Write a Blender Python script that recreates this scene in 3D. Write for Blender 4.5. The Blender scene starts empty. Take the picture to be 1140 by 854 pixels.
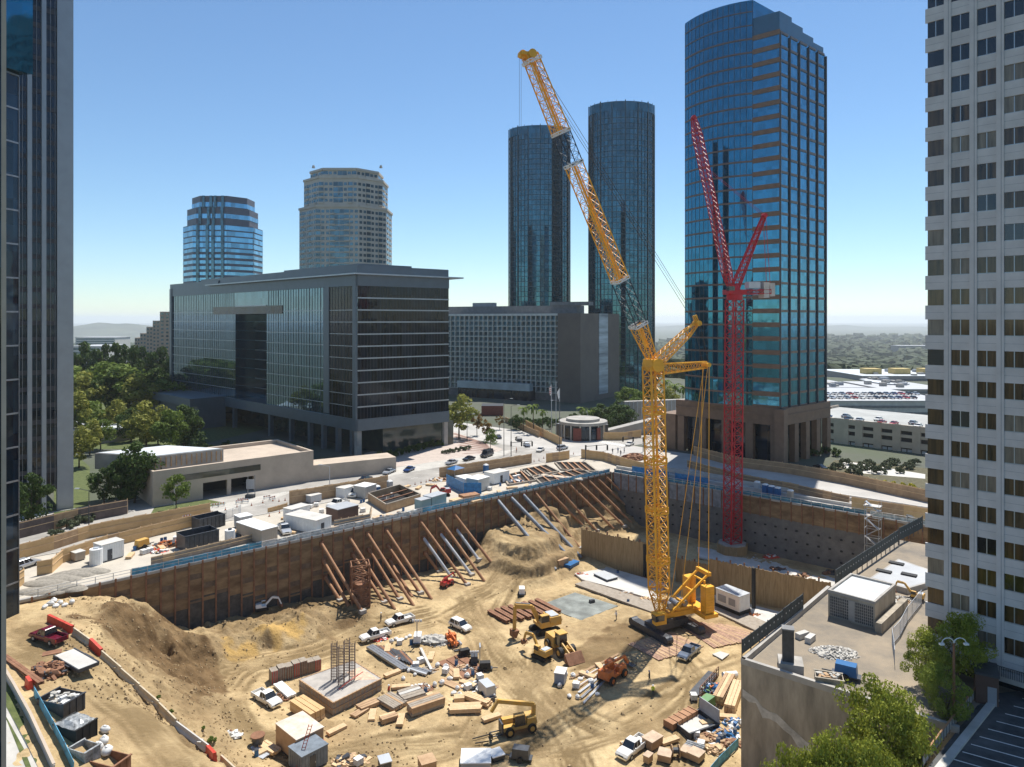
import bpy, math, random
import numpy as np
from mathutils import Vector, Matrix
R = random.Random(7)
S = bpy.context.scene
COL = S.collection
# ---------------------------------------------------------------- camera, sky, sun, exposure
CH, HY, F = 45.5, 356.0, 780.0          # eye height above the street, horizon row, focal length (in 1140 px widths)
cam = bpy.data.objects.new('camera', bpy.data.cameras.new('camera')); COL.objects.link(cam)
cam.location = (0, 0, CH); cam.rotation_euler = (math.radians(90), 0, 0)
cam.data.sensor_width = 36; cam.data.lens = 36*F/1140; cam.data.shift_y = -(427-HY)/1140
cam.data.clip_start = 0.5; cam.data.clip_end = 60000
S.camera = cam
SUN_AZ, SUN_EL = 27.0, 63.0             # azimuth from +Y towards +X
W = bpy.data.worlds.new('World'); S.world = W; W.use_nodes = True
nt = W.node_tree; bg = nt.nodes['Background']
sky = nt.nodes.new('ShaderNodeTexSky'); sky.sky_type = 'NISHITA'; sky.sun_disc = False
sky.sun_elevation = math.radians(SUN_EL); sky.sun_rotation = math.radians(SUN_AZ)
sky.air_density = 1.0; sky.dust_density = 0.0; sky.ozone_density = 5.0; sky.altitude = 100
tint = nt.nodes.new('ShaderNodeMix'); tint.data_type = 'RGBA'; tint.blend_type = 'MULTIPLY'; tint.inputs['Factor'].default_value = 1; tint.inputs['B'].default_value = (.94,1.02,1.02,1)
nt.links.new(sky.outputs[0], tint.inputs['A']); nt.links.new(tint.outputs['Result'], bg.inputs[0]); bg.inputs[1].default_value = 0.1
sl = bpy.data.lights.new('sun', 'SUN'); sl.energy = 5.0; sl.angle = math.radians(0.53); sl.color = (1, .955, .88)
so = bpy.data.objects.new('sun', sl); COL.objects.link(so)
d = Vector((math.sin(math.radians(SUN_AZ))*math.cos(math.radians(SUN_EL)), math.cos(math.radians(SUN_AZ))*math.cos(math.radians(SUN_EL)), math.sin(math.radians(SUN_EL))))
so.rotation_euler = d.to_track_quat('Z', 'Y').to_euler(); so.location = (60, 60, 200)
S.render.engine = 'CYCLES'
S.cycles.volume_bounces = 2
S.view_settings.view_transform = 'Standard'; S.view_settings.look = 'None'
S.view_settings.exposure = 0.46; S.view_settings.gamma = 1

# ---------------------------------------------------------------- helpers
def P(px, py, z=0.0):
    D = F*(CH-z)/(py-HY); return Vector(((px-570)/F*D, D, z))
def PD(px, py, D): return Vector(((px-570)/F*D, D, CH-(py-HY)*D/F))
U = Vector((.752, .659, 0)).normalized(); V = Vector((-U.y, U.x, 0))      # along the pit's left wall / away from it to the left
UA = math.atan2(U.y, U.x)

class MB:
    def __init__(s): s.v = []; s.f = []; s.m = []
    def face(s, pts, m=0):
        i = len(s.v); s.v += [tuple(p) for p in pts]; s.f.append(tuple(range(i, i+len(pts)))); s.m.append(m)
    def hexa(s, b, t, m=0):          # b, t : lists of n points, bottom and top rings (ccw from above)
        n = len(b); i = len(s.v); s.v += [tuple(p) for p in b]+[tuple(p) for p in t]
        s.f.append(tuple(i+k for k in reversed(range(n)))); s.f.append(tuple(i+n+k for k in range(n)))
        for k in range(n): s.f.append((i+k, i+(k+1) % n, i+n+(k+1) % n, i+n+k))
        s.m += [m]*(n+2)
    def box(s, x0, y0, z0, x1, y1, z1, m=0):
        s.hexa([(x0,y0,z0),(x1,y0,z0),(x1,y1,z0),(x0,y1,z0)], [(x0,y0,z1),(x1,y0,z1),(x1,y1,z1),(x0,y1,z1)], m)
    def cbox(s, c, dx, dy, dz, ang=0, m=0):   # centred in x, y; c.z is the bottom
        ca, sa = math.cos(ang), math.sin(ang); r = []
        for sx, sy in ((-1,-1),(1,-1),(1,1),(-1,1)):
            x, y = sx*dx/2, sy*dy/2; r.append((c[0]+x*ca-y*sa, c[1]+x*sa+y*ca))
        s.hexa([(x,y,c[2]) for x,y in r], [(x,y,c[2]+dz) for x,y in r], m)
    def prism(s, poly, z0, z1, m=0):
        s.hexa([(p[0],p[1],z0) for p in poly], [(p[0],p[1],z1) for p in poly], m)
    def taper(s, x0,y0,z0,x1,y1,z1, ix, iy, m=0, ox=0):   # box whose top is inset
        s.hexa([(x0,y0,z0),(x1,y0,z0),(x1,y1,z0),(x0,y1,z0)], [(x0+ix+ox,y0+iy,z1),(x1-ix+ox,y0+iy,z1),(x1-ix+ox,y1-iy,z1),(x0+ix+ox,y1-iy,z1)], m)
    def tube(s, p, q, r, n=6, m=0, r2=None):
        p = Vector(p); q = Vector(q); d = q-p
        if d.length < 1e-6: return
        d.normalize(); a = d.orthogonal().normalized(); b = d.cross(a); r2 = r if r2 is None else r2
        A = [p+a*math.cos(2*math.pi*k/n)*r+b*math.sin(2*math.pi*k/n)*r for k in range(n)]
        B = [q+a*math.cos(2*math.pi*k/n)*r2+b*math.sin(2*math.pi*k/n)*r2 for k in range(n)]
        s.hexa(A, B, m)
    def bar(s, p, q, w, h, m=0):      # rectangular section beam, h is measured upwards
        p = Vector(p); q = Vector(q); d = (q-p)
        if d.length < 1e-6: return
        d.normalize(); side = d.cross(Vector((0,0,1)))
        side = Vector((1,0,0)) if side.length < 1e-3 else side.normalized()
        up = side.cross(d); a = side*w/2; b = up*h/2
        s.hexa([p-a-b,p+a-b,p+a+b,p-a+b], [q-a-b,q+a-b,q+a+b,q-a+b], m)
    def wheel(s, c, r, w, m=0, n=14, axis='y'):
        o = Vector((0,w/2,0)) if axis == 'y' else Vector((w/2,0,0)); s.tube(Vector(c)-o, Vector(c)+o, r, n, m)
    def blob(s, c, rx, ry, rz, m=0, seed=0, n=8, rough=.25, flat=False):
        rr = random.Random(seed); i0 = len(s.v); rings = 5
        for j in range(rings+1):
            th = math.pi*j/rings
            if flat: th = math.pi/2*j/rings
            for k in range(n):
                ph = 2*math.pi*k/n; q = 1+rough*(rr.random()-.5)*2*(1 if 0 < j < rings else 0)
                s.v.append((c[0]+rx*q*math.sin(th)*math.cos(ph), c[1]+ry*q*math.sin(th)*math.sin(ph), c[2]+rz*q*math.cos(th)))
        for j in range(rings):
            for k in range(n):
                s.f.append((i0+j*n+k, i0+(j+1)*n+k, i0+(j+1)*n+(k+1) % n, i0+j*n+(k+1) % n)); s.m.append(m)
    def build(s, name, mats, parent=None, world=True, smooth=False, loc=None, rotz=0):
        me = bpy.data.meshes.new(name)
        off = Vector((0,0,0))
        if parent is not None and world: off = origin_of(parent)
        me.from_pydata([(x-off.x, y-off.y, z-off.z) for x,y,z in s.v], [], s.f)
        if not isinstance(mats, (list, tuple)): mats = [mats]
        for mm in mats: me.materials.append(mm)
        me.polygons.foreach_set('material_index', s.m)
        if smooth: me.polygons.foreach_set('use_smooth', [True]*len(s.f))
        me.update()
        o = bpy.data.objects.new(name, me); COL.objects.link(o)
        if parent is not None: o.parent = parent
        if loc is not None: o.location = loc
        if rotz: o.rotation_euler.z = rotz
        return o
def origin_of(o):
    v = Vector((0,0,0))
    while o is not None: v += o.location; o = o.parent
    return v
def tag(o, label=None, cat=None, group=None, kind=None):
    if label: o['label'] = label
    if cat: o['category'] = cat
    if group: o['group'] = group
    if kind: o['kind'] = kind
    return o
def thing(name, label, cat, loc=(0,0,0), rotz=0, group=None):
    o = bpy.data.objects.new(name, None); COL.objects.link(o); o.empty_display_size = .5
    o.location = loc; o.rotation_euler = (0,0,rotz)
    return tag(o, label, cat, group)
KIDS = {}
def kids(o): return [c for c in bpy.data.objects if c.parent == o]
def dup(root, label, loc, rotz=0, group=None, scale=None):
    r = root.copy(); COL.objects.link(r); r.location = loc; r.rotation_euler = (0,0,rotz)
    if scale: r.scale = scale if isinstance(scale, tuple) else (scale,)*3
    r['label'] = label
    if group: r['group'] = group
    if root.name not in KIDS: KIDS[root.name] = [(c, kids(c)) for c in kids(root)]
    for c, gs in KIDS[root.name]:
        n = c.copy(); COL.objects.link(n); n.parent = r
        for g in gs:
            k = g.copy(); COL.objects.link(k); k.parent = n
    return r
class Kind:      # first call moves the prototype itself, later calls copy it
    def __init__(s, root): s.root = root; s.used = False
    def put(s, label, loc, rotz=0, group=None, scale=None):
        if s.used: return dup(s.root, label, loc, rotz, group, scale)
        s.used = True; r = s.root; r.location = loc; r.rotation_euler = (0,0,rotz); r['label'] = label
        if group: r['group'] = group
        if scale: r.scale = scale if isinstance(scale, tuple) else (scale,)*3
        return r

# ---------------------------------------------------------------- materials
MATS = {}
def mat(name, col, rough=.8, metal=0, var=.12, sc=.6, bump=0, bsc=6, spec=.4, col2=None, streak=None, coat=0):
    if name in MATS: return MATS[name]
    m = bpy.data.materials.new(name); m.use_nodes = True; MATS[name] = m
    n = m.node_tree.nodes; L = m.node_tree.links; b = n['Principled BSDF']
    b.inputs['Roughness'].default_value = rough; b.inputs['Metallic'].default_value = metal
    b.inputs['Specular IOR Level'].default_value = spec
    if coat: b.inputs['Coat Weight'].default_value = coat
    c1 = tuple(col)+(1,); 
    if var > 0:
        tc = n.new('ShaderNodeTexCoord'); mp = n.new('ShaderNodeMapping'); L.new(tc.outputs['Object'], mp.inputs[0])
        if streak: mp.inputs['Scale'].default_value = streak
        no = n.new('ShaderNodeTexNoise'); no.inputs['Scale'].default_value = sc; no.inputs['Detail'].default_value = 5; no.inputs['Roughness'].default_value = .65
        L.new(mp.outputs[0], no.inputs['Vector'])
        rp = n.new('ShaderNodeValToRGB'); L.new(no.outputs[0], rp.inputs[0])
        if col2 is None: lo = tuple(x*(1-var*1.6) for x in col); hi = tuple(min(1, x*(1+var*1.3)) for x in col)
        else: lo, hi = col, col2
        rp.color_ramp.elements[0].position = .3; rp.color_ramp.elements[0].color = lo+(1,) if isinstance(lo, tuple) else tuple(lo)+(1,)
        rp.color_ramp.elements[1].position = .7; rp.color_ramp.elements[1].color = tuple(hi)+(1,)
        L.new(rp.outputs[0], b.inputs['Base Color'])
        if bump:
            nb = n.new('ShaderNodeTexNoise'); nb.inputs['Scale'].default_value = bsc; nb.inputs['Detail'].default_value = 6
            L.new(mp.outputs[0], nb.inputs['Vector']); bu = n.new('ShaderNodeBump'); bu.inputs['Distance'].default_value = bump
            L.new(nb.outputs[0], bu.inputs['Height']); L.new(bu.outputs[0], b.inputs['Normal'])
    else: b.inputs['Base Color'].default_value = c1
    return m
def glass(name, col, rough=.06, wob=.004, wsc=.35, spec=.9, cell=(3,3,4), cv=.5, metal=0.0):
    # reflective facade glass: panel-to-panel tone changes and slightly wavy reflections
    if name in MATS: return MATS[name]
    m = bpy.data.materials.new(name); m.use_nodes = True; MATS[name] = m
    n = m.node_tree.nodes; L = m.node_tree.links; b = n['Principled BSDF']
    b.inputs['Roughness'].default_value = rough; b.inputs['Specular IOR Level'].default_value = spec; b.inputs['Metallic'].default_value = metal
    tc = n.new('ShaderNodeTexCoord'); mp = n.new('ShaderNodeMapping'); L.new(tc.outputs['Object'], mp.inputs[0])
    mp.inputs['Rotation'].default_value = (0,0,-UA); 
    mp2 = n.new('ShaderNodeVectorMath'); mp2.operation = 'DIVIDE'; L.new(mp.outputs[0], mp2.inputs[0]); mp2.inputs[1].default_value = cell
    fl = n.new('ShaderNodeVectorMath'); fl.operation = 'FLOOR'; L.new(mp2.outputs[0], fl.inputs[0])
    wn = n.new('ShaderNodeTexWhiteNoise'); L.new(fl.outputs[0], wn.inputs[0])
    mx = n.new('ShaderNodeMix'); mx.data_type = 'RGBA'; L.new(wn.outputs['Value'], mx.inputs['Factor'])
    mx.inputs['A'].default_value = tuple(x*(1-cv) for x in col)+(1,); mx.inputs['B'].default_value = tuple(min(1,x*(1+cv)) for x in col)+(1,)
    L.new(mx.outputs['Result'], b.inputs['Base Color'])
    nb = n.new('ShaderNodeTexNoise'); nb.inputs['Scale'].default_value = wsc; nb.inputs['Detail'].default_value = 1
    L.new(tc.outputs['Object'], nb.inputs['Vector']); bu = n.new('ShaderNodeBump'); bu.inputs['Distance'].default_value = wob/wsc*4; bu.inputs['Strength'].default_value = .6
    L.new(nb.outputs[0], bu.inputs['Height']); L.new(bu.outputs[0], b.inputs['Normal'])
    return m
def leafmat(name, a, b_, sc=.5):
    m = mat(name, a, rough=.75, var=.2, sc=sc, col2=b_, spec=.25)
    n = m.node_tree.nodes; L = m.node_tree.links; b = n['Principled BSDF']; tr = n.new('ShaderNodeBsdfTranslucent'); ms = n.new('ShaderNodeMixShader'); ms.inputs[0].default_value = .27
    rp = [x for x in n if x.type == 'VALTORGB'][0]; L.new(rp.outputs[0], tr.inputs[0]); L.new(b.outputs[0], ms.inputs[1]); L.new(tr.outputs[0], ms.inputs[2]); L.new(ms.outputs[0], n['Material Output'].inputs['Surface'])
    return m
M = dict(
 conc=mat('concrete', (.36,.34,.31), .85, var=.16, sc=.35, bump=.02),
 conc_l=mat('pale_concrete', (.52,.5,.46), .85, var=.12, sc=.3, bump=.02),
 conc_w=mat('weathered_concrete', (.33,.29,.23), .9, var=.25, sc=.5, bump=.03, streak=(1,1,.25)),
 conc_d=mat('dark_concrete', (.2,.2,.2), .85, var=.15),
 beige=mat('beige_stone', (.46,.38,.30), .8, var=.1, sc=.2),
 tan=mat('tan_stone', (.34,.26,.19), .75, var=.12, sc=.4),
 white=mat('white_paint', (.78,.78,.76), .45, var=.05, sc=1.2),
 grey=mat('grey_paint', (.3,.31,.33), .5, var=.1),
 lgrey=mat('light_grey_metal', (.5,.52,.54), .4, metal=.3, var=.06),
 dgrey=mat('dark_grey_metal', (.07,.075,.085), .45, metal=.3, var=.2, sc=1.5),
 black=mat('black_rubber', (.02,.02,.02), .7, var=.2, sc=3),
 alu=mat('aluminium', (.42,.45,.48), .35, metal=.6, var=.05),
 steel=mat('steel', (.25,.26,.28), .45, metal=.7, var=.15, sc=2),
 rust=mat('rusty_steel', (.16,.075,.04), .85, var=.3, sc=1.2, col2=(.30,.15,.085)),
 rustp=mat('rusty_pipe', (.27,.13,.065), .75, var=.3, sc=.9, col2=(.42,.23,.12)),
 steelp=mat('grey_steel_pipe', (.20,.22,.25), .6, metal=.2, var=.2, sc=1),
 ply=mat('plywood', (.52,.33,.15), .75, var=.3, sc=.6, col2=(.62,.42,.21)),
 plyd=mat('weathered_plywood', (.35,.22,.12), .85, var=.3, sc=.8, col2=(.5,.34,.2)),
 lumber=mat('fresh_lumber', (.55,.36,.19), .75, var=.3, sc=2, col2=(.68,.5,.3)),
 lag=mat('timber_lagging', (.11,.062,.03), .9, var=.3, sc=.22, col2=(.32,.215,.115), streak=(1,1,2.5), bump=.04),
 form=mat('form_boards', (.24,.20,.155), .85, var=.3, sc=1.4, col2=(.36,.31,.25), streak=(1,1,4)),
 blue=mat('blue_tarp', (.03,.19,.42), .5, var=.25, sc=1.5),
 cyan=mat('sky_blue_mesh', (.09,.33,.5), .7, var=.3, sc=.8),
 bluep=mat('blue_plastic', (.02,.12,.3), .4, var=.1),
 red=mat('red_plastic', (.55,.06,.035), .5, var=.15, sc=1.5),
 redc=mat('red_crane_paint', (.45,.014,.026), .45, var=.12),
 orange=mat('orange_paint', (.62,.17,.04), .45, var=.15, sc=1.5),
 yel=mat('crane_yellow', (.82,.42,.035), .42, var=.1, sc=.5),
 yelm=mat('machine_yellow', (.62,.33,.04), .55, var=.3, sc=1.3, col2=(.50,.34,.13)),
 green=mat('green_paint', (.12,.25,.1), .6, var=.2),
 maroon=mat('maroon_paint', (.13,.01,.025), .25, var=.03, coat=.6),
 carw=mat('white_car_paint', (.75,.75,.74), .32, var=.2, sc=.9, col2=(.66,.62,.54), coat=.3),
 carg=mat('grey_car_paint', (.16,.19,.24), .25, metal=.3, var=.03, coat=.5),
 cark=mat('black_car_paint', (.02,.02,.025), .22, var=.03, coat=.5),
 cars=mat('silver_car_paint', (.45,.47,.5), .28, metal=.4, var=.03, coat=.5),
 carb=mat('blue_car_paint', (.03,.07,.2), .25, var=.03, coat=.5),
 carr=mat('red_car_paint', (.4,.03,.03), .25, var=.03, coat=.5),
 wind=mat('windscreen', (.015,.02,.028), .08, var=0, spec=.8),
 lamp=mat('lamp_lens', (.7,.7,.65), .2, var=0),
 chrome=mat('chrome', (.6,.6,.6), .2, metal=.9, var=0),
 asph=mat('asphalt', (.075,.075,.078), .9, var=.25, sc=.25, bump=.01),
 asphd=mat('parking_asphalt', (.085,.088,.09), .9, var=.35, sc=.3, bump=.01),
 road=mat('pale_road', (.33,.31,.28), .9, var=.2, sc=.12, bump=.02),
 walk=mat('pavement_slabs', (.44,.42,.38), .85, var=.12, sc=.4),
 paintw=mat('road_paint', (.75,.75,.72), .7, var=.1),
 grass=mat('grass', (.05,.07,.02), .95, var=.4, sc=.9, col2=(.12,.14,.045), bump=.05),
 gravel=mat('gravel', (.27,.245,.205), .95, var=.2, sc=2, bump=.03, bsc=9),
 bag=mat('white_bag', (.68,.67,.64), .8, var=.15, sc=2),
 plastic=mat('clear_plastic_wrap', (.32,.33,.33), .25, var=.4, sc=1.5),
 skin=mat('skin', (.4,.22,.15), .6, var=0),
 hiviz=mat('hi_vis_yellow', (.5,.65,.03), .7, var=.05),
 denim=mat('dark_trousers', (.03,.04,.07), .9, var=.1),
 brick=mat('red_brick', (.2,.06,.045), .85, var=.2, sc=2),
 brown=mat('brown_panel', (.11,.065,.05), .8, var=.1),
 rubble=mat('broken_concrete', (.42,.4,.36), .9, var=.3, sc=2.5),
 rooflt=mat('roof_membrane', (.5,.53,.55), .8, var=.1, sc=.25),
 roofw=mat('white_roof', (.40,.41,.42), .7, var=.08, sc=.2),
 trunk=mat('bark', (.1,.07,.045), .9, var=.2, sc=3),
 yflow=mat('yellow_flowers', (.6,.5,.02), .9, var=.3, sc=2),
 g_lob=mat('lobby_glass', (.02,.035,.04), .08, var=.5, sc=.3, col2=(.06,.07,.05), spec=.7),
 blind=mat('window_blinds', (.10,.085,.065), .35, var=.4, sc=.7, col2=(.26,.22,.17), streak=(3,3,.3), spec=.6),
 # facades
 g_off=glass('office_glass', (.16,.25,.31), cell=(1.9,1.9,4.16), metal=.85, cv=.12, rough=.04, wob=.0015),
 g_offd=glass('office_dark_glass', (.008,.013,.02), cell=(1.9,1.9,4.16), metal=.0, spec=.35, cv=.6),
 g_dk=glass('black_glass', (.008,.022,.04), cell=(1.6,1.6,4), spec=.55, metal=.3),
 g_blue=glass('blue_tower_glass', (.035,.19,.29), cell=(1.5,1.5,2), metal=.88, cv=.13, rough=.04, wob=.003),
 g_teal=glass('teal_tower_glass', (.04,.13,.17), cell=(2.5,2.5,3.2), metal=.78, cv=.3, wob=.002),
 g_win=glass('dark_window', (.012,.014,.018), cell=(3,3,4), spec=.9, cv=.8),
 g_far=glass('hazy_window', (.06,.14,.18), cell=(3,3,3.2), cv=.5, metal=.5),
 g_amb=mat('window_with_drapes', (.008,.007,.006), .08, var=.6, sc=.6, col2=(.13,.075,.03), streak=(3,3,.2), spec=.6),
 band=mat('bluegrey_panel', (.12,.15,.18), .35, metal=.3, var=.06, sc=.3),
 fin=mat('brushed_panel', (.34,.36,.38), .4, metal=.4, var=.06, sc=.3),
 tw_w=mat('white_precast', (.57,.55,.54), .75, var=.08, sc=.3),
 hotel=mat('hotel_concrete', (.60,.60,.56), .8, var=.08, sc=.3),
 brn=mat('brown_stone', (.19,.125,.085), .7, var=.1, sc=.5),
 copper=mat('copper_spandrel', (.17,.115,.09), .4, metal=.3, var=.1),
 pinks=mat('pink_granite', (.17,.13,.13), .6, var=.1),
 crm=mat('cream_stone', (.52,.46,.39), .8, var=.07, sc=.2),
)
# ================================================================ terrain
A0 = P(20,671.5,0); K = P(680,526,0)                 # top of the left retaining wall
A0 = K - U*170                                        # extended behind the near left tower
Bdir = Vector((.752,-.659,0)).normalized()
B1 = K + Bdir*112
BASE = 0.0
CPT = [ # px, py, z : heights read off the slopes of the excavation
 (0,690,0),(30,680,0),(60,690,-.1),(30,720,-.3),(55,690,-.2),(105,738,-1.6),(60,780,-1.8),(20,740,-.6),(160,790,-4.2),(130,854,-5.2),(200,850,-6.6),(225,838,-6.8),(250,854,-8),(100,790,-3),(60,854,-3.2),(0,800,-1.2),
 (100,683,-1.0),(125,674,-.4),(140,668,-2.0),(110,690,-1.2),(130,700,-1.6),(136,720,-4.6),(165,688,-4.0),(152,671,-3.6),(170,679,-7),(200,697,-11.1),(185,690,-9.2),(165,722,-7.6),(185,735,-11.4),(192,708,-7.6),(180,760,-7),(210,735,-12.6),(215,770,-11.5),(215,800,-11.4),(195,810,-8.6),(235,790,-13.2),(250,770,-14.6),(240,835,-10.6),(270,830,-14.2),(265,850,-13),(240,715,-11.3),(222,702,-11.2),(260,700,-11.4),(255,735,-14.4),(245,750,-14.8),(270,730,-14.8),(300,689,-11.4),(290,682,-12),(330,676,-12.2),(340,683,-11.4),(365,670,-11.8),(300,722,-15),(300,700,-11.6),(340,715,-15),(375,704,-15),(400,690,-14),(420,690,-14.8),(385,676,-12.6),(405,682,-13),(360,664,-13),(420,672,-13.4),
 (450,660,-13.6),(480,650,-13.6),(510,650,-14),(480,680,-15),(520,680,-15),(440,705,-15),(540,665,-15),(450,635,-13.4),(500,632,-13.4),
 (545,587,-6.6),(560,590,-6.6),(580,592,-6.8),(600,588,-6),(565,600,-7.4),(590,606,-8),(575,615,-9.4),(610,618,-10),(600,632,-12),(570,640,-13),(540,640,-14),(528,606,-12.5),(522,618,-13.4),(620,640,-14.4),(640,640,-15),(600,650,-14.8),(560,655,-14.6),
 (640,558,-5.4),(620,566,-5.2),(690,548,-5.4),(705,545,-5.6),(640,585,-11),(660,575,-10.6),(700,572,-12),(720,575,-12.5),(735,600,-14.5),(650,608,-14.5),(690,600,-14.5),(700,555,-8),
 (300,750,-15),(300,800,-15),(350,800,-15),(300,850,-15),(400,850,-15),(450,740,-15),(500,780,-15),(500,850,-15),(560,700,-15),(560,760,-15),(600,700,-15),(600,850,-15),(650,700,-15),(660,780,-15),(700,850,-15),(720,740,-15),(760,700,-15),(800,740,-15),(800,820,-15),(830,760,-15),(850,700,-15),(700,650,-15),(780,670,-15),(860,690,-15),(900,690,-15),(900,800,-15),(820,854,-15),(850,900,-15),(600,900,-15),(400,900,-14),(300,900,-12),(720,680,-15),
]
pts = []; hs = []
for px, py, z in CPT: p = P(px, py, z); pts.append((p.x, p.y)); hs.append(z)
for x, y, z in [(110,120,-14.5),(95,135,-14.5),(80,150,-14.5),(60,172,-14.5),(45,185,-14.5),(70,160,-14.5),(90,110,-15),(70,60,-15),(100,60,-15),(20,70,-15),(40,190,-14.5),(38,198,-13),(-100,90,0),(-85,60,-.5),(-60,50,-4),(-20,60,-10),(-110,80,0),(-95,98,0)]:
    pts.append((x,y)); hs.append(z)
pts = np.array(pts); hs = np.array(hs)
Dm = np.linalg.norm(pts[:,None]-pts[None], axis=2)
wt = np.linalg.solve(np.sqrt(Dm**2+.3)-np.eye(len(pts))*.12, hs-(-12.0))
def hbase(x, y):
    x = np.atleast_1d(np.asarray(x, float)); y = np.atleast_1d(np.asarray(y, float))
    dd = np.sqrt((x[:,None]-pts[:,0])**2+(y[:,None]-pts[:,1])**2+.3)
    return np.clip(dd@wt-12.0, -15.25, 0.35)
PADC = [P(601,673,-15.4), P(647,690,-15.4), P(688,674,-15.4), P(640,659,-15.4)]
def inquad(x, y, q, grow=0):
    c = sum((Vector(p) for p in q), Vector())/len(q); s = np.ones_like(x, bool); n = len(q)
    for i in range(n):
        a, b = q[i], q[(i+1) % n]; ex, ey = b[0]-a[0], b[1]-a[1]; l = math.hypot(ex, ey)
        d = ((x-a[0])*ey-(y-a[1])*ex)/l; dc = ((c[0]-a[0])*ey-(c[1]-a[1])*ex)/l
        s &= (d*np.sign(dc) > -grow)
    return s
def vnoise(x, y, f, seed=0):
    x = x*f+seed*17.3; y = y*f+seed*9.1; xi = np.floor(x); yi = np.floor(y); fx = x-xi; fy = y-yi
    h = lambda a, b: np.modf(np.abs(np.sin(a*127.1+b*311.7+seed)*43758.5453))[0]
    sx = fx*fx*(3-2*fx); sy = fy*fy*(3-2*fy)
    return (h(xi,yi)*(1-sx)+h(xi+1,yi)*sx)*(1-sy)+(h(xi,yi+1)*(1-sx)+h(xi+1,yi+1)*sx)*sy
def height(x, y):
    x = np.atleast_1d(np.asarray(x, float)); y = np.atleast_1d(np.asarray(y, float))
    h = hbase(x, y)
    slope = np.clip((h+14.7)/4, 0, 1)*np.clip((-.6-h)/2, 0, 1)
    slope = slope*(1-onramp(x,y)); n1 = vnoise(x, y, .22, 1)-.5; n2 = vnoise(x, y, .7, 2)-.5; n3 = vnoise(x, y, 2.1, 3)-.5
    h = h + slope*((n1*1.5+n2*1.3)*(1-.6*np.clip((y-148)/10,0,1))+n3*.55-.25) + (1-slope)*(n1*.25+n2*.16+n3*.09)
    far = np.clip((x+8)/8,0,1)*np.clip((y-150)/10,0,1)*np.clip((h+14.3)/1.5,0,1)*np.clip((-4.5-h),0,1)
    q = (h+14.6)/3.1; fr = q-np.floor(q); st = (np.floor(q)+np.clip((fr-.55)/.4,0,1)**1.3)*3.1-14.6
    h = h-far*.5*(slope*(n1*1.5+n2*1.3)) + far*.75*(st-h)
    pad = inquad(x, y, PADC, 0.3); h = np.where(pad, -15.75, h)
    return h
RAMPW = [P(-60,680,0),P(54,690,-.2),P(103,722,-1.5),P(176,790,-4.4),P(246,852,-7.4),P(270,900,-9),P(-60,950,-3)]
def onramp(x, y):      # 1 on the driven dirt ramp, fading over a metre at its edge
    ins = np.zeros(x.shape, bool); dmin = np.full(x.shape, 1e9); n = len(RAMPW)
    for i in range(n):
        A, B_ = RAMPW[i], RAMPW[(i+1) % n]; ins ^= ((A.y > y) != (B_.y > y)) & (x < (B_.x-A.x)*(y-A.y)/(B_.y-A.y+1e-12)+A.x)
        ex, ey = B_.x-A.x, B_.y-A.y; t = np.clip(((x-A.x)*ex+(y-A.y)*ey)/(ex*ex+ey*ey),0,1); dmin = np.minimum(dmin, np.hypot(x-A.x-t*ex, y-A.y-t*ey))
    return np.where(ins, 1.0, np.clip(1-dmin/1.0, 0, 1))
def H1(x, y): return float(height(x, y)[0])
def G(px, py):          # where the sight line through a pixel meets the excavation
    Ds = np.arange(60, 230, .4); xs = (px-570)/F*Ds; zr = CH-(py-HY)*Ds/F; h = height(xs, Ds)
    i = np.argmax(zr <= h); D = Ds[i]; lo, hi = D-.4, D
    for _ in range(8):
        m = (lo+hi)/2
        if CH-(py-HY)*m/F <= H1((px-570)/F*m, m): hi = m
        else: lo = m
    x = (px-570)/F*hi; return Vector((x, hi, H1(x, hi)))
def side(p, a, d): return (p[0]-a[0])*d.y-(p[1]-a[1])*d.x     # >0 to the right of direction d
NEAR = 45.0
POLY = [A0, K, B1, Vector((B1.x, NEAR, 0)), Vector((A0.x, NEAR, 0))]
ROUTES = [ [(620,900),(600,850),(590,800),(585,760),(560,725),(540,700),(525,680),(520,665)], [(650,900),(640,850),(610,800),(575,765),(545,735),(530,705),(500,690)], [(520,665),(545,655),(570,640),(590,620),(585,600),(565,592)], [(505,680),(540,660),(565,630),(578,605)], [(560,690),(580,650),(600,630)],
 [(300,900),(330,850),(400,835),(480,830),(560,835),(640,830),(720,800),(760,770)], [(265,780),(272,800),(290,815),(330,830),(380,838),(450,822),(520,815)], [(262,790),(275,812),(310,832),(370,850),(450,845)], [(240,745),(262,740),(300,733),(350,722),(395,705),(440,690),(480,680)], [(255,765),(275,745),(320,738),(370,722),(420,702),(470,690)], [(215,680),(250,690),(300,676),(350,668)], [(215,688),(260,695),(310,683),(350,672)],
 [(640,740),(680,725),(715,700)], [(645,728),(690,712),(715,690)], [(760,860),(770,800),(780,760),(760,735)], [(700,800),(740,770),(790,745),(820,735)], [(10,720),(60,735),(120,775),(170,820),(210,868)], [(20,700),(70,720),(140,780),(190,830),(225,868)], [(620,770),(650,800),(700,815),(740,805)], [(540,800),(520,830),(480,845)], [(610,760),(600,745),(600,725)] ]
SEGS = []
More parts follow.
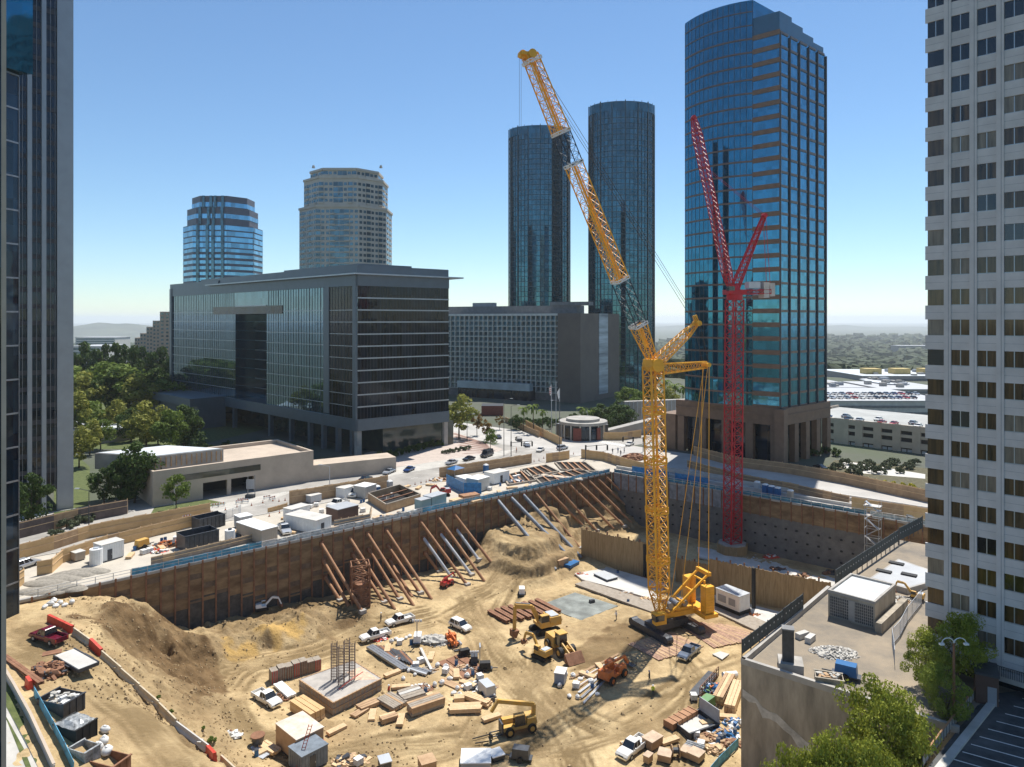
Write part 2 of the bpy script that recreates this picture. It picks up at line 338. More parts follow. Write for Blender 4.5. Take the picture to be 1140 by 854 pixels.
def make_tracks():
    rr = random.Random(12)
    for r in ROUTES:
        for rep in range(5):
            o = (rr.uniform(-12,12)*(rep > 0), rr.uniform(-5,5)*(rep > 0)); q = [G(x+o[0],y+o[1]) for x,y in r]; z = []
            for i in range(len(q)-1):
                p0, p1, p2, p3 = q[max(0,i-1)], q[i], q[i+1], q[min(len(q)-1,i+2)]
                for k in range(6): t = k/6; z.append((p1*2+(p2-p0)*t+(p0*2-p1*5+p2*4-p3)*t*t+(p1*3-p0-p2*3+p3)*t**3)*.5)
            z.append(q[-1])
            for s in (-.95,.95):
                w = []
                for i in range(len(z)): d = (z[min(i+1,len(z)-1)]-z[max(0,i-1)]); d.z = 0; d.normalize(); w.append((z[i].x-d.y*s, z[i].y+d.x*s))
                SEGS.extend((a[0],a[1],b[0],b[1],rr.uniform(.75,1.5)) for a, b in zip(w, w[1:]))
def tracks_at(x, y):
    out = np.zeros_like(x)
    for ax, ay, bx, by, amt in SEGS:
        m = (x > min(ax,bx)-1) & (x < max(ax,bx)+1) & (y > min(ay,by)-1) & (y < max(ay,by)+1)
        if not m.any(): continue
        xs, ys = x[m], y[m]; dx, dy = bx-ax, by-ay; t = np.clip(((xs-ax)*dx+(ys-ay)*dy)/(dx*dx+dy*dy+1e-9),0,1); d2 = (xs-ax-t*dx)**2+(ys-ay-t*dy)**2
        out[m] = np.maximum(out[m], amt*np.exp(-d2/.16))
    return np.clip(out*(.25+.9*vnoise(x,y,.3,9)),0,1)
def build_pit():
    make_tracks()
    st = .36; xs = np.arange(A0.x, B1.x+.01, st); ys = np.arange(NEAR, K.y+2, st)
    X, Y = np.meshgrid(xs, ys); Z = np.concatenate([height(X[i], Y[i]) for i in range(len(ys))]).reshape(X.shape)
    ok = (((X-K.x)*U.y-(Y-K.y)*U.x) > -1.0) & (((X-K.x)*Bdir.y-(Y-K.y)*Bdir.x) > -1.0)
    Z = Z-.1*tracks_at(X.ravel(),Y.ravel()).reshape(X.shape); idx = -np.ones(X.shape, int); idx[ok] = np.arange(ok.sum())
    v = np.stack([X[ok], Y[ok], Z[ok]], 1).tolist()
    a, b, c, d_ = idx[:-1,:-1], idx[:-1,1:], idx[1:,1:], idx[1:,:-1]; g = (a>=0)&(b>=0)&(c>=0)&(d_>=0)
    f = np.stack([a[g], b[g], c[g], d_[g]], 1).tolist()
    me = bpy.data.meshes.new('excavated_ground'); me.from_pydata(v, [], f); me.polygons.foreach_set('use_smooth', [True]*len(f))
    # soil moisture on freshly cut slopes, plus shade painted under the struts
    x, y, z = X[ok], Y[ok], Z[ok]
    hb = np.concatenate([hbase(x[i:i+4000], y[i:i+4000]) for i in range(0, len(x), 4000)])
    damp_and_shade = np.clip((hb+14.6)/2, 0, 1)*np.clip((-.9-hb)/1.5, 0, 1)
    def blob(px, py, z0, rx, ry, amt):
        p = P(px, py, z0); q = ((x-p.x)/rx)**2+((y-p.y)/ry)**2; return amt*np.exp(-q)
    damp_and_shade += blob(700,715,-15,11,8,.55)+blob(650,700,-15,8,5,.4)+blob(455,745,-15,14,9,.25)+blob(800,700,-15,12,8,.25)
    damp_and_shade *= .55*(1-.95*onramp(x,y))
    def zone(pxs, soft=1.2):
        w = [G(*q) for q in pxs]; ins = np.zeros(x.shape, bool); dmin = np.full(x.shape, 1e9)
        for i in range(len(w)):
            A, B_ = w[i], w[(i+1) % len(w)]; ins ^= ((A.y > y) != (B_.y > y)) & (x < (B_.x-A.x)*(y-A.y)/(B_.y-A.y+1e-12)+A.x)
            ex, ey = B_.x-A.x, B_.y-A.y; t = np.clip(((x-A.x)*ex+(y-A.y)*ey)/(ex*ex+ey*ey+1e-9),0,1); dmin = np.minimum(dmin, np.hypot(x-A.x-t*ex, y-A.y-t*ey))
        sd_ = np.where(ins, dmin, -dmin)+(vnoise(x,y,.45,11)-.5)*4+(vnoise(x,y,1.4,12)-.5)*1.5; return np.clip(sd_/soft, 0, 1)
    dz = zone([(80,686),(112,674),(150,670),(200,697),(236,712),(250,730),(256,752),(244,775),(222,788),(196,772),(160,742),(122,712)]); damp_and_shade = np.maximum(damp_and_shade, dz)  # left bank face darkened in the colour to give it relief
    damp_and_shade = np.maximum(damp_and_shade, .8*zone([(350,690),(395,682),(420,690),(385,705),(345,716)])); damp_and_shade = np.maximum(damp_and_shade, .75*zone([(664,700),(700,688),(722,700),(716,722),(680,738),(650,742),(636,722)]))
    damp_and_shade = np.maximum(damp_and_shade, .6*zone([(600,578),(640,566),(700,553),(722,575),(690,592),(650,606),(622,622),(606,600)]))  # shade below the right-hand struts painted into the soil colour
    damp_and_shade = np.maximum(damp_and_shade, .75*zone([(196,698),(250,694),(300,678),(360,666),(400,676),(395,690),(345,688),(300,692),(246,712)]))
    ochre = zone([(245,716),(300,694),(345,692),(352,712),(300,722),(256,736)])
    damp_and_shade *= 1-np.clip(blob(575,625,-9,7,14,1.0)+blob(300,705,-13,5,4,.8)+blob(200,800,-9,10,14,.5), 0, 1)
    damp_and_shade = np.clip(damp_and_shade+(vnoise(x,y,.12,5)-.5)*.5+(vnoise(x,y,.5,6)-.5)*.35, 0, 1)
    at = me.color_attributes.new('damp_and_shade', 'FLOAT_COLOR', 'POINT')
    at.data.foreach_set('color', np.stack([damp_and_shade, ochre*.9, tracks_at(x, y)*np.clip(1-damp_and_shade*.6,0,1), damp_and_shade*0+1], 1).ravel())
    m = bpy.data.materials.new('dirt'); m.use_nodes = True; n = m.node_tree.nodes; L = m.node_tree.links; b = n['Principled BSDF']; b.inputs['Roughness'].default_value = .95; b.inputs['Specular IOR Level'].default_value = .1
    tc = n.new('ShaderNodeTexCoord')
    no = n.new('ShaderNodeTexNoise'); no.inputs['Scale'].default_value = .12; no.inputs['Detail'].default_value = 8; no.inputs['Roughness'].default_value = .68; L.new(tc.outputs['Object'], no.inputs[0])
    rp = n.new('ShaderNodeValToRGB'); L.new(no.outputs[0], rp.inputs[0]); e = rp.color_ramp.elements
    e[0].position = .34; e[0].color = (.42,.30,.16,1); e[1].position = .66; e[1].color = (.64,.49,.275,1)
    # compacted pale ground against loose, and fine churned texture
    wv = n.new('ShaderNodeTexNoise'); wv.inputs['Scale'].default_value = .5; wv.inputs['Detail'].default_value = 10; wv.inputs['Roughness'].default_value = .75; wv.inputs['Distortion'].default_value = 1.2; L.new(tc.outputs['Object'], wv.inputs[0])
    r2 = n.new('ShaderNodeValToRGB'); L.new(wv.outputs[0], r2.inputs[0]); r2.color_ramp.elements[0].position = .36; r2.color_ramp.elements[0].color = (.62,.60,.56,1); r2.color_ramp.elements[1].position = .56; r2.color_ramp.elements[1].color = (1,1,1,1)
    mu = n.new('ShaderNodeMix'); mu.data_type = 'RGBA'; mu.blend_type = 'MULTIPLY'; mu.inputs['Factor'].default_value = .7; L.new(rp.outputs[0], mu.inputs['A']); L.new(r2.outputs[0], mu.inputs['B'])
    pn = n.new('ShaderNodeTexNoise'); pn.inputs['Scale'].default_value = .075; pn.inputs['Detail'].default_value = 9; pn.inputs['Roughness'].default_value = .72; pn.inputs['Distortion'].default_value = .8; L.new(tc.outputs['Object'], pn.inputs[0])
    pr = n.new('ShaderNodeValToRGB'); L.new(pn.outputs[0], pr.inputs[0]); pr.color_ramp.elements[0].position = .52; pr.color_ramp.elements[0].color = (0,0,0,1); pr.color_ramp.elements[1].position = .62; pr.color_ramp.elements[1].color = (.6,.6,.6,1)
    mp_ = n.new('ShaderNodeMix'); mp_.data_type = 'RGBA'; L.new(pr.outputs[0], mp_.inputs['Factor']); L.new(mu.outputs['Result'], mp_.inputs['A']); mp_.inputs['B'].default_value = (.32,.235,.13,1); mu = mp_
    ca = n.new('ShaderNodeVertexColor'); ca.layer_name = 'damp_and_shade'; sp = n.new('ShaderNodeSeparateColor'); L.new(ca.outputs[0], sp.inputs[0])
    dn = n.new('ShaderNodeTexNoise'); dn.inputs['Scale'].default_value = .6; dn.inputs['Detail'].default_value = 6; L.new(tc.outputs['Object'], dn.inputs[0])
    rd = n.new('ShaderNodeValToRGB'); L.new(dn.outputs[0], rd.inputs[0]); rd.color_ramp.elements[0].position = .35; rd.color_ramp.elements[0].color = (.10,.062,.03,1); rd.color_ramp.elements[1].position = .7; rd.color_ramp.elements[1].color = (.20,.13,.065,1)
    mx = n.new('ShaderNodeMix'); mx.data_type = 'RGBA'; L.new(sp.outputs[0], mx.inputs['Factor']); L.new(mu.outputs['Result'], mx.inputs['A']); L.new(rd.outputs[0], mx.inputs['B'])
    my = n.new('ShaderNodeMix'); my.data_type = 'RGBA'; L.new(sp.outputs[1], my.inputs['Factor']); L.new(mx.outputs['Result'], my.inputs['A']); my.inputs['B'].default_value = (.5,.32,.11,1)
    tk = n.new('ShaderNodeMix'); tk.data_type = 'RGBA'; L.new(sp.outputs[2], tk.inputs['Factor']); L.new(my.outputs['Result'], tk.inputs['A']); tk.inputs['B'].default_value = (.20,.14,.07,1)
    L.new(tk.outputs['Result'], b.inputs['Base Color'])
    bn = n.new('ShaderNodeTexNoise'); bn.inputs['Scale'].default_value = 1.3; bn.inputs['Detail'].default_value = 9; bn.inputs['Roughness'].default_value = .7; L.new(tc.outputs['Object'], bn.inputs[0])
    ad = n.new('ShaderNodeMath'); ad.operation = 'MULTIPLY_ADD'; L.new(wv.outputs[0], ad.inputs[0]); ad.inputs[1].default_value = .12; L.new(bn.outputs[0], ad.inputs[2])
    bu = n.new('ShaderNodeBump'); bu.inputs['Distance'].default_value = .42; bu.inputs['Strength'].default_value = .75; L.new(ad.outputs[0], bu.inputs['Height']); L.new(bu.outputs[0], b.inputs['Normal'])
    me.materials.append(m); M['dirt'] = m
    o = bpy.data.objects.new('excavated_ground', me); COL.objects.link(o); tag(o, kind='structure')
build_pit()
def clods():
    mb = MB(); rr = random.Random(6)
    for k in range(5200):
        if k % 3: px, py = rr.uniform(60,460), rr.uniform(665,860)
        else: px, py = rr.uniform(260,830), rr.uniform(560,860)
        D = 780*58/(py-356); x, y = (px-570)/F*D, D; s = rr.uniform(.05,.22)*(2 if rr.random() < .04 else 1)
        if side((x,y), K, U) < 1 or side((x,y), K, Bdir) < 1: continue
        if rr.random() < .6 and H1(x,y) < -14.2: continue
        z = H1(x,y); mb.hexa([(x+s*math.cos(a+k),y+s*math.sin(a+k),z-.03) for a in (0,1.6,3.1,4.7)], [(x+s*.5*math.cos(a+k),y+s*.5*math.sin(a+k),z+s*rr.uniform(.5,1)) for a in (.2,1.7,3.3,4.8)])
    tag(mb.build('clods', mat('earth_clods', (.24,.16,.08), .95, var=.3, sc=.5, col2=(.48,.36,.2))), kind='stuff')
clods()
# street-level ground with the pit cut out, falling away to the basin beyond
import bmesh
bm = bmesh.new()
inner = [bm.verts.new((p.x, p.y, 0)) for p in POLY]
def ring(r, z, n=64): return [bm.verts.new((r*math.cos(2*math.pi*k/n), 100+r*math.sin(2*math.pi*k/n), z)) for k in range(n)]
r0 = ring(520, 0)
ed = [bm.edges.new((inner[i], inner[(i+1) % 5])) for i in range(5)]+[bm.edges.new((r0[i], r0[(i+1) % 64])) for i in range(64)]
bmesh.ops.triangle_fill(bm, edges=ed, use_beauty=True)
prev = r0
for r, z in ((700,-12),(1000,-45),(1600,-80),(2500,-105),(5000,-125),(12000,-130),(42000,-130)):
    cur = ring(r, z)
    for k in range(64): bm.faces.new((prev[k], prev[(k+1) % 64], cur[(k+1) % 64], cur[k]))
    prev = cur
bmesh.ops.recalc_face_normals(bm, faces=bm.faces)
me = bpy.data.meshes.new('ground'); bm.to_mesh(me); bm.free()
gm = mat('city_ground', (.10,.10,.085), .95, var=.3, sc=.03, col2=(.07,.09,.045)); me.materials.append(gm)
tag_ground = bpy.data.objects.new('ground', me); COL.objects.link(tag_ground); tag(tag_ground, kind='structure')
# ---- paved sheets
def sheet(name, ptl, z, m, holes=None, kind='structure'):
    mb = MB(); mb.face([(p[0], p[1], z) for p in ptl]); return tag(mb.build(name, m), kind=kind)
def pl(*a): return [P(x, y, 0) for x, y in a]
def alongA(t, off): return K - U*t + V*off            # t metres back from the corner, off metres behind the wall
def alongB(t, off): return K + Bdir*t + Vector((-Bdir.y, Bdir.x, 0))*off
BN = Vector((-Bdir.y, Bdir.x, 0))                      # away from the pit, behind the far right wall
# site apron behind the left wall, the avenue, the far street
sheet('site_apron', [alongA(170,.3), alongA(-40,.3), alongA(-40,24), alongA(170,24)], .004, mat('dusty_ground', (.40,.36,.30), .95, var=.25, sc=.25, col2=(.52,.47,.39), bump=.05))
sheet('avenue', [alongA(230,24), alongA(-300,24), alongA(-300,58), alongA(230,58)], .006, M['road'])
sheet('cross_street', [alongB(-200,14), alongB(300,14), alongB(300,42), alongB(-200,42)], .010, mat('far_road', (.42,.40,.37), .9, var=.12, sc=.1))
sheet('site_strip', [alongB(-20,.3), alongB(190,.3), alongB(190,14), alongB(-20,14)], .003, mat('strip_ground', (.36,.33,.3), .95, var=.3, sc=.3))
mb = MB()
for t in range(-150, 220, 9): 
    a = alongA(t,41); mb.cbox((a.x,a.y,.012), 3, .16, .004, UA)
mb.build('lane_marking', M['paintw'])['kind'] = 'structure'
mb = MB()
for t in range(-150, 220, 9):
    for o in (32.5,49.5): a = alongA(t,o); mb.cbox((a.x,a.y,.012), 2.4,.13,.004, UA)
for t in range(0, 26): a = alongA(-38,26+t*1.2); mb.cbox((a.x,a.y,.022), 4,.5,.004, UA)
for t in range(0, 22): a = alongA(-44-t*1.2,21); mb.cbox((a.x,a.y,.022), .5,4,.004, UA)
tag(mb.build('lane_marking', M['paintw']), kind='structure')
mb = MB(); a, q = alongA(230,58.3), alongA(60,58.3); mb.bar(a+Vector((0,0,.07)), q+Vector((0,0,.07)), .3,.14); a, q = alongA(230,23.8), alongA(-40,23.8); mb.bar(a+Vector((0,0,.07)), q+Vector((0,0,.07)), .3,.14); tag(mb.build('kerb', M['conc_l']), kind='structure')
# far hills
def hills(name, x0, x1, Y, zb, ztop, seed, m):
    mb = MB(); n = 60; rows = []
    for j, (dy, hf) in enumerate(((-1500,0),(-700,.45),(0,1),(900,.5),(2000,0))):
        row = []
        for i in range(n+1):
            x = x0+(x1-x0)*i/n; k = .55+.45*math.sin(i*.35+seed)*math.sin(i*.13+seed*2)+.12*math.sin(i*1.1+seed)
            row.append((x, Y+dy, zb+(ztop-zb)*hf*max(.05,k)*math.sin(math.pi*i/n)**.4))
        rows.append(row)
    for j in range(4):
        for i in range(n): mb.face([rows[j][i], rows[j][i+1], rows[j+1][i+1], rows[j+1][i]])
    return tag(mb.build(name, m, smooth=True), kind='structure')
hm = mat('hill_scrub', (.07,.08,.05), .95, var=.3, sc=.002)
hills('hills', -9000, -3200, 9500, -130, 20, 1.3, hm)
hills('hills', 1400, 9000, 15000, -130, -45, 2.1, hm)
# ---- air: one closed box of thin even haze
mb = MB(); mb.box(-30000,-600,-132, 30000,41000,190)
hz = mb.build('haze', []); hz['kind'] = 'stuff'
m = bpy.data.materials.new('haze'); m.use_nodes = True; n = m.node_tree.nodes; n.remove(n['Principled BSDF'])
pv = n.new('ShaderNodeVolumePrincipled'); pv.inputs['Color'].default_value = (.90,.95,1,1); pv.inputs['Density'].default_value = 0.00006; pv.inputs['Anisotropy'].default_value = .2
m.node_tree.links.new(pv.outputs[0], n['Material Output'].inputs['Volume']); hz.data.materials.append(m); hz.display_type = 'WIRE'

# ================================================================ retaining walls
def wall_panel(name, label, a, b, zt, zb_f, th, mats, tops=None, bays=2.4, soldier=True, waler=True, outward=None, cat='retaining wall'):
    T = thing(name, label, cat, ((a.x+b.x)/2, (a.y+b.y)/2, zt-14))
    d = (b-a); Ln = d.length; d.normalize(); nrm = outward.normalized()
    mb = MB(); steps = int(Ln/bays)
    # lagging boards: one course at a time with slight offsets so the joints catch light
    for i in range(steps):
        p = a+d*(Ln*i/steps); q = a+d*(Ln*(i+1)/steps); zb = zb_f((p+q)/2)
        z = zt; rr = random.Random(i)
        while z > zb:
            hh = .34; o = rr.random()*.025; z2 = max(zb, z-hh)
            A = p-nrm*o; Bq = q-nrm*o; C = q-nrm*th; Dq = p-nrm*th
            mb.hexa([(v.x,v.y,z2+.004) for v in (A,Bq,C,Dq)], [(v.x,v.y,z) for v in (A,Bq,C,Dq)], (2 if len(mats) > 2 and z < zt-8.2-2*math.sin(i*.5)-rr.random()*1.2 else (0 if (i*7+int(z))%5 else 1))); z = z2  # lower courses coloured near-black, with a ragged top edge
    mb.build('lagging', mats, T)
    if soldier:
        sb = MB()
        for i in range(steps+1):
            p = a+d*(Ln*i/steps)+nrm*.06; zb = zb_f(p); sb.cbox((p.x,p.y,zb), .28, .2, zt-zb+.3, math.atan2(d.y,d.x))
        sb.build('soldier_piles', M['rust'], T)
    return T
def zbA(p):
    return min(-1.0, H1(p.x+V.x*-1.5, p.y+V.y*-1.5)-1.0)
lag2 = mat('dark_lagging', (.10,.07,.05), .9, var=.3, sc=1.2, col2=(.2,.14,.09))
wall_panel('retaining_wall', 'long brown timber-lagged retaining wall along the left side of the pit', A0, K-U*.1, 0.0, zbA, .5, [M['lag'], lag2, mat('black_membrane', (.03,.03,.03), .7, var=.5, sc=.9, col2=(.10,.09,.08))], outward=-V)
shot = mat('shotcrete', (.115,.11,.105), .95, var=.25, sc=.5, col2=(.2,.19,.175), bump=.06)
wall_panel('retaining_wall', 'dark grey retaining wall with rows of anchor dots behind the red crane', K+Bdir*.4, B1, 0.0, lambda p: -15.5, .5, [shot, shot], outward=-BN, bays=2.6, soldier=False)
Tb = [o for o in bpy.data.objects if o.name == 'retaining_wall.001'][0]
mb = MB(); pb = MB()
for i in range(42):
    p = K+Bdir*(1+i*2.6)-BN*.12
    pb.cbox((p.x,p.y,-4.6), .22,.22,4.9, math.atan2(Bdir.y,Bdir.x))
    for r_ in range(3):
        for dz in (0,): mb.cbox((p.x+Bdir.x*1.3, p.y+Bdir.y*1.3, -6.6-r_*2.7+.3*math.sin(i*.2)), .5,.3,.35, math.atan2(Bdir.y,Bdir.x))
pb.build('soldier_piles', M['rust'], Tb); mb.build('anchor_heads', M['black'], Tb)
# top boards of the far wall (timber) 
mb = MB(); rr = random.Random(4)
for i in range(41):
    p = K+Bdir*(1.15+i*2.6)-BN*.03; q = p+Bdir*2.3
    for k in range(7):
        o = rr.random()*.05; z = -4.4+k*.62
        mb.hexa([(v.x,v.y,z) for v in (p-BN*o,q-BN*o,q+BN*.1,p+BN*.1)], [(v.x,v.y,z+.6) for v in (p-BN*o,q-BN*o,q+BN*.1,p+BN*.1)], 0 if i > 14 else 1)
mb.build('timber_boards', [M['lag'], mat('grey_panel_wrap', (.22,.23,.25), .7, var=.25, sc=.8)], Tb)
# the free-standing timber wall across the pit, in two runs
def zc(p): return -15.6
C0 = P(647,623,-15); C1 = P(742,648,-15); C2 = P(790,660,-15); C3 = P(925,690,-15)
lagw = mat('golden_lagging', (.24,.16,.075), .9, var=.3, sc=1.0, col2=(.42,.29,.15), streak=(3,3,.3), bump=.05)
def mid_wall(a, b, lab, zt):
    T = thing('timber_wall', lab, 'wall', ((a.x+b.x)/2,(a.y+b.y)/2,-15)); d = (b-a); Ln = d.length; d.normalize(); nr = Vector((-d.y,d.x,0)); mb = MB(); n = int(Ln/.35)
    sb = MB(); rr = random.Random(int(Ln))
    for i in range(n):
        p = a+d*(i+.5)*Ln/n+nr*rr.random()*.08; mb.cbox((p.x,p.y,-15.6), Ln/n*.96, .16, zt+15.6+rr.random()*.35-.15, math.atan2(d.y,d.x))
    mb.build('vertical_boards', lagw, T)
    for i in range(int(Ln/3)):
        p = a+d*(i+.5)*3+nr*.3; sb.cbox((p.x,p.y,-15.6), .3,.3, zt+16.2, math.atan2(d.y,d.x))
    sb.build('posts', M['rust'], T)
    wb = MB()
    for z in (zt-1.2, zt-4.2): wb.bar((a+nr*.5+Vector((0,0,z))-Vector((0,0,a.z))), (b+nr*.5+Vector((0,0,z-b.z))), .3,.3)
    wb.build('waler', M['rust'], T)
mid_wall(C0, C1, 'golden timber board wall across the pit, left of the yellow crane', -7.2)
mid_wall(C2, C3, 'golden timber board wall in front of the red crane, reaching the low concrete building', -7.6)
mid_wall(C1+BN*2.5+Bdir*1, C2+BN*2.5-Bdir*.5, 'short recessed dark timber wall in the gap behind the yellow crane', -9.8)
# ================================================================ buildings
def on_line(a, b, px):           # parameter s where the line a->b crosses a picture column
    k = (px-570)/F; d = b-a; return (k*a.y-a.x)/(d.x-k*d.y)
def lerp(a, b, s): return a+(b-a)*s
def strip(mb, a, b, n, z0, z1, m=0, out=0.0, nr=None):    # vertical quad a->b pushed out
    o = nr*out if nr is not None else Vector()
    mb.face([(a.x+o.x,a.y+o.y,z0),(b.x+o.x,b.y+o.y,z0),(b.x+o.x,b.y+o.y,z1),(a.x+o.x,a.y+o.y,z1)], m)
def slab(mb, a, b, z0, z1, t0, t1, nr, m=0):     # box on face a->b from depth t0 to t1 along the outward normal
    A = a+nr*t0; B = b+nr*t0; C = b+nr*t1; D = a+nr*t1
    mb.hexa([(p.x,p.y,z0) for p in (A,B,C,D)], [(p.x,p.y,z1) for p in (A,B,C,D)], m)
def nrm_to_cam(a, b):
    d = (b-a).normalized(); n = Vector((-d.y, d.x, 0)); c = (a+b)/2
    return n if n.dot(-Vector((c.x,c.y,0))) > 0 else -n

# ---- long office block on columns
def office():
    C = Vector((-51.2,232,0)); L = Vector((-166,341,0)); Rr = Vector((-23,254,0)); Q = L+(Rr-C)
    T = thing('office_building', 'long dark glass office block on tall columns with a thin jutting roof canopy', 'office building', (-90,290,0))
    nl = nrm_to_cam(C, L); nr = nrm_to_cam(C, Rr)
    mb = MB(); sL = [on_line(C,L,x) for x in (297,262,238,315,361)]; tn, tf = sL[0], sL[1]
    n1, n2 = lerp(C,L,tn), lerp(C,L,tf)
    zt, zb = 56.8, 12.5
    # glass volume with a deep dark notch in the long face
    poly = [C, Rr, Q, L, n2, n2-nl*9, n1-nl*9, n1]
    mb.hexa([(p.x,p.y,zb) for p in poly][::-1], [(p.x,p.y,51) for p in poly][::-1]); 
    mb.build('glass_wall', M['g_off'], T)
    mb = MB(); poly = [C,Rr,Q,L]; mb.hexa([(p.x,p.y,51.02) for p in poly], [(p.x,p.y,zt) for p in poly]); mb.build('upper_glass', M['g_off'], T)
    mb = MB(); slab(mb, C+(Rr-C)*.004, Rr, zb, zt-.01, 0, .05, nr); slab(mb, lerp(C,L,.012), lerp(C,L,on_line(C,L,367)*1.0), zb, zt, 0, .04, nl); mb.build('dark_end_glass', M['g_offd'], T)
    # notch facing: darker glass
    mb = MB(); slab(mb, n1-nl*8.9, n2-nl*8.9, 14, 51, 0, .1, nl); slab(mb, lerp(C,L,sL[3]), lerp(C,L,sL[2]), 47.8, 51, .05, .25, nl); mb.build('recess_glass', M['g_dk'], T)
    # solid bands: bottom band, crown band
    mb = MB(); slab(mb, C-(L-C).normalized()*.3, L, 8.6, 12.5, -12, .5, nl); slab(mb, C, Rr, 8.6, 12.5, -6, .5, nr)
    slab(mb, C-(L-C).normalized()*.3, L, zt, 60.4, -20, .4, nl); slab(mb, C, Rr, zt, 60.4, -10, .4, nr)
    Lx = lerp(C,L,.66); slab(mb, L, Lx, 60.4, 62.6, -.6, .42, nl)
    slab(mb, C, lerp(C,L,.012), 8.6, 60.2, -.3, .7, nl)                     # corner pier
    slab(mb, lerp(C,L,.985), L, 0, 60.4, -.3, .7, nl)
    s1, s2 = on_line(C,L,361), on_line(C,L,367); slab(mb, lerp(C,L,s1), lerp(C,L,s2), 13, zt, 0, .35, nl)
    mb.build('panel_bands', M['band'], T)
    # canopy and penthouse
    mb = MB(); c0 = C+nl*2.4-(L-C).normalized()*2.4+nr*0; e = Rr+nr*2.4+(Rr-C).normalized()*5; fL = lerp(C,L,.72)+nl*2.2
    cc = C+nl*2.2+nr*2.2
    poly = [cc, e, e-nr*12, fL-nl*14, fL]; mb.hexa([(p.x,p.y,60.45) for p in poly], [(p.x,p.y,60.9) for p in poly]); mb.build('canopy', M['alu'], T)
    mb = MB(); a = C-nl*0+(Rr-C).normalized()*.1; 
    poly = [C+nr*.2+nl*.2, Rr, Rr+(L-C)*.6, lerp(C,L,.78)]; mb.hexa([(p.x,p.y,60.95) for p in poly], [(p.x,p.y,63.6) for p in poly]); 
    poly = [C+(Rr-C)*.12+(L-C)*.04, C+(Rr-C)*.7+(L-C)*.04, C+(Rr-C)*.7+(L-C)*.36, C+(Rr-C)*.12+(L-C)*.36]; mb.hexa([(p.x,p.y,63.6) for p in poly], [(p.x,p.y,64.7) for p in poly])
    mb.build('penthouse', M['band'], T)
    # floor lines and mullions
    mb = MB(); nf = 11; fh = (zt-zb)/nf
    for k in range(1, nf):
        z = zb+fh*k
        slab(mb, C, Rr, z-.2, z+.2, 0.051, .32, nr)
        for a, b in ((0,tn),(tf,1)): 
            if z < 51 : slab(mb, lerp(C,L,a), lerp(C,L,b), z-.09, z+.09, 0, .16, nl)
    slab(mb, lerp(C,L,tn), lerp(C,L,tf), 50.9, 51.3, -8, .3, nl)
    for k in range(1, nf-1): slab(mb, n1-nl*8.8, n2-nl*8.8, zb+fh*k-.1, zb+fh*k+.1, 0, .2, nl)
    mb.build('floor_lines', M['alu'], T)
    mb = MB(); n = 30
    for k in range(1, n): p = lerp(C,Rr,k/n); slab(mb, p-(Rr-C).normalized()*.04, p+(Rr-C).normalized()*.04, zb, zt, 0, .14, nr)
    n = 84
    for k in range(1, n):
        s = k/n; 
        if tn < s < tf: continue
        w = .12 if k % 4 == 0 else .035; p = lerp(C,L,s); slab(mb, p-(L-C).normalized()*w, p+(L-C).normalized()*w, zb, zt, 0, .12, nl)
    mb.build('mullions', mat('dark_mullion',(.05,.065,.08),.4,metal=.3,var=.05), T)
    # columns, lobby glass
    for px in (235,259,299,322,343,358,374,390):
        p = lerp(C,L,on_line(C,L,px)); mb = MB(); mb.cbox((p.x-nl.x,p.y-nl.y,0), 1.5,1.5,8.6, math.atan2(nl.y,nl.x)); mb.build('column', M['band'], T)
    for s in (.02,.97):
        p = lerp(C,Rr,s)-nr; mb = MB(); mb.cbox((p.x,p.y,0), 1.7,1.7,8.6, math.atan2(nl.y,nl.x)); mb.build('column', M['conc'], T)
    mb = MB(); a = C-nl*7+(Rr-C).normalized()*3; poly = [a, a+(Rr-C)*.8, a+(Rr-C)*.8+(L-C)*.9, a+(L-C)*.9]; mb.hexa([(p.x,p.y,0) for p in poly], [(p.x,p.y,8.59) for p in poly]); mb.build('lobby_glass', M['g_lob'], T)
    # lower terrace wing at the far left
    mb = MB(); a = lerp(C,L,.62)+nl*1.0; b = L+(L-C).normalized()*22+nl*1; slab(mb, a, b, 9.5, 12.8, -1, 14, nl); slab(mb, a, b, 0, 9.5, -1, 11, nl); mb.build('terrace_wing', [M['band']], T)
office()

